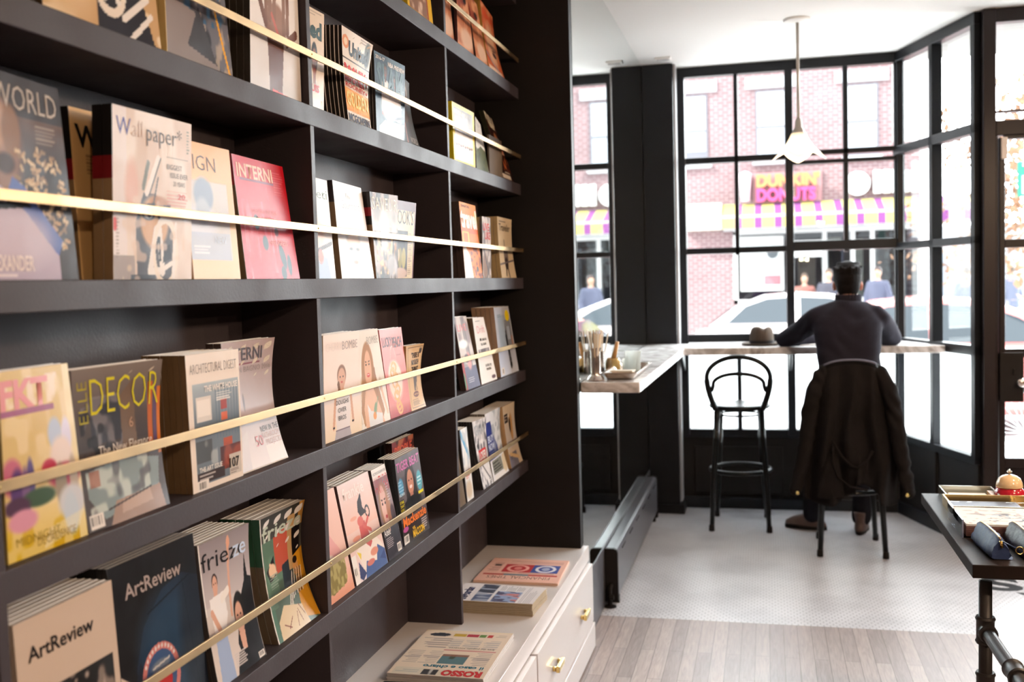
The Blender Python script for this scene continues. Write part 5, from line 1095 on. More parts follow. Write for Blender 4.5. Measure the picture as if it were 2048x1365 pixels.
# fourth shelf, far bay
magazine(L4, 3.379, 3.560, .255, -1.037, -1.047, .010, c_tattoo, 'grey magazine with a blue-grey lower half, left in the far bay, fourth shelf', copies=1, spine=(.2, .15, .15), short='grey magazine with a blue-grey lower half')
magazine(L4, 3.577, 3.800, .243, -1.028, -1.048, .012, c_drift, 'white coffee magazine with pink title in the far bay', copies=3, spine=(.30, .24, .17), short='white coffee magazine with pink title')
magazine(L4, 3.861, 4.157, .273, -1.023, -1.039, .017, c_snow, 'thick pale magazine with a yellow dot and a figure in snow', copies=4, spine=(.52, .42, .34), short='pale magazine with a yellow dot', **F)
# lowest shelf, near bay
magazine(L5, 1.188, 1.412, .292, -1.012, -1.015, .012, c_artw, 'cream art magazine with a black and white photo, lowest shelf near bay', res=(80, 110), spine=(.62, .56, .50), copies=8, short='cream art magazine with black and white photo', **F)
magazine(L5, 1.440, 1.688, .300, -1.042, -1.036, .0105, c_artd, 'black art magazine with a denim pocket and pink round patch', res=(120, 130), xb=-1.015, spine=(.10, .09, .09), copies=9, short='black art magazine with denim and round patch', back=(.16, .14, .14), **F)
magazine(L5, 1.697, 1.884, .274, -1.033, -1.028, .011, c_friezeL, 'grey art magazine with a raised arm and black-clad figure', res=(100, 130), spine=(.22, .20, .20), copies=7, short='grey art magazine with a raised arm', curl=.012, **F)
magazine(L5, 1.941, 2.150, .266, -1.034, -1.029, .017, c_frieze, 'art magazine with a collage in green, orange and stripes, curling open', res=(100, 130), spine=(.30, .24, .17), copies=4, short='art magazine with a green and orange collage', curl=.026, bands=[(.62, 1.0, (.06, .22, .13))], **F)
# lowest shelf, middle bay
magazine(L5, 2.182, 2.352, .256, -1.035, -1.047, .013, c_pink, 'pale pink illustrated magazine partly hidden by the upright, lowest shelf', res=(60, 90), spine=(.30, .16, .15), copies=4, short='pale pink illustrated magazine', **F)
magazine(L5, 2.365, 2.585, .254, -1.045, -1.050, .013, c_frankie, 'pink magazine with an acrobat drawing and white title', res=(90, 116), spine=(.24, .13, .12), copies=3, short='pink magazine with an acrobat drawing', **F)
magazine(L5, 2.595, 2.712, .252, -1.045, -1.050, .008, c_vanity, 'magazine with a red title across a blond portrait', res=(64, 110), spine=(.2, .15, .15), copies=5, short='magazine with red title and blond portrait', **F)
magazine(L5, 2.751, 2.980, .252, -1.034, -1.043, .010, c_tiger, 'grey teen magazine with a pink title and orange headline', res=(90, 110), spine=(.07, .06, .06), copies=4, short='grey teen magazine with a pink title', xb=-1.012)
magazine(L5, 2.86, 3.06, .280, -1.082, -1.085, .010, c_redback, 'dark red celebrity magazine sticking up behind the teen magazine', res=(50, 70), spine=(.15, .06, .06), xb=-1.075, copies=1, short='dark red celebrity magazine')
# lowest shelf, far bay
magazine(L5, 3.225, 3.335, .24, -1.03, -1.03, .010, c_flat_brown, 'black-edged news weekly at the left end of the far bay, lowest shelf', res=(10, 12), spine=(.08, .08, .09), copies=6, short='black-edged news weekly', back=(.2, .2, .22))
magazine(L5, 3.345, 3.435, .250, -1.02, -1.02, .010, c_ny, 'pale news weekly with a blue streak, lowest shelf far bay', res=(30, 56), spine=(.1, .09, .09), copies=5, short='pale news weekly with a blue streak')
magazine(L5, 3.565, 3.705, .250, -1.037, -1.023, .010, c_loser, 'news weekly with a red label and white block letters', res=(50, 76), spine=(.1, .08, .08), copies=5, short='news weekly with a red label', curl=.01)
magazine(L5, 3.712, 3.945, .258, -1.030, -1.030, .009, c_bluew, 'blue and white weekly beside the one with the red label', res=(60, 76), spine=(.4, .38, .36), copies=5, short='blue and white weekly', curl=.014)
magazine(L5, 3.990, 4.185, .252, -1.032, -1.030, .014, c_beige, 'beige magazine at the right end of the lowest shelf', res=(54, 70), spine=(.62, .5, .36), copies=4, short='beige magazine at the right end', curl=.012)

# ================================================================== newspapers on the white worktop
M_news = mat('newsprint_edges', (0.42, 0.34, 0.24), 0.9, nscale=700, namp=0.4, stretch=(.05, .05, 6))
M_newsW = mat('white_newsprint_edges', (0.62, 0.60, 0.60), 0.9, nscale=500, namp=0.25, stretch=(.05, .05, 6))
def paper_quad(P00, P10, P11, P01, ztop, bulge=0.003):
    # u along P00->P10 (towards the viewer's right), v along P00->P01 (away)
    def mp(U, V, O, org=None):
        x = (P00[0] * (1 - U) + P10[0] * U) * (1 - V) + (P01[0] * (1 - U) + P11[0] * U) * V
        y = (P00[1] * (1 - U) + P10[1] * U) * (1 - V) + (P01[1] * (1 - U) + P11[1] * U) * V
        return np.stack([x, y, ztop + O + bulge * np.sin(np.pi * V) * 0.5 + 0 * x], -1)
    return mp
def newspaper(P00, P10, P11, P01, z0, t, n, cov_fn, label, group, flip=False, res=(120, 90), edge=None):
    edge = edge or M_news
    for k in range(n):
        zt = z0 + t * (k + 1) - 0.0006
        jx, jy = (random.uniform(-.002, .002), random.uniform(-.002, .002)) if k < n - 1 else (0, 0)
        loc = (P00[0] + jx, P00[1] + jy, z0 + t * k)
        mp0 = paper_quad(P00, P10, P11, P01, zt)
        def mp(U, V, O): return mp0(U, V, O) - np.array([P00[0], P00[1], z0 + t * k])
        top = k == n - 1
        r = thing('newspaper', loc, label if top else 'newspaper lower in the stack under the ' + group, 'newspaper', ('newspapers under the ' + group) if not top else None)
        b = slab_obj('folded_pages', edge, r, slab_mesh(mp, -0.0003, -t + 0.0007))
        if top:
            c = Cov(res[0], res[1], (.8, .8, .8)); c.phys = 1.0; cov_fn(c)
            if flip == 90: sheet_object('front_page', c, (lambda U, V, O: mp(1 - V, U, O)), M_matte, r)
            elif flip: sheet_object('front_page', c, (lambda U, V, O: mp(1 - U, 1 - V, O)), M_matte, r)
            else: sheet_object('front_page', c, mp, M_matte, r)
def n_ft(c):
    c.img[:] = (.90, .72, .66); c.t('FINANCIAL TIMES', .12, .79, .11, .76, (.25, .16, .15), -.01); c.rect(.05, .70, .40, .76, (.70, .22, .20)).rect(.40, .70, .70, .76, (.30, .45, .52)).rect(.70, .70, .95, .76, (.70, .25, .22))
    c.rect(.06, .28, .40, .62, (.20, .28, .58)).rect(.40, .28, .76, .62, (.70, .14, .16)); c.ring(.23, .45, .11, .13, .18, (.85, .85, .90)).ring(.58, .45, .12, .13, .18, (.92, .66, .62)).ell(.23, .45, .05, .07, (.62, .66, .8)).ell(.58, .45, .05, .07, (.85, .5, .48)); c.lines(.10, .64, .78, .69, 2, (.45, .33, .30), .7); c.lines(.80, .20, .96, .62, 14, (.62, .45, .41), .7, 3); c.lines(.05, .04, .75, .24, 9, (.62, .45, .41), .6, 5); c.rect(.82, .30, .90, .36, (.2, .15, .15))
def n_guard(c):
    c.img[:] = (.88, .88, .90); c.rect(0, .80, 1, .98, (.90, .90, .92)); c.t('theguardian', .05, .83, .11, .70, (.12, .18, .38), .03); c.rect(.02, .56, .42, .76, (.30, .36, .50)); c.rect(.46, .56, .98, .76, (.20, .22, .30)); c.noise(8, 12, (.66, .70, .78), seed=4, box=(.02, .56, .98, .76), a=.8); c.rect(.02, .22, .60, .52, (.56, .64, .80)); c.noise(14, 18, (.30, .30, .42), seed=5, box=(.02, .22, .62, .52), thr=.52); c.noise(10, 12, (.80, .52, .52), seed=9, box=(.05, .22, .58, .5), thr=.6); c.lines(.65, .22, .98, .52, 12, (.6, .6, .63), .7, 3); c.lines(.02, .03, .98, .19, 8, (.66, .66, .70), .6, 4)
def n_il(c):
    c.img[:] = (.86, .80, .73); c.rect(.04, .86, .96, .99, (.60, .70, .68), .2); c.t('ROSSO', .04, .885, .10, .42, (.72, .12, .14), .06); c.rect(.50, .88, .66, .98, (.15, .14, .16)); c.noise(8, 20, (.7, .7, .7), seed=3, box=(.5, .88, .66, .98)); c.lines(.70, .90, .96, .97, 4, (.55, .6, .62), .7); c.t('il caso e chiaro', .06, .79, .06, .64, (.10, .42, .52), .03); c.rect(.06, .765, .90, .775, (.72, .3, .35)); c.rect(.30, .56, .58, .76, (.30, .44, .48)); c.noise(9, 12, (.22, .26, .2), seed=5, box=(.30, .56, .58, .66), a=.9); c.rect(.3, .56, .58, .60, (.55, .34, .26), .8)
    for k, u in enumerate((.06, .60, .80)): c.lines(u, .50, u + .19, .76, 16, (.55, .53, .54), .7, 3 + k)
    c.lines(.06, .50, .28, .76, 16, (.55, .53, .54), .7, 9); c.rect(.05, .455, .62, .475, (.7, .4, .42), .8); c.t('Ipse dal popolo soccorso', .08, .405, .035, .5, (.2, .2, .25), .0)
    for k in range(3): c.lines(.06 + .21 * k, .22, .25 + .21 * k, .40, 12, (.56, .58, .62), .7, 14 + k)
    c.rect(.0, .0, 1, .03, (.86, .80, .70)); c.rect(.70, .07, .92, .15, (.86, .80, .73)); c.ell(.80, .11, .12, .045, (.14, .14, .2)); c.rect(.50, .07, .64, .14, (.74, .62, .20)).rect(.36, .07, .49, .14, (.66, .18, .25)).rect(.27, .07, .35, .14, (.35, .50, .25)).rect(.20, .07, .26, .14, (.70, .2, .18)); c.lines(.05, .07, .18, .14, 4, (.6, .55, .5), .8); c.lines(.62, .18, .95, .44, 18, (.50, .48, .50), .8, 8)
def n_navy(c):
    c.img[:] = (.12, .17, .24); c.rect(.1, .2, .4, .9, (.65, .2, .2)); c.lines(.45, .1, .95, .9, 5, (.75, .78, .8), .8, 3)
zt = 0.4319
newspaper((-1.080, 3.667), (-.757, 3.667), (-.772, 3.978), (-1.078, 3.98), zt, 0.010, 1, n_ft, 'salmon pink newspaper lying alone at the far end of the worktop', 'pink newspaper', flip=True, edge=mat('salmon_newsprint', (.72, .48, .38), .9, nscale=300, namp=.2))
newspaper((-1.060, 3.315), (-.771, 3.311), (-.761, 3.501), (-1.064, 3.517), zt, 0.0062, 7, n_guard, 'white newspaper with blue masthead on top of the thick stack on the worktop', 'blue masthead newspaper stack', flip=90)
newspaper((-1.068, 2.560), (-.770, 2.56), (-.775, 2.695), (-1.06, 2.68), zt, 0.006, 1, n_navy, 'dark navy newspaper just showing at the bottom edge of the picture', 'navy newspaper')
newspaper((-1.060, 2.700), (-.776, 2.702), (-.781, 3.079), (-1.061, 3.071), zt, 0.0055, 4, n_il, 'cream foreign-language newspaper with teal headline on the nearest stack', 'cream foreign-language newspaper', flip=True, edge=M_newsW)

# ================================================================== bentwood bar stools
def arc_pts(f, n=28): return [f(i / (n - 1)) for i in range(n)]
def stool(cx, cy, label, group='black bentwood bar stools'):
    t = thing('bar_stool', (cx, cy, 0), label, 'stool', group)
    zs = 0.760; yb = cy - 0.175
    MB().lathe([(0.001, -.026), (.17, -.026), (.186, -.018), (.190, -.006), (.186, 0.0), (.176, .004), (.16, .0), (.001, -.002)], (cx, cy, zs), 40).build('seat', M_blk, t, smooth=True, auto=50)
    legs = {}
    for sx in (-1, 1):
        legs[sx] = [(cx + sx * .133, yb + .045, zs - .02), (cx + sx * .140, yb + .035, .55), (cx + sx * .155, yb + .010, .36), (cx + sx * .172, yb - .03, 0.0)]
        MB().tube(legs[sx], [.019, .018, .0165, .0145], 12).build('leg', M_blk, t, smooth=True)
        MB().tube([(cx + sx * .12, cy + .12, zs - .02), (cx + sx * .135, cy + .15, .36), (cx + sx * .158, cy + .20, 0.0)], [.017, .016, .014], 12).build('leg', M_blk, t, smooth=True)
    ring = [(cx + .183 * math.cos(2 * math.pi * k / 40), cy - .005 + .183 * math.sin(2 * math.pi * k / 40), .352) for k in range(40)]
    MB().tube(ring, .014, 10, closed=True).build('foot_ring', M_blk, t, smooth=True)
    ap = [(cx + .125 * math.cos(2 * math.pi * k / 36), cy + .125 * math.sin(2 * math.pi * k / 36), zs - .062) for k in range(36)]
    MB().tube(ap, .0065, 8, closed=True).build('seat_hoop', M_blk, t, smooth=True)
    def hoop(w0, w1, ztop, zb, wid):
        def f(s):
            a = math.pi * s; x = -math.cos(a); h = math.sin(a)
            ww = w0 + (w1 - w0) * min(1, h * 1.25)
            return (cx + x * ww if abs(x) < .999 else cx + x * w0, yb - 0.015 * h, zb + (ztop - zb) * h ** .62)
        return arc_pts(f, 44)
    # outer hoop: rises from the seat, widens, closes in a round arch
    def outer(s, W0, W1, Zb, Zm, Zt):
        # s 0..1 ; sides then semicircle
        if s < .28: k = s / .28; return (-(W0 + (W1 - W0) * math.sin(k * math.pi / 2)), Zb + (Zm - Zb) * k)
        if s > .72: k = (1 - s) / .28; return ((W0 + (W1 - W0) * math.sin(k * math.pi / 2)), Zb + (Zm - Zb) * k)
        a = math.pi * (s - .28) / .44; return (-W1 * math.cos(a), Zm + (Zt - Zm) * math.sin(a))
    P = []
    for i in range(60):
        x, z = outer(i / 59, .140, .188, zs - .015, .945, 1.072); P.append((cx + x, yb + .01 - .06 * (z - zs) / .3, z))
    MB().tube(P, [.0185 if (q_[2] < .93) else .0150 for q_ in P], 12).build('back_hoop', M_blk, t, smooth=True)
    P = []
    for i in range(50):
        x, z = outer(i / 49, .162, .150, .860, .905, .968); P.append((cx + x, yb + .012 - .06 * (z - zs) / .3, z))
    MB().tube(P, .0125, 10).build('inner_hoop', M_blk, t, smooth=True)
    for sx, sy in ((-1, -1), (1, -1), (-1, 1), (1, 1)):
        x = cx + sx * (.172 if sy < 0 else .158); y = (yb - .03) if sy < 0 else cy + .20
        MB().lathe([(.016, 0), (.0175, .004), (.0165, .035), (.0135, .04)], (x, y, 0.0), 14).build('rubber_foot', M_blackwall, t, smooth=True, auto=50)
    return t
stool(-0.165, 6.56, 'empty black bentwood bar stool with round back, facing the window')
stool(0.448, 6.05, 'black bentwood bar stool occupied by the seated man, coat over its back')

# ================================================================== the seated man
px, py = 0.448, 6.05
man = thing('person', (px, py, 0), 'man in a dark jumper seen from behind, seated on a stool, leaning on the counter', 'person')
M_skin = mat('warm_skin', (0.42, 0.20, 0.14), 0.55, nscale=14, namp=0.08)
M_skin.node_tree.nodes['Principled BSDF'].inputs['Subsurface Weight'].default_value = 0.3
M_skin.node_tree.nodes['Principled BSDF'].inputs['Subsurface Scale'].default_value = 0.03
M_hair = mat('very_dark_brown_hair', (0.007, 0.005, 0.005), 0.7, nscale=90, namp=0.5, bump=0.7, bscale=240, stretch=(1, 1, .35))
M_hair.node_tree.nodes['Principled BSDF'].inputs['Specular IOR Level'].default_value = 0.15
M_jump = mat('charcoal_navy_knit', (0.017, 0.015, 0.022), 0.9, nscale=20, namp=0.15, bump=0.35, bscale=420, sheen=0.0)
M_trou = mat('black_denim', (0.012, 0.012, 0.016), 0.9, nscale=30, namp=0.2, bump=0.2, bscale=500)
M_shoe = mat('brown_leather', (0.075, 0.038, 0.028), 0.42, nscale=22, namp=0.25, bump=0.15, bscale=120)
hx, hy, hz = 0.462, 6.255, 1.505
b = Blob()
b.ell((hx, hy, hz + .015), (.070, .092, .098)).ell((hx, hy + .02, hz - .05), (.056, .075, .068)).ell((hx, hy + .055, hz - .085), (.034, .032, .028))
b.cap((hx, hy + .088, hz + .005), .010, (hx, hy + .106, hz - .022), .013); b.ell((hx, hy + .085, hz - .055), (.024, .012, .008)); b.cap((hx - .04, hy + .078, hz + .032), .008, (hx + .04, hy + .078, hz + .032), .008)
for s_ in (-1, 1): b.ell((hx + s_ * .074, hy - .004, hz - .020), (.009, .019, .031), rot=Matrix.Rotation(s_ * .35, 3, 'Z')); b.ell((hx + s_ * .031, hy + .080, hz + .015), (.011, .006, .006))
b.chain([(hx, 6.175, 1.36), (hx, hy - .02, hz - .06)], [.058, .055])
b.loft([(px, 5.99, .79, .150, .105), (px, 6.0, .90, .145, .100), (px, 6.02, 1.05, .138, .092), (px, 6.07, 1.18, .140, .088), (px, 6.12, 1.28, .135, .075), (px + .005, 6.15, 1.35, .075, .055), (px + .008, 6.17, 1.40, .052, .050)])
LA = [(px - .165, 6.14, 1.315), (px - .235, 6.28, 1.235), (px - .335, 6.455, 1.168), (px - .20, 6.575, 1.160), (px - .135, 6.63, 1.158)]
RA = [(px + .170, 6.14, 1.310), (px + .225, 6.28, 1.235), (px + .278, 6.445, 1.168), (px + .19, 6.60, 1.160), (px + .13, 6.66, 1.158)]
for A_ in (LA, RA): b.chain(A_, [.036, .036, .030, .026, .023])
def hand(b, w, d, side):
    d = Vector(d).normalized(); sd = Vector((d.y, -d.x, 0)) * side; w = Vector(w)
    pal = w + d * .045
    b.cap(w, .020, pal, .026, ); b.cap(w + sd * .012, .018, pal + sd * .018 + d * .02, .016); b.cap(w - sd * .012, .018, pal - sd * .018 + d * .018, .016)
    for k, (o, l) in enumerate(((.030, .062), (.011, .074), (-.009, .069), (-.028, .054))):
        p0 = pal + sd * o + d * .025; p1 = p0 + d * l * .45 + Vector((0, 0, .006)); p2 = p1 + d * l * .33 + Vector((0, 0, -.010)); p3 = p2 + d * l * .22 + Vector((0, 0, -.012))
        b.chain([p0, p1, p2, p3], [.0095, .009, .008, .007])
    q0 = w + sd * .022 + d * .012; q1 = q0 + sd * .028 + d * .030; q2 = q1 + sd * .004 + d * .028
    b.chain([q0, q1, q2], [.012, .0105, .0085])
hand(b, LA[-1], (.55, .6, 0), 1); hand(b, RA[-1], (-.55, .6, 0), -1)
LL = [(px - .085, 6.03, .835), (px - .15, 6.34, .70), (px - .185, 6.47, .14)]
RL = [(px + .085, 6.03, .835), (px + .13, 6.34, .70), (px + .095, 6.43, .14)]
for A_ in (LL, RL): b.chain(A_, [.085, .058, .040])
b.chain([LL[-1], (px - .185, 6.47, .07), (px - .26, 6.50, .04)], [.04, .036, .03]); b.chain([RL[-1], (px + .095, 6.43, .07), (px + .10, 6.51, .04)], [.04, .036, .03])
b.fuse('body', M_skin, man, voxel=0.0065, smooth=3)
# hair
h = Blob().ell((hx, hy - .024, hz + .030), (.0800, .092, .096)).ell((hx, hy - .048, hz - .012), (.069, .058, .084)).ell((hx + .004, hy + .02, hz + .085), (.062, .062, .036))
for k in range(26):
    a = 2 * math.pi * k / 26; h.cap((hx + .066 * math.cos(a), hy - .03 + .07 * math.sin(a), hz + .06), .018, (hx + .078 * math.cos(a), hy - .03 + .085 * math.sin(a), hz + .085 + .008 * math.sin(k * 2.3)), .006); h.cap((hx + .045 * math.cos(a), hy + .05 * math.sin(a), hz + .092), .016, (hx + .060 * math.cos(a) + .006, hy + .062 * math.sin(a), hz + .112), .007)
ho = h.fuse('hair', M_hair, man, voxel=0.006, smooth=2)
bm = bmesh.new(); bm.from_mesh(ho.data)
bm.free()
# jumper
j = Blob().loft([(px - .002, 5.985, .93, .168, .122), (px, 5.99, .99, .166, .120), (px, 6.005, 1.06, .165, .116), (px, 6.04, 1.14, .172, .118), (px, 6.08, 1.22, .182, .118), (px, 6.115, 1.29, .186, .108), (px + .004, 6.14, 1.345, .155, .088), (px + .008, 6.165, 1.385, .095, .070), (px + .010, 6.18, 1.405, .060, .058)])
for s_ in (-1, 1): j.cap((px + s_ * .045, 6.165, 1.372), .036, (px + s_ * .158, 6.14, 1.312), .060)
for A_ in (LA, RA): j.chain([tuple(Vector(A_[0]) + Vector((0, 0, -.012)))] + A_[1:4] + [tuple(Vector(A_[3]).lerp(Vector(A_[4]), .6))], [.064, .061, .053, .040, .034])
j.fuse('jumper', M_jump, man, voxel=0.008, smooth=22, disp=lambda p, n: n * (0.006 * math.sin(p.z * 55 + 5 * math.sin(p.x * 16) + p.y * 12) * (0.3 + 0.7 * mnoise.noise(p * 7)) + .003))
cl = Blob()
for k in range(24):
    a = 2 * math.pi * k / 24
    p0 = Vector((hx + .064 * math.cos(a), 6.188 + .060 * math.sin(a), 1.385)); p1 = p0 + Vector((.004 * math.cos(a), .012 + .004 * math.sin(a), .048))
    a2 = 2 * math.pi * (k + 1) / 24; q0 = Vector((hx + .064 * math.cos(a2), 6.188 + .060 * math.sin(a2), 1.385))
    cl.cap(p0, .010, p1, .008)
cl.fuse('collar', M_jump, man, voxel=0.006, smooth=3, label='stand-up collar')
# trousers
q = Blob().loft([(px, 6.01, .775, .160, .135), (px, 6.0, .84, .175, .140), (px, 6.0, .93, .168, .122), (px, 6.0, .96, .160, .112)])
for A_ in (LL, RL): q.chain([A_[0], A_[1], tuple(Vector(A_[1]).lerp(Vector(A_[2]), .5)), tuple(Vector(A_[2]) + Vector((0, 0, -.045)))], [.100, .075, .062, .058])
q.fuse('trousers', M_trou, man, voxel=0.009, smooth=5)
def shoe(cx, cy, ang, nm):
    R_ = Matrix.Translation((cx, cy, 0)) @ Matrix.Rotation(ang, 4, 'Z')
    g = Blob()
    vs0 = len(g.v)
    g.loft([(0, .01, .022, .040, .130), (0, .012, .045, .039, .124), (0, -.002, .070, .036, .095), (0, -.045, .100, .036, .052), (0, -.050, .135, .042, .050)], pw=2.2)
    g.v = [tuple(R_ @ Vector(p)) for p in g.v]
    o = g.fuse(nm, M_shoe, man, voxel=0.006, smooth=4)
    s2 = MB().prism([(-.041 * math.sin(t_) * (1.0 if math.cos(t_) > 0 else .86), .13 * math.cos(t_) + .01) for t_ in [2 * math.pi * k / 28 for k in range(28)]], 0.002, .024, 'z')
    s2.v = [tuple(R_ @ Vector(p)) for p in s2.v]; s2.build('sole', M_blackwall, o, bevel=.003)
shoe(px - .215, 6.485, math.radians(72), 'shoe'); shoe(px + .098, 6.455, math.radians(-12), 'shoe')

# ---- the coat over the chair back
jk = thing('coat', (0.45, 5.84, 0.33), 'long dark brown-grey coat draped over the occupied stool with both sleeves hanging', 'coat')
M_coat = mat('charcoal_brown_waxed_cotton', (0.011, 0.009, 0.009), 0.85, nscale=9, namp=0.5, bump=0.4, bscale=55, sheen=0.0)
M_lining = mat('pale_blue_grey_binding', (0.16, 0.16, 0.21), 0.8, nscale=20, namp=0.1)
cxj = 0.445
def coat_pt(u, v, front=True):
    # u -1..1 across, v 0 top .. 1 hem
    hw = 0.165 + .055 * min(1, v * 3.0) + .025 * v
    zt = 1.078 - .050 * abs(u) ** 2.2
    zb = 0.345 + .035 * math.sin(u * 4.2 + 1.0) + (.05 if 0.05 < u < .6 else 0) - .02 * abs(u)
    z = zt + (zb - zt) * v
    x = cxj + u * hw + .012 * math.sin(v * 9 + u * 3)
    fold = .042 * v ** .5 * math.sin(u * 11 + .8 * math.sin(v * 4) + 1.3) + .012 * math.sin(u * 23 + v * 6) * v
    y = 5.818 - .045 * math.sin(min(1, v * 2.2) * math.pi / 2) - fold * .8 - (.020 * (1 - u * u)) + .060 * abs(u) ** 3 * v + .03 * (abs(u) ** 3)
    return (x, y, z)
NU, NV = 60, 50
vs = [coat_pt(-1 + 2 * i / (NU - 1), k / (NV - 1)) for k in range(NV) for i in range(NU)]
# over the top and a little way down inside
top_in = [(x, y + .05 + .01 * abs((i / (NU - 1)) * 2 - 1), z - .01) for i, (x, y, z) in enumerate(vs[:NU])]
inn = [(x, y + .028, z - .16) for (x, y, z) in top_in]
fs = [(k * NU + i, k * NU + i + 1, (k + 1) * NU + i + 1, (k + 1) * NU + i) for k in range(NV - 1) for i in range(NU - 1)]
n = len(vs)
apex = [(x, y + .025, z + .014) for (x, y, z) in vs[:NU]]
allv = vs + apex + top_in + inn
def row(a, b_): return [(a + i, a + i + 1, b_ + i + 1, b_ + i) for i in range(NU - 1)]
fs += row(0, n) + row(n, n + NU) + row(n + NU, n + 2 * NU)
cb_ = MB().add(allv, fs).build('coat_back', M_coat, jk, smooth=True, fixn=False)
so = cb_.modifiers.new('s', 'SOLIDIFY'); so.thickness = .006; so.offset = 0
MB().tube([(x, y + .012, z + .012) for (x, y, z) in vs[6:NU - 6:3]], .0055, 8).build('neck_binding', M_lining, jk, smooth=True, label='pale blue-grey neck binding')
def sleeve(side):
    g = Blob()
    P = [(cxj + side * .150, 5.835, 1.010), (cxj + side * .195, 5.815, .92), (cxj + side * .222, 5.800, .78), (cxj + side * .240, 5.79, .64), (cxj + side * (.262 if side > 0 else .268), 5.785, .50), (cxj + side * (.285 if side > 0 else .300), 5.785, .385)]
    g.chain(P, [.050, .056, .056, .052, .047, .042], flat=(.80, .85, 1))
    o = g.fuse('sleeve', M_coat, jk, voxel=.008, smooth=5, disp=lambda p, nn: nn * (.007 * math.sin(p.z * 75 + 6 * math.sin(p.x * 20)) * (.4 + mnoise.noise(p * 9)) + .004 * mnoise.noise(p * 26)))
    MB().lathe([(.001, 0), (.011, .001), (.012, .005), (.001, .006)], (0, 0, 0), 16, axis='y')
    bt = MB().lathe([(.001, 0), (.010, .001), (.011, .005), (.001, .007)], (0, 0, 0), 16, axis='y')
    ex, ey, ez = P[-1]; bt.v = [(x + ex - side * .012, -y + ey - .038, z + ez - .012) for x, y, z in bt.v]
    bt.build('button', M_gold, o, smooth=True, label='brass button')
sleeve(-1); sleeve(1)
# hanging front flaps, belt and pocket
fl_ = Blob().loft([(cxj - .115, 5.755, .345, .075, .022), (cxj - .115, 5.752, .42, .066, .026), (cxj - .11, 5.75, .52, .045, .026), (cxj - .10, 5.76, .60, .022, .018)])
fl_.fuse('front_flap', M_coat, jk, voxel=.008, smooth=5)
MB().tube([(cxj - .105, 5.735, .66), (cxj - .06, 5.722, .58), (cxj - .01, 5.718, .53), (cxj + .02, 5.716, .52), (cxj + .07, 5.72, .56), (cxj + .10, 5.728, .61)], .007, 8).build('belt', M_coat, jk, smooth=True)
MB().tube([(cxj - .10, 5.735, .66), (cxj - .105, 5.722, .55), (cxj - .08, 5.716, .47), (cxj - .02, 5.712, .42), (cxj + .07, 5.712, .40)], .006, 8).build('belt', M_coat, jk, smooth=True)

# ---- on the window counter
hat = thing('hat', (-0.025, 6.62, 1.1255), 'grey-brown felt trilby hat lying on the counter beside the man', 'hat')
M_felt = mat('grey_brown_felt', (0.080, 0.062, 0.050), 0.95, nscale=24, namp=0.15, bump=0.2, bscale=300)
M_band = mat('black_hat_band', (0.03, 0.028, 0.03), 0.7, nscale=30, namp=0.2)
def hatfn(a, k): return 1.0
crown = []; NS = 48
prof = [(.078, .012), (.078, .03), (.077, .060), (.073, .085), (.064, .104), (.048, .114), (.02, .111), (.001, .107)]
mb = MB(); vs = []
for r, z in prof:
    for i in range(NS):
        a = 2 * math.pi * i / NS; x = r * math.cos(a) * .96; y = r * math.sin(a) * 1.12
        dent = .010 * math.exp(-((x - .012) / .020) ** 2) * (z / .1) ** 3
        pinch = 1 - .16 * math.exp(-((y + .06) / .04) ** 2) * (z / .1)
        vs.append((-0.025 + x * pinch, 6.62 + y, 1.1262 + z - dent))
fs = [(i * NS + k, i * NS + (k + 1) % NS, (i + 1) * NS + (k + 1) % NS, (i + 1) * NS + k) for i in range(len(prof) - 1) for k in range(NS)]
MB().add(vs, fs).build('crown', M_felt, hat, smooth=True)
mb = MB(); vs = []
for r, z in ((.072, .014), (.095, .007), (.118, .006), (.128, .012), (.128, .009), (.118, .003), (.095, .003), (.072, .009)):
    for i in range(NS):
        a = 2 * math.pi * i / NS; vs.append((-0.025 + r * math.cos(a) * .98, 6.62 + r * math.sin(a) * 1.1, 1.1256 + z))
fs = [(i * NS + k, i * NS + (k + 1) % NS, ((i + 1) % 8) * NS + (k + 1) % NS, ((i + 1) % 8) * NS + k) for i in range(8) for k in range(NS)]
MB().add(vs, fs).build('brim', M_felt, hat, smooth=True)
mb = MB(); vs = []
for r, z in ((.0795, .012), (.0788, .030)):
    for i in range(NS): a = 2 * math.pi * i / NS; vs.append((-0.025 + r * math.cos(a) * .96, 6.62 + r * math.sin(a) * 1.12, 1.1256 + z))
MB().add(vs, [(k, (k + 1) % NS, NS + (k + 1) % NS, NS + k) for k in range(NS)]).build('hat_band', M_band, hat, smooth=True)
npp = thing('newspaper', (0.36, 6.62, 1.1255), 'open newspaper with pink pictures lying under the seated man\'s hands', 'newspaper')
def n_open(c):
    c.img[:] = (.90, .88, .86); c.lines(.04, .05, .45, .9, 22, (.6, .6, .6), .6); c.lines(.55, .05, .96, .6, 16, (.6, .6, .6), .6, 4); c.rect(.05, .5, .3, .85, (.75, .30, .35)); c.rect(.58, .65, .9, .92, (.5, .25, .25))
c = Cov(60, 40, (.8, .8, .8)); c.phys = 1; n_open(c)
sheet_object('pages', c, lambda U, V, O: np.stack([-.19 + .36 * U, -.13 + .24 * V, .0055 + O + .012 * np.sin(np.pi * U) ** 2 * 0 + .004 * np.abs(U - .5)], -1), M_matte, npp)
MB().box(.17, .53, 6.49, 6.73, 1.1256, 1.1308).build('lower_sheets', M_paper, npp)

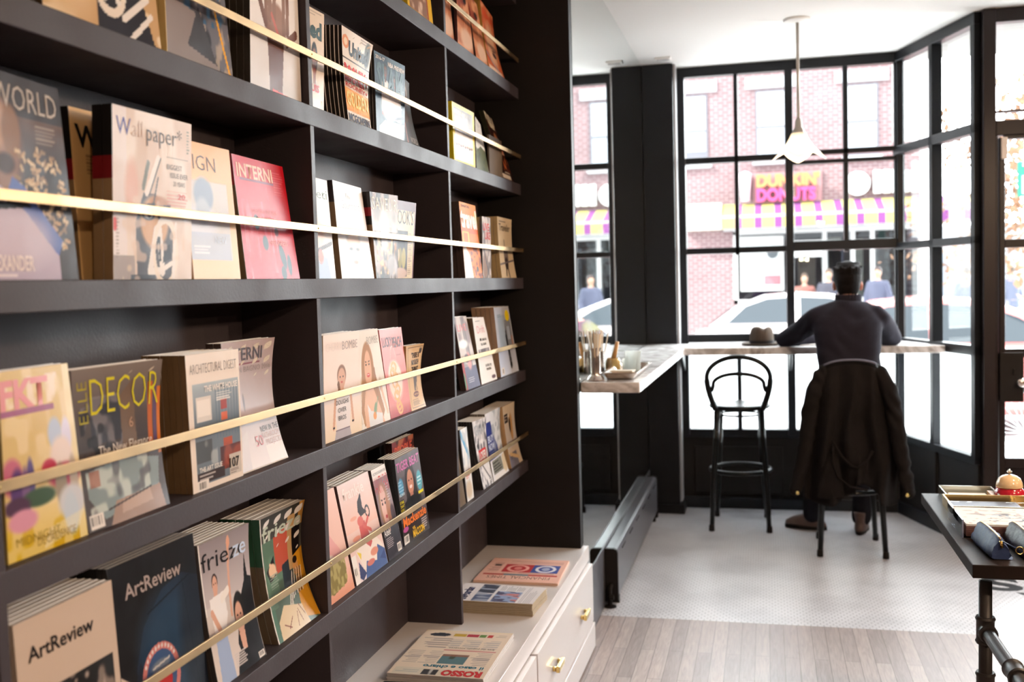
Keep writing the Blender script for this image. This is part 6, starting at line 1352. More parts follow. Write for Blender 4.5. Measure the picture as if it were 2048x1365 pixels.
# ---- on the counter's near end
M_amber = mat('pale_wooden_stirrer', (0.80, 0.68, 0.52), 0.7, nscale=60, namp=0.12, stretch=(6, 6, .5))
def canister(x, y, r, hh, label, n=18, ln=.062, mt_=M_steel, flare=True):
    t = thing('stirrer_canister', (x, y, 1.1255), label, 'canister'); z = 1.1256
    pf = [(.001, 0), (r * 1.75, 0), (r * 1.8, .004), (r * 1.5, .014), (r * 1.08, .022), (r, .03), (r, hh * .86), (r * 1.28, hh), (r * 1.22, hh), (r * .93, hh * .85), (r * .93, .03), (.001, .03)] if flare else [(.001, 0), (r, 0), (r, hh), (r * .93, hh), (r * .93, .004), (.001, .004)]
    MB().lathe(pf, (x, y, z), 28).build('cup', mt_, t, smooth=True, auto=35)
    rr = random.Random(int(x * 999)); 
    for k in range(n):
        a = rr.random() * 6.28; q_ = r * .72 * math.sqrt(rr.random()); le = hh + ln * (.75 + .4 * rr.random()); tl_ = .14 * (rr.random() - .3) + .25 * q_ / r
        p0 = Vector((x + q_ * math.cos(a) * .6, y + q_ * math.sin(a) * .6, z + .034)); d = Vector((math.cos(a) * tl_, math.sin(a) * tl_, 1)).normalized()
        p1 = p0 + d * (le - .034); w = Vector((-math.sin(a), math.cos(a), 0)) * .0028; tt = d.cross(w).normalized() * .0008
        MB().add([p0 - w - tt, p0 + w - tt, p0 + w + tt, p0 - w + tt, p1 - w - tt, p1 + w - tt, p1 + w + tt, p1 - w + tt], [(0, 1, 2, 3), (7, 6, 5, 4), (0, 4, 5, 1), (1, 5, 6, 2), (2, 6, 7, 3), (3, 7, 4, 0)]).build('stirrer', M_amber if k % 3 else M_paper, t)
    return t
canister(-0.712, 4.372, .0215, .140, 'tall polished steel canister full of wooden stirrers at the near end of the counter', 20, .070)
canister(-0.735, 4.66, .018, .105, 'smaller steel tumbler of paper straws behind the tall canister', 12, .085, flare=False)
sj = thing('sugar_jar', (-0.70, 4.80, 1.1255), 'small amber glass sugar jar with a wooden scoop behind the steel canisters', 'jar')
MB().lathe([(.001, 0), (.034, 0), (.036, .01), (.036, .05), (.030, .062), (.027, .062), (.032, .05), (.032, .006), (.001, .005)], (-.70, 4.80, 1.1257), 28).build('jar', mat('amber_glass', (0.75, 0.50, 0.18), .08, coat=.5, nscale=5, namp=.1), sj, smooth=True, auto=40)
MB().tube([(-.70, 4.80, 1.17), (-.675, 4.79, 1.265)], [.013, .009], 12).build('scoop', mat('honey_wood', (0.55, 0.30, 0.12), .5, nscale=30, namp=.2, stretch=(4, 4, 1)), sj, smooth=True)
ty = thing('tray', (-0.62, 4.62, 1.1255), 'shallow polished metal tray holding white candles and packets on the marble counter', 'tray')
def rr_ring(cx, cy, hx_, hy_, r, z, n=8):
    out = []
    for qx, qy, a0 in ((1, 1, 0), (-1, 1, 90), (-1, -1, 180), (1, -1, 270)):
        for k in range(n):
            a = math.radians(a0 + 90 * k / (n - 1)); out.append((cx + qx * (hx_ - r) + r * math.cos(a), cy + qy * (hy_ - r) + r * math.sin(a), z))
    return out
def rr_shell(levels, cx, cy):
    vs = []; fs = []; m = 0
    for hx_, hy_, r, z in levels: q_ = rr_ring(cx, cy, hx_, hy_, r, z); m = len(q_); vs += q_
    for i in range(len(levels) - 1):
        for k in range(m): fs.append((i * m + k, i * m + (k + 1) % m, (i + 1) * m + (k + 1) % m, (i + 1) * m + k))
    fs.append(tuple(range(m))[::-1]); fs.append(tuple(range((len(levels) - 1) * m, len(levels) * m)))
    return MB().add(vs, fs)
tx, ty_ = -0.612, 4.66
M_trayst = mat('warm_polished_metal', (0.66, 0.58, 0.52), .2, metal=1.0)
rr_shell([(.050, .26, .02, 1.1258), (.062, .275, .02, 1.132), (.072, .285, .022, 1.152), (.080, .293, .024, 1.155), (.079, .292, .024, 1.157), (.070, .283, .022, 1.154), (.060, .272, .02, 1.134), (.05, .26, .02, 1.130)], tx, ty_).build('dish', M_trayst, ty, smooth=True, auto=30)
M_cg = M_film; M_wax = mat('white_wax', (.88, .86, .84), .5, nscale=6, namp=.02)
for (x, y, r, hh, lab) in ((-.588, 4.66, .036, .098, 'tall white frosted glass tumbler standing in the metal tray'), (-.628, 4.80, .027, .052, 'low white cup behind the tall frosted tumbler in the tray')):
    t = thing('candle_tumbler', (x, y, 1.132), lab, 'tumbler')
    MB().lathe([(.001, 0), (r * .9, 0), (r, .008), (r, hh), (r * .9, hh), (r * .88, .01), (.001, .01)], (x, y, 1.1322), 30).build('glass', M_cg, t, smooth=True, auto=40)
    MB().lathe([(.001, .011), (r * .86, .011), (r * .86, hh * .12), (.001, hh * .12)], (x, y, 1.1322), 24).build('wax', M_wax, t, smooth=True, auto=40)
for k in range(4):
    o = MB().box(-.050, .050, -.034, .034, 0, .0058, Matrix.Translation((-.612, 4.50, 1.1325 + .0062 * k)) @ Matrix.Rotation(.12 * (-1) ** k, 4, 'Z')).build('paper_packet', mat('blush_packet_%d' % k, (.80, .66 + .02 * k, .60), .7, nscale=12, namp=.06), bevel=.0015,
        label='pale pink paper packet lying in the metal tray in front of the tall tumbler' if k == 3 else 'paper packet lower in the little stack in the metal tray', cat='packet', group='paper packets in the tray')

# ================================================================== the dark table on pipe legs
tb = thing('display_table', (1.1, 3.25, 0), 'dark stained plank table on black pipe legs at the right edge', 'table')
M_dkw = mat('dark_stained_wood', (0.020, 0.014, 0.013), 0.5, nscale=7, namp=0.45, bump=0.15, bscale=40, stretch=(1, 9, 1))
M_dkw.node_tree.nodes['Principled BSDF'].inputs['Specular IOR Level'].default_value = 0.12
M_pipe = mat('black_iron_pipe', (0.030, 0.026, 0.026), 0.45, metal=0.2, nscale=20, namp=0.3, bump=.15, bscale=90)
for k in range(4): B(0.506 + .30 * k, 0.803 + .30 * k, 2.80, 3.70, 0.7645, 0.80).build('plank', M_dkw, tb, bevel=.0025)
lx, ly = 0.548, 2.862
def coupling(c, ax, r=.0235, l=.03):
    return MB().lathe([(r * .8, -l), (r, -l), (r * 1.12, -l + .006), (r, -l + .012), (r, l - .012), (r * 1.12, l - .006), (r, l), (r * .8, l)], c, 22, axis=ax)
for (x, y, nm) in ((lx, ly, 1), (1.66, ly, 0), (1.02, 3.60, 0), (1.66, 3.60, 0)):
    l_ = MB().tube([(x, y, 0.012), (x, y, .742)], .0168, 18).build('leg', M_pipe, tb, smooth=True)
    if nm:
        coupling((x, y, .612), 'z', .0225, .036).build('tee_fitting', M_pipe, l_, smooth=True, auto=40); coupling((x, y - .03, .612), 'y', .0215, .016).build('tee_fitting', M_pipe, l_, smooth=True, auto=40)
        coupling((x, y, .478), 'z', .0225, .022).build('pipe_union', M_pipe, l_, smooth=True, auto=40)
    MB().lathe([(.001, 0), (.045, 0), (.045, .006), (.024, .012), (.022, .03)], (x, y, 0.0), 24).build('floor_flange', M_pipe, l_, smooth=True, auto=40)
rl = MB().tube([(lx, ly - .03, .612), (lx + .012, 2.10, .612)], .0168, 18).build('side_rail', M_pipe, tb, smooth=True)
coupling((lx + .007, 2.555, .612), 'y', .0225, .036).build('tee_fitting', M_pipe, rl, smooth=True, auto=40); coupling((lx + .045, 2.555, .612), 'x', .0215, .016).build('tee_fitting', M_pipe, rl, smooth=True, auto=40)
MB().tube([(lx + .05, 2.555, .612), (1.66, 2.555, .612)], .0168, 18).build('cross_rail', M_pipe, tb, smooth=True)
MB().tube([(1.66, ly, .612), (1.66, 2.10, .612)], .0168, 18).build('side_rail', M_pipe, tb, smooth=True)
for x in (lx + .012, 1.66):
    MB().tube([(x, 2.10, 0.0), (x, 2.10, .612)], .0168, 18).build('leg', M_pipe, tb, smooth=True)
zt = .8006
# brass edged glass trays
M_edge = mat('gilded_tray_edge', (0.80, 0.60, 0.30), .25, metal=1.0); M_tint = mat('mirrored_tray_floor', (.55, .50, .42), .12, metal=.7, nscale=3, namp=.1)
def box_tray(x0, x1, y0, y1, hh, lab, m_edge, m_fl):
    t = thing('tray', ((x0 + x1) / 2, (y0 + y1) / 2, zt), lab, 'tray'); e = .004
    B(x0 + e, x1 - e, y0 + e, y1 - e, zt, zt + .004).build('tray_floor', m_fl, t)
    fr_ = MB().box(x0, x1, y0, y0 + e, zt, zt + hh).box(x0, x1, y1 - e, y1, zt, zt + hh).box(x0, x0 + e, y0 + e, y1 - e, zt, zt + hh).box(x1 - e, x1, y0 + e, y1 - e, zt, zt + hh)
    fr_.build('rim', m_edge, t, bevel=.001)
    return t
box_tray(.560, .725, 3.535, 3.69, .030, 'glass and silver edged tray at the far corner of the dark table', mat('silvery_glass_edge', (.55, .60, .56), .15, metal=.6), M_tint)
box_tray(.545, .800, 3.335, 3.515, .036, 'shallow gilded wooden tray between the glass tray and the print box', M_edge, M_tint)
MB().box(.585, .70, 3.555, 3.66, zt + .0045, zt + .012).build('note_card', M_paper, label='white card lying in the silver edged tray', cat='card')
MB().box(.560, .755, 3.345, 3.48, zt + .0045, zt + .022).build('notebook', mat('dark_grey_book_cloth', (.06, .06, .07), .5, nscale=9, namp=.2), bevel=.001, label='dark grey notebook lying in the gilded tray', cat='notebook')
# acrylic print box with prints
ab_ = thing('acrylic_box', (.64, 3.19, zt), 'clear acrylic box holding a stack of printed cards on the dark table', 'box')
bx0, bx1, by0, by1 = .530, .790, 3.085, 3.325
M_acr = M_clear
for (a, b_, c_, d_, h_) in ((bx0, bx1, by1 - .003, by1, .052), (bx0, bx0 + .003, by0, by1 - .003, .052), (bx1 - .003, bx1, by0, by1 - .003, .052)):
    B(a, b_, c_, d_, zt, zt + h_).build('side_wall', M_acr, ab_)
B(bx0, bx0 + .004, by0 - .003, by0, zt, zt + .052).build('front_edge', mat('acrylic_cut_edge', (.30, .34, .50), .2, nscale=9, namp=.1), ab_)
B(bx0 + .003, bx1 - .003, by0, by1 - .003, zt, zt + .003).build('box_floor', M_acr, ab_)
def n_print(c):
    c.img[:] = (.93, .93, .93); c.noise(14, 16, (.66, .66, .70), seed=4, thr=.66, a=.8)
    for p in ((.15, .6, .85, .52), (.3, .35, .9, .42), (.2, .2, .5, .22), (.5, .75, .7, .72), (.6, .25, .95, .2)): c.line(*p, .008, (.35, .36, .40))
    c.noise(20, 22, (.35, .45, .58), seed=9, thr=.70, box=(.3, .2, .8, .6)); c.ell(.55, .62, .06, .04, (.40, .42, .45), soft=.5)
for k in range(6):
    z_ = zt + .0035 + .0058 * k; cw = mat('cocoa_card_%d' % k, (.20, .10, .09) if k < 5 else (.86, .85, .84), .8, nscale=30, namp=.1)
    x0, x1, y0, y1 = bx0 + .012, bx1 - .014, by0 + .004, by1 - .014
    t = thing('print_card', (x0, y0, z_), 'white printed art card with ink drawings, topmost in the acrylic box' if k == 5 else 'brown-edged card under the top one in the acrylic box', 'card', 'cards in the acrylic box')
    MB().box(x0, x1, y0, y1, z_, z_ + .0050).build('card', cw, t)
    if k == 5:
        c = Cov(90, 70, (.9, .9, .9)); c.phys = 1; n_print(c)
        sheet_object('printed_face', c, lambda U, V, O: np.stack([(x1 - x0) * U, (y1 - y0) * V, .0055 + O + 0 * U], -1), M_matte, t)
# second print box at the frame's edge
b2 = thing('acrylic_box', (.95, 3.2, zt), 'second clear acrylic box at the right edge of the picture', 'box')
for (a, b_, c_, d_) in ((.80, .803, 3.10, 3.33), (.803, 1.05, 3.327, 3.33), (.803, 1.05, 3.10, 3.103), (1.047, 1.05, 3.103, 3.327)): B(a, b_, c_, d_, zt, zt + .075).build('side_wall', M_acr, b2)
B(.815, 1.03, 3.12, 3.31, zt, zt + .045).build('postcard_block', mat('pale_postcard_block', (.62, .60, .60), .7, nscale=30, namp=.3, stretch=(1, 1, 20)), label='pale postcard block inside the second acrylic box', cat='card')
# desk bell on a wooden block
bl = thing('desk_bell', (.768, 3.60, zt + .022), 'cream desk bell with a glossy red base on a small wooden block', 'bell')
blk_ = B(.705, .835, 3.545, 3.66, zt, zt + .0215).build('wooden_block', mat('honey_oak_block', (.52, .30, .13), .5, nscale=20, namp=.2, stretch=(1, 8, 1)), bevel=.002, label='small honey coloured wooden block under the bell', cat='block')
z0 = zt + .022; M_red = mat('red_enamel', (.50, .010, .03), .15, coat=.6, nscale=4, namp=.04); M_cream = mat('cream_enamel', (.80, .58, .34), .15, coat=.6, nscale=4, namp=.03)
bxx, byy = .762, 3.60
MB().lathe([(.001, 0), (.045, 0), (.047, .003), (.047, .008), (.040, .020), (.036, .024), (.001, .024)], (bxx, byy, z0), 36).build('base', M_red, bl, smooth=True, auto=50)
MB().lathe([(.040, .024), (.041, .027), (.039, .038), (.033, .052), (.022, .061), (.010, .065), (.001, .066)], (bxx, byy, z0), 36).build('dome', M_cream, bl, smooth=True)
MB().lathe([(.004, .066), (.004, .070), (.007, .071), (.008, .075), (.004, .078), (.003, .082), (.001, .083)], (bxx, byy, z0), 18).build('button', M_steel, bl, smooth=True, auto=50)
# green box right of the bell
B(.845, .98, 3.56, 3.68, zt, zt + .022).build('soap_box', mat('green_and_white_box', (.30, .45, .36), .6, nscale=9, namp=.4), bevel=.002, label='small green box right of the desk bell at the frame edge', cat='box')
# leather pencil pouches
def pouch(x, y, m_, label, ang=0, L_=.20, w=.036, hgt=.058):
    t = thing('pencil_pouch', (x, y, zt), label, 'pouch', 'leather pencil pouches on the table'); R_ = Matrix.Translation((x, y, zt + .0004)) @ Matrix.Rotation(ang, 4, 'Z')
    N_ = 18; M_ = 20; vs = []; fs = []
    for i in range(N_):
        s_ = -1 + 2 * i / (N_ - 1); e = 1 - .10 * abs(s_) ** 4
        for k in range(M_):
            a = 2 * math.pi * k / M_; cx_ = math.cos(a); sz = math.sin(a)
            # rounded triangle cross-section
            zz = (sz * .5 + .5); wx = w * (1 - .82 * zz ** 1.1) * (1 if abs(cx_) < .001 else math.copysign(abs(cx_) ** .45, cx_))
            wrinkle = .0018 * math.sin(s_ * 17 + k) + .0012 * math.sin(k * 3 + s_ * 9)
            vs.append(R_ @ Vector((wx * (1 - .15 * (s_ ** 4)) + wrinkle, s_ * L_ / 2, hgt * zz * e + .0015 * math.sin(s_ * 8) * zz + .0003)))
    for i in range(N_ - 1):
        for k in range(M_): fs.append((i * M_ + k, i * M_ + (k + 1) % M_, (i + 1) * M_ + (k + 1) % M_, (i + 1) * M_ + k))
    fs.append(tuple(range(M_))[::-1]); fs.append(tuple(range((N_ - 1) * M_, N_ * M_)))
    MB().add(vs, fs).build('leather_body', m_, t, smooth=True, auto=60)
    zp = [R_ @ Vector((0, s_ * L_ * .49, hgt * (1 - .10 * abs(s_) ** 4) + .0008)) for s_ in [-1 + 2 * k / 15 for k in range(16)]]
    MB().tube(zp, .0022, 8).build('zip', M_brass, t, smooth=True, label='brass zip')
    e0 = R_ @ Vector((0, -L_ / 2 - .001, hgt * .86)); MB().tube([e0, e0 + Vector((.002, -.002, -.018))], .004, 8).build('zip_slider', M_gold, t, smooth=True)
    st_ = [e0, e0 + Vector((.018, -.006, -.008)), e0 + Vector((.034, -.008, -.016))]; MB().tube(st_, .0018, 6).build('pull_cord', m_, t, smooth=True)
    cc = e0 + Vector((.043, -.009, -.022)); ring = [(cc.x + .0095 * math.cos(2 * math.pi * k / 20), cc.y, cc.z + .0095 * math.sin(2 * math.pi * k / 20)) for k in range(20)]
    MB().tube(ring, .0016, 8, closed=True).build('pull_ring', M_gold, t, smooth=True, label='brass pull ring')
M_lb = mat('blue_leather', (.040, .065, .17), .48, nscale=14, namp=.3, bump=.3, bscale=110); M_lk = mat('black_brown_leather', (.030, .022, .026), .45, nscale=14, namp=.4, bump=.3, bscale=110)
pouch(.578, 2.955, M_lb, 'blue leather pencil pouch with brass zip, nearest the table corner', .06)
pouch(.660, 2.965, M_lk, 'black-brown leather pencil pouch between the two blue ones', .04)
pouch(.742, 2.975, M_lb, 'second blue leather pencil pouch, cut by the right edge of the picture', .05)

for m_ in (M_lb, M_lk):
    m_.node_tree.nodes['Principled BSDF'].inputs['Specular IOR Level'].default_value = 0.25
for m_ in (M_jump, M_trou, M_hair, M_coat, M_felt, M_band, M_lining):
    m_.node_tree.nodes['Principled BSDF'].inputs['Specular IOR Level'].default_value = 0.08
# ---- hand mirror check: keep the scene tidy
for o in list(bpy.data.objects):
    if o.name == 't': bpy.data.objects.remove(o)

# ================================================================== THE STREET
YF = 25.0
st(B(-30, 30, YW + 0.07, 60, -0.35, -0.22).build('ground', M_road))
sw = B(-30, 30, YW + 0.075, 10.4, -0.22, -0.06).build('sidewalk', M_concrete, label='pale concrete sidewalk just outside the shop window', cat='sidewalk')
sw2 = B(-30, 30, 20.5, YF, -0.22, -0.06).build('sidewalk', M_concrete, label='far concrete sidewalk below the brick shop across the street', cat='sidewalk')
M_blind = mat('white_window_blind', (0.33, 0.345, 0.37), 0.7, nscale=2, namp=0.03)
M_blind2 = mat('grey_blue_window_glass', (0.099, 0.112, 0.136), 0.2, nscale=2, namp=0.05)
M_stone = mat('pale_stone_lintel', (0.31, 0.32, 0.34), 0.8, nscale=6, namp=0.06)
M_sash = mat('grey_sash_paint', (0.11, 0.11, 0.13), 0.5, nscale=6, namp=0.06)
M_inside = mat('shop_interior_brown', (0.055, 0.05, 0.05), 0.7, nscale=1.2, namp=0.6)
bd = thing('brick_building', (0, YF, -0.06), 'red brick corner building with shop front across the street', 'building')
# walls with a real opening for the shop front
wl = MB()
wl.box(-14, -0.72, YF, YF + 0.35, -0.06, 2.62).box(-14, 3.80, YF, YF + 0.35, 2.62, 9.0).box(3.45, 3.80, YF, YF + 0.35, -0.06, 2.62)
wl.box(-0.72, 3.45, YF, YF + 0.35, -0.06, 0.92).box(3.45, 3.80, YF + 0.35, YF + 9, -0.06, 9.0)
wl.build('wall', M_brick, bd)
B(-1.0, 3.45, YF + 2.4, YF + 2.5, 0.0, 2.7).build('shop_back_wall', M_inside, bd)
for (x0, x1) in ((-14 + 0, -13), (-1.90, -1.27), (-0.17, 0.50 + 0.03), (1.83, 2.55), (-3.7, -3.0), (-5.5, -4.8)):
    w = B(x0, x1, YF - 0.03, YF - 0.004, 4.27, 5.88).build('window', M_sash, bd)
    B(x0 + 0.05, x1 - 0.05, YF - 0.045, YF - 0.03, 5.06, 5.83).build('upper_sash', M_blind, w)
    B(x0 + 0.05, x1 - 0.05, YF - 0.04, YF - 0.03, 4.55 if x0 < -1 else 4.33, 5.0).build('lower_sash', mat('pale_blue_blind_%d' % int(100 * x0), (0.25, 0.27, 0.31), 0.6, nscale=2, namp=0.03), w)
    B(x0 - 0.22, x1 + 0.22, YF - 0.06, YF - 0.004, 5.93, 6.19).build('lintel', M_stone, bd, bevel=0.01)
    B(x0 - 0.08, x1 + 0.08, YF - 0.09, YF - 0.004, 4.16, 4.26).build('sill', M_stone, bd, bevel=0.01)
B(-14, 3.82, YF - 0.08, YF - 0.003, 6.9, 7.1).build('cornice', M_stone, bd)
sf = thing('glazed_storefront', (1.3, YF, 0.9), 'white framed glazing of the shop under the striped awning', 'storefront')
M_wh = mat('white_painted_frame', (0.42, 0.42, 0.42), 0.5, nscale=4, namp=0.03)
fr = MB().box(-0.72, -0.62, YF - 0.03, YF - 0.002, 0.92, 2.62).box(-0.72, 3.45, YF - 0.03, YF - 0.002, 0.92, 1.02).box(-0.72, 3.45, YF - 0.03, YF - 0.002, 2.55, 2.64)
fr.build('frame', M_wh, sf)
for x in (0.52, 1.30, 1.92, 2.35, 2.95, 3.38): B(x, x + 0.10, YF - 0.03, YF - 0.002, 1.02, 2.55).build('mullion', M_wh, sf)
B(-0.62, 3.40, YF + 0.02, YF + 0.03, 1.02, 2.55).build('pane', glass_mat('shop_glass', (0.8, 0.85, 0.88), 0.5), sf)
for (x0, x1, z0, z1, c) in ((-0.3, 0.3, 0.95, 1.5, (0.05, 0.02, 0.05)), (0.8, 1.2, 1.0, 2.0, (0.16, 0.12, 0.09)), (1.5, 1.85, 1.0, 2.3, (0.09, 0.09, 0.12)), (2.1, 2.3, 1.0, 2.4, (0.25, 0.23, 0.18)), (2.55, 2.9, 1.0, 2.4, (0.24, 0.22, 0.20)), (1.35, 1.8, 1.9, 2.45, (0.30, 0.29, 0.24)), (3.1, 3.3, 1.0, 2.4, (0.10, 0.10, 0.12))):
    B(x0, x1, YF + 1.2, YF + 1.6, z0 - 0.2, z1).build('display_cabinet', mat('display_%d' % int(x0 * 100), c, 0.6, nscale=3, namp=0.4), sf)
# poster
M_poster = mat('pale_poster', (0.36, 0.38, 0.38), 0.6, nscale=3, namp=0.2)
ps = thing('poster', (0, YF - 0.05, 1.2), 'white framed food poster in the shop window across the street', 'poster')
B(-0.56, 0.43, YF - 0.06, YF - 0.035, 1.22, 2.50).build('board', M_wh, ps)
B(-0.50, 0.37, YF - 0.066, YF - 0.06, 1.28, 2.44).build('print', M_poster, ps)
pp = MB()
pp.lathe([(0.001, 0), (0.22, 0), (0.001, 0.004)], (0, 0, 0), 24, axis='y'); pp.v = [(x - 0.25, YF - 0.07 - y, z + 1.50) for x, y, z in pp.v]
pp.build('plate_print', M_wh, ps)
B(-0.02, 0.36, YF - 0.072, YF - 0.066, 1.36, 1.58).build('bacon_print', mat('red_pink_print', (0.42, 0.10, 0.12), 0.6, nscale=4, namp=0.4), ps)
cp = MB().lathe([(0.001, 0), (0.13, 0), (0.001, 0.004)], (0, 0, 0), 24, axis='y'); cp.v = [(x + 0.18, YF - 0.07 - y, z + 2.1) for x, y, z in cp.v]
cp.build('cup_print', mat('dark_cup_print', (0.06, 0.07, 0.08), 0.6, nscale=4, namp=0.4), ps)
for (x0, x1, z0, z1, lab) in ((0.62, 1.28, 1.98, 2.36, 'small white notice panel in the shop window across the street'), ):
    t = thing('notice_panel', ((x0 + x1) / 2, YF - 0.3, z0), lab, 'sign')
    B(x0, x1, YF - 0.3, YF - 0.27, z0, z1).build('board', mat('bright_white_panel', (0.5, 0.5, 0.5), 0.5, nscale=3, namp=0.02), t, bevel=0.01)
    for xx in (x0 + 0.05, x1 - 0.08): B(xx, xx + 0.02, YF - 0.29, YF - 0.03, z1 - 0.05, z1 - 0.03).build('bracket', M_sash, t)
# awning
M_aw = [mat('awning_yellow', (0.310, 0.273, 0.081), 0.8, nscale=4, namp=0.05), mat('awning_purple', (0.124, 0.028, 0.130), 0.8, nscale=4, namp=0.05), mat('awning_white', (0.273, 0.260, 0.260), 0.8, nscale=4, namp=0.03)]
aw = thing('striped_awning', (1.9, YF - 0.6, 2.6), 'purple and yellow striped awning over the shop front across the street', 'awning')
xs = -0.93; k = 0
seq = [0, 1, 0, 1]
while xs < 4.75:
    wd = 0.22
    for mi_, (za, ya, zb, yb) in ((None, (3.27, YF - 0.05, 2.96, YF - 0.95)), (2, (2.96, YF - 0.95, 2.90, YF - 0.955)), (None, (2.90, YF - 0.955, 2.66, YF - 0.96))):
        top = za > 3
        m_ = M_aw[mi_] if mi_ is not None else M_aw[1 if k % 2 else 0]
        MB().prism([(ya, za), (yb, zb), (yb - 0.012, zb), (ya - 0.012, za + 0.0)] if top else [(ya, za), (yb, zb), (yb - 0.012, zb), (ya - 0.012, za)], xs, xs + wd * (1.25 if k % 2 == 0 else 0.75), 'x').build('valance_stripe' if not top else 'canopy_stripe', m_, aw)
    xs += wd * (1.25 if k % 2 == 0 else 0.75); k += 1
B(-0.93, 4.72, YF - 0.95, YF - 0.05, 2.645, 2.66).build('underside', M_stone, aw)
# left awning portion, reflections painted in as cream white
t = B(-1.85, -0.96, YF - 0.35, YF - 0.02, 2.68, 3.30).build('washed_awning_end', mat('awning_reflection_cream', (0.55, 0.52, 0.46), 0.8, nscale=3, namp=0.04), bevel=0.03, label='short cream canvas canopy left of the striped awning', cat='canopy')
# sign letters
def wall_text(name, s, x0, x1, z0, h, m_, lab, cat='sign', bold=0.05, depth=0.12, y=YF - 0.16):
    M = Matrix.Translation((x0, y, z0)) @ Matrix(((1, 0, 0, 0), (0, 0, -1, 0), (0, 1, 0, 0), (0, 0, 0, 1)))
    M = Matrix.Translation((x0, y, z0)) @ Matrix.Rotation(math.radians(90), 4, 'X')
    o = solid_text(MB(), s, M, h, x1 - x0, depth, bold).build(name, m_, label=lab, cat=cat)
    return o
sg = thing('shop_sign', (0.5, YF - 0.1, 3.3), 'orange and pink raised letter sign on the brick front across the street', 'sign')
M_or = mat('orange_sign_letters', (0.40, 0.14, 0.05), 0.5, nscale=3, namp=0.03, emis=(1, .45, .15), es=0.1); M_pk = mat('pink_sign_letters', (0.38, 0.035, 0.14), 0.5, nscale=3, namp=0.03, emis=(1, .1, .4), es=0.1)
def letters(s, x0, x1, z0, h, m_, parent, name='letters', bold=0.06):
    M = Matrix.Translation((x0, YF - 0.18, z0)) @ Matrix.Rotation(math.radians(90), 4, 'X')
    return solid_text(MB(), s, M, h, x1 - x0, 0.10, bold).build(name, m_, parent)
letters("DUNKIN'", -0.17, 1.25, 3.64, 0.27, M_or, sg); letters('DONUTS', -0.17, 1.16, 3.31, 0.28, M_pk, sg)
B(-0.25, 1.3, YF - 0.07, YF - 0.004, 3.27, 3.97).build('backing', mat('dark_sign_backing', (0.30, 0.16, 0.17), 0.7, nscale=3, namp=0.05), sg)
cpn = MB().lathe([(0.09, 0), (0.15, 0.62), (0.16, 0.64), (0.001, 0.70)], (-0.42, YF - 0.20, 3.32), 20).build('cup_emblem', mat('white_pink_emblem', (0.6, 0.42, 0.5), 0.5, nscale=3, namp=0.1), sg, smooth=True, auto=40)
bs = thing('shop_sign', (2.6, YF - 0.1, 3.3), 'white speech-bubble and block-letter sign right of the orange letters', 'sign')
bb = MB().lathe([(0.001, 0), (0.27, 0), (0.27, 0.1), (0.001, 0.1)], (0, 0, 0), 28, axis='y'); bb.v = [(x + 2.08, YF - 0.16 + y, z * 1.0 + 3.62) for x, y, z in bb.v]
M_wsign = mat('white_sign_letters', (0.55, 0.57, 0.58), 0.5, nscale=3, namp=0.03)
bb.build('bubble', M_wsign, bs)
for x in (2.42, 2.62, 2.82, 3.02, 3.22): B(x, x + 0.17, YF - 0.16, YF - 0.06, 3.37, 3.90 - 0.04 * (x > 3)).build('letter_block', M_wsign, bs, bevel=0.02)

# far background beyond the corner
fb = thing('distant_building', (9, 48, 0), 'pale distant building far down the street beyond the corner', 'building')
B(4.2, 16, 44, 52, -0.2, 3.4).build('wall', mat('pale_distant_wall', (0.34, 0.35, 0.38), 0.9, nscale=0.4, namp=0.1), fb)
for k in range(6): B(5 + 1.6 * k, 5.9 + 1.6 * k, 43.9, 44.0, 0.6, 2.3).build('window', mat('distant_window_%d' % k, (0.18, 0.20, 0.24), 0.4, nscale=1, namp=0.2), fb)

# street light pole, banner, sign post
pz = thing('street_light', (1.95, 14, -0.22), 'white street light pole with a hanging banner outside the window', 'street light')
M_pole = mat('white_pole_paint', (0.62, 0.63, 0.64), 0.5, nscale=6, namp=0.04)
MB().lathe([(0.11, 0), (0.11, 0.3), (0.055, 0.36), (0.045, 5.5)], (1.975, 14, -0.22), 20).build('pole', M_pole, pz, smooth=True, auto=40)
B(1.60, 1.90, 13.985, 14.0, 3.22, 4.22).build('banner', M_pole, pz, bevel=0.004)
B(1.58, 1.98, 13.98, 14.01, 4.22, 4.25).build('banner_arm', M_sash, pz)
sp_ = thing('sign_post', (2.06, 13.6, -0.22), 'thin dark perforated steel sign post beside the white pole', 'sign post')
B(1.975, 2.010, 13.5, 13.53, -0.22, 4.0).build('post', mat('green_grey_post', (0.10, 0.16, 0.15), 0.6, nscale=30, namp=0.4), sp_)
gs = thing('street_sign', (3.4, 15, -0.06), 'green street sign with pale figures seen through the glass door', 'sign')
B(3.275, 3.75, 15.0, 15.02, 2.52, 2.99).build('plate', mat('green_sign_plate', (0.012, 0.15, 0.11), 0.5, nscale=3, namp=0.05), gs, bevel=0.01)
MB().lathe([(0.03, 0), (0.03, 3.2)], (3.5, 15.06, -0.2), 12).build('post', M_pole, gs, smooth=True)
MB().box(3.33, 3.37, 14.99, 15.0, 2.56, 2.8).box(3.40, 3.47, 14.99, 15.0, 2.56, 2.86).box(3.5, 3.6, 14.99, 15.0, 2.56, 2.78).build('figure_print', mat('pale_green_print', (0.45, 0.6, 0.55), 0.5, nscale=3, namp=0.05), gs)

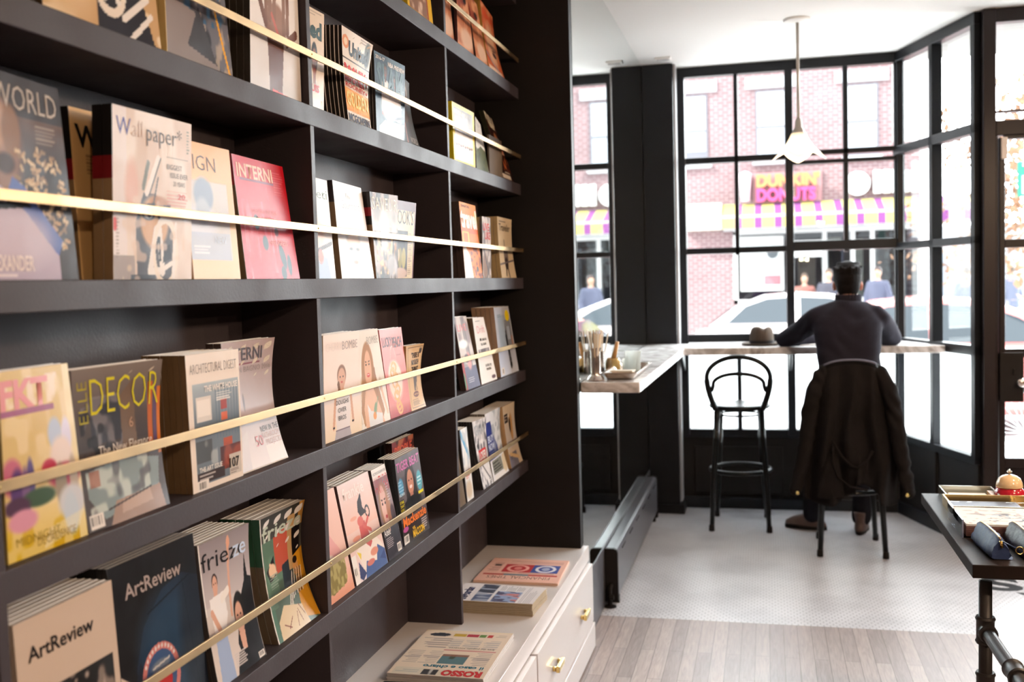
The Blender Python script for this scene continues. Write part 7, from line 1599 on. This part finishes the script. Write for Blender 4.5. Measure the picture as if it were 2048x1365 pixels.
# tree with autumn leaves
tr = thing('autumn_tree', (3.95, 19.0, -0.2), 'street tree with sparse orange autumn leaves beyond the angled window', 'tree')
M_bark = mat('tree_bark', (0.11, 0.085, 0.07), 0.9, nscale=20, namp=0.3); rng = random.Random(5)
tk = Blob().chain([(3.85, 19, -0.2), (3.83, 19, 1.4), (3.88, 19, 2.6), (3.80, 19, 4.2)], [0.06, 0.05, 0.04, 0.02])
tips = []
for k in range(22):
    z0 = 1.3 + 2.6 * rng.random(); a = rng.random() * 6.28; l = 0.5 + 0.9 * rng.random()
    p0 = Vector((3.85, 19.0, z0)); p1 = p0 + Vector((math.cos(a) * l, math.sin(a) * l, 0.35 * l)); tips += [p0.lerp(p1, 0.6), p1]
    tk.cap(p0, 0.016, p1, 0.007)
tk.build('trunk', M_bark, tr, smooth=True)
lf = MB()
for k in range(1500):
    c = rng.choice(tips) + Vector([rng.gauss(0, 0.26) for _ in range(3)]); s_ = 0.05 + 0.05 * rng.random()
    R_ = Matrix.Rotation(rng.random() * 6.28, 3, Vector((rng.random(), rng.random(), rng.random())).normalized())
    lf.add([c + R_ @ Vector(q) * s_ for q in ((-1, 0, 0), (0, -.6, .1), (1, 0, 0), (0, .6, .1))], [(0, 1, 2, 3)])
lf.build('foliage', mat('orange_brown_leaves', (0.24, 0.135, 0.08), 0.8, nscale=3, namp=0.5), tr, fixn=False)

# ---- cars
def car(loc, L_, col, lab, ground, hgt=1.42, rot=0):
    t = thing('car', loc, lab, 'car'); X, Y, Z = loc
    m_b = mat('car_paint_%d' % len(MATS), col, 0.25, coat=0.8, nscale=2, namp=0.02)
    m_g = mat('car_glass_%d' % len(MATS), (0.035, 0.045, 0.055), 0.06, nscale=1, namp=0.1)
    m_t = mat('tyre_%d' % len(MATS), (0.02, 0.02, 0.02), 0.8, nscale=9, namp=0.1)
    w = 0.88; h = hgt
    def P(u, z): return (X + (u - 0.5) * L_, Z + z)
    prof = [(0.0, 0.35), (0.01, 0.62), (0.05, 0.80), (0.20, 0.92), (0.30, 0.94), (0.72, 0.92), (0.90, 0.80), (0.985, 0.66), (1.0, 0.40), (0.97, 0.22), (0.03, 0.22)]
    MB().prism([P(u, z * h / 1.42) for u, z in prof], Y - w, Y + w, 'y').build('body', m_b, t, bevel=0.07, seg=3, smooth=True, auto=40)
    cab = [(0.10, 0.90, 1.0), (0.20, 1.22, .90), (0.30, 1.38, .82), (0.42, 1.42, .80), (0.54, 1.38, .82), (0.64, 1.22, .90), (0.76, 0.90, 1.0)]
    def cabm(sc, dz, y_off=0):
        mb = MB(); vs = []; n = len(cab)
        for (u, z, k) in cab:
            for sy in (-1, 1):
                vs.append((X + ((u - 0.43) * sc + 0.43 - 0.5) * L_, Y + sy * w * k * 0.94 * (1 + y_off), Z + (z * h / 1.42 - dz)))
        fs = [(2 * i, 2 * i + 1, 2 * i + 3, 2 * i + 2) for i in range(n - 1)]
        fs += [tuple(2 * i for i in range(n))[::-1], tuple(2 * i + 1 for i in range(n)), (0, 2 * n - 2, 2 * n - 1, 1)]
        return mb.add(vs, fs)
    cabm(1, 0).build('cabin', m_b, t, bevel=0.05, seg=3, smooth=True, auto=40)
    wn_ = MB()
    for sy in (-1, 1):
        def q(u, z, k): return (X + (u - 0.5) * L_, Y + sy * (w * k * 0.94 + 0.012), Z + z * h / 1.42)
        for pts in ([(0.17, 0.96, .985), (0.235, 1.22, .89), (0.31, 1.33, .845), (0.40, 1.35, .83), (0.40, 0.96, .985)], [(0.425, 0.96, .985), (0.425, 1.35, .83), (0.53, 1.32, .845), (0.60, 1.20, .90), (0.69, 0.96, .985)]):
            a = [Vector(q(*p)) for p in pts]; n = len(a); off = Vector((0, -sy * 0.03, 0))
            wn_.add(a + [v + off for v in a], [tuple(range(n)), tuple(range(n, 2 * n))[::-1]] + [(i, (i + 1) % n, (i + 1) % n + n, i + n) for i in range(n)])
    wn_.build('side_windows', m_g, t)
    ws = MB()
    for (u0, z0, u1, z1) in ((0.655, 1.19, 0.75, 0.95), (0.185, 1.19, 0.115, 0.95)):
        ws.add([(X + (u0 - .5) * L_ + (0.02 if u0 > .5 else -0.02), Y - w * .78, Z + z0 * h / 1.42 + .02), (X + (u0 - .5) * L_ + (0.02 if u0 > .5 else -0.02), Y + w * .78, Z + z0 * h / 1.42 + .02), (X + (u1 - .5) * L_ + (0.02 if u0 > .5 else -0.02), Y + w * .84, Z + z1 * h / 1.42 + .02), (X + (u1 - .5) * L_ + (0.02 if u0 > .5 else -0.02), Y - w * .84, Z + z1 * h / 1.42 + .02)], [(0, 1, 2, 3)])
    s_ = ws.build('windscreens', m_g, t); q_ = s_.modifiers.new('s', 'SOLIDIFY'); q_.thickness = 0.01
    for u in (0.17, 0.82):
        for sy in (-1, 1):
            wm = MB().lathe([(0.12, -0.10), (0.30, -0.10), (0.325, -0.07), (0.325, 0.07), (0.30, 0.10), (0.12, 0.10)], (0, 0, 0), 28, axis='y')
            wm.v = [(a + X + (u - 0.5) * L_, b + Y + sy * 0.80, c + Z + 0.325) for a, b, c in wm.v]
            wo_ = wm.build('wheel', m_t, t, smooth=True, auto=40)
            rm = MB().lathe([(0.001, -0.11), (0.17, -0.105), (0.19, -0.11), (0.19, 0.11), (0.001, 0.11)], (0, 0, 0), 20, axis='y')
            rm.v = [(a + X + (u - 0.5) * L_, b + Y + sy * 0.80, c + Z + 0.325) for a, b, c in rm.v]
            rm.build('rim', M_steel, wo_, smooth=True, auto=40)
    MB().box(X + L_ * .485, X + L_ * .497, Y - .75, Y - .45, Z + .55, Z + .68).box(X + L_ * .485, X + L_ * .497, Y + .45, Y + .75, Z + .55, Z + .68).build('headlamps', M_steel, t)
    mr = MB().box(X + .17 * L_, X + .20 * L_, Y - w - .16, Y - w - .0, Z + .93 * h / 1.42, Z + 1.03 * h / 1.42)
    mr.build('door_mirror', m_b, t, bevel=0.02)
    return t
car((2.15, 12.6, -0.22), 4.5, (0.55, 0.16, 0.15), 'pale red car parked right outside, roof bleached by daylight', -0.22, hgt=1.50)
car((0.9, 18.2, -0.22), 4.6, (0.55, 0.50, 0.50), 'white car parked on the far side of the street behind the red one', -0.22, hgt=1.50)
car((6.7, 11.6, -0.22), 4.3, (0.35, 0.03, 0.04), 'dark red car parked farther right beyond the glass door', -0.22, hgt=1.38)

# ---- passers-by
def walker(x, y, h, coat, trou, hairc, lab, face=0, stride=0.12):
    t = thing('person', (x, y, -0.06), lab, 'person'); z = -0.06; k = h / 1.72
    R_ = lambda a, b, c: (x + a * k * math.cos(face) - b * k * math.sin(face), y + a * k * math.sin(face) + b * k * math.cos(face), z + c * k)
    n = len(MATS)
    ms = mat('skin_%d' % n, (0.30, 0.17, 0.12), 0.6, nscale=9, namp=0.05); mc = mat('coat_%d' % n, coat, 0.85, nscale=9, namp=0.1)
    mt = mat('trousers_%d' % n, trou, 0.85, nscale=9, namp=0.1); mh = mat('hair_%d' % n, hairc, 0.7, nscale=20, namp=0.2)
    b = Blob().ell(R_(0, 0, 1.60), (0.075 * k, 0.09 * k, 0.115 * k)).cap(R_(0, 0, 1.40), 0.05 * k, R_(0, 0, 1.52), 0.05 * k).cap(R_(0, 0, 0.95), 0.12 * k, R_(0, 0, 1.35), 0.12 * k)
    for s_ in (-1, 1):
        b.chain([R_(s_ * .09, 0, .92), R_(s_ * .09, s_ * stride * .5 + .02, .5), R_(s_ * .09, s_ * stride, .06)], [.07 * k, .05 * k, .035 * k])
        b.chain([R_(s_ * .18, 0, 1.36), R_(s_ * .24, -.02, 1.08), R_(s_ * .23, .08, .86), R_(s_ * .22, .11, .78)], [.045 * k, .038 * k, .028 * k, .03 * k])
        b.ell(R_(s_ * .09, s_ * stride + .05, .04), (.045 * k, .12 * k, .04 * k))
    b.ell(R_(0, .09, 1.59), (.015 * k, .02 * k, .02 * k))
    b.fuse('body', ms, t, voxel=0.018, smooth=3)
    c = Blob().loft([(R_(0, 0, 0)[0], R_(0, 0, 0)[1], z + q * k, a * k, bb_ * k) for q, a, bb_ in ((.80, .20, .15), (1.0, .175, .135), (1.2, .185, .14), (1.36, .19, .125), (1.44, .10, .09))])
    for s_ in (-1, 1): c.chain([R_(s_ * .17, 0, 1.37), R_(s_ * .25, -.02, 1.08), R_(s_ * .235, .08, .87)], [.065 * k, .058 * k, .048 * k])
    c.fuse('coat', mc, t, voxel=0.02, smooth=4)
    c = Blob()
    for s_ in (-1, 1): c.chain([R_(s_ * .09, 0, .92), R_(s_ * .09, s_ * stride * .5 + .02, .5), R_(s_ * .09, s_ * stride, .10)], [.105 * k, .078 * k, .06 * k])
    c.fuse('trousers', mt, t, voxel=0.02, smooth=4)
    Blob().ell(R_(0, -.02, 1.64), (.085 * k, .10 * k, .10 * k)).fuse('hair', mh, t, voxel=0.02, smooth=3)
    return t
walker(3.80, 21.6, 1.70, (0.05, 0.06, 0.10), (0.45, 0.03, 0.20), (0.03, 0.02, 0.02), 'person in a dark jacket and bright pink trousers walking down the street', 0.3, 0.2)
walker(4.12, 22.2, 1.78, (0.12, 0.14, 0.24), (0.08, 0.09, 0.14), (0.04, 0.03, 0.02), 'person in a blue coat walking beside the one in pink trousers', 0.3)
walker(1.35, 23.6, 1.74, (0.035, 0.035, 0.05), (0.05, 0.05, 0.07), (0.05, 0.03, 0.02), 'person in black standing before the shop door across the street', 3.0)
walker(2.35, 23.4, 1.76, (0.05, 0.055, 0.09), (0.05, 0.05, 0.07), (0.03, 0.02, 0.02), 'person in a navy coat on the far sidewalk near the white mullion', 2.8)
walker(5.2, 24.5, 1.72, (0.07, 0.08, 0.12), (0.12, 0.12, 0.15), (0.04, 0.03, 0.02), 'person in grey seen through the glass door far down the street', 0.5)
walker(0.85, 23.8, 1.66, (0.16, 0.06, 0.05), (0.05, 0.04, 0.05), (0.05, 0.03, 0.02), 'person in a brownish red top across the street below the notice panel', 3.1)
bn = thing('litter_bin', (3.4, 20.4, -0.06), 'dark green litter bin on the far corner of the street', 'bin')
MB().lathe([(0.13, 0), (0.15, 0.8), (0.16, 0.82), (0.16, 0.86)], (3.38, 20.4, -0.06), 20).build('drum', mat('dark_green_metal', (0.03, 0.09, 0.10), 0.5, nscale=5, namp=0.1), bn, smooth=True, auto=40)
MB().lathe([(0.17, 0.86), (0.16, 0.92), (0.08, 1.0), (0.001, 1.02)], (3.38, 20.4, -0.06), 20).build('lid', mat('dark_green_lid', (0.03, 0.08, 0.09), 0.5, nscale=5, namp=0.1), bn, smooth=True, auto=40)

# ---- bicycle locked outside the door
bc = thing('bicycle', (2.15, 8.6, -0.06), 'silver bicycle parked outside, its wheel behind the lower door pane', 'bicycle')
M_rub = mat('bicycle_tyre', (0.03, 0.03, 0.03), 0.7, nscale=60, namp=0.3); M_alu = mat('silver_bicycle_metal', (0.55, 0.56, 0.58), 0.3, metal=0.7, nscale=9, namp=0.05)
for cx in (1.95, 2.98):
    ring = [(cx + 0.335 * math.cos(2 * math.pi * a / 40), 8.6, 0.297 + 0.335 * math.sin(2 * math.pi * a / 40)) for a in range(40)]
    wh = MB().tube(ring, 0.019, 8, closed=True).build('wheel', M_rub, bc, smooth=True)
    s_ = MB()
    for k in range(28):
        a = 2 * math.pi * k / 28
        s_.tube([(cx + 0.02 * math.cos(a + .5), 8.6 + 0.02 * (-1) ** k, 0.297 + 0.02 * math.sin(a + .5)), (cx + 0.32 * math.cos(a), 8.6, 0.297 + 0.32 * math.sin(a))], 0.0022, 5)
    s_.tube([(cx + 0.315 * math.cos(2 * math.pi * a / 40), 8.6, 0.297 + 0.315 * math.sin(2 * math.pi * a / 40)) for a in range(40)], 0.008, 6, closed=True)
    s_.build('spokes', M_alu, wh)
MB().tube([(1.95, 8.6, .297), (2.14, 8.6, .78)], .014, 8).tube([(2.14, 8.6, .72), (2.70, 8.6, .74)], .015, 8).tube([(2.15, 8.6, .66), (2.52, 8.6, .27)], .017, 8).tube([(2.52, 8.6, .27), (2.72, 8.6, .82)], .015, 8).tube([(2.52, 8.6, .27), (2.98, 8.6, .297)], .010, 8).tube([(2.71, 8.6, .74), (2.98, 8.6, .297)], .009, 8).build('frame', M_alu, bc, smooth=True)
MB().tube([(2.14, 8.6, .78), (2.12, 8.6, .92), (2.10, 8.36, .96)], .011, 8).tube([(2.12, 8.6, .92), (2.10, 8.84, .96)], .011, 8).build('handlebar', M_blk, bc, smooth=True)
Blob().ell((2.73, 8.6, .87), (.13, .06, .03)).build('saddle', M_blk, bc, smooth=True)
MB().lathe([(0.001, -.008), (.09, -.008), (.09, .008), (.001, .008)], (2.52, 8.56, .27), 24, axis='y').build('chainring', M_blk, bc)
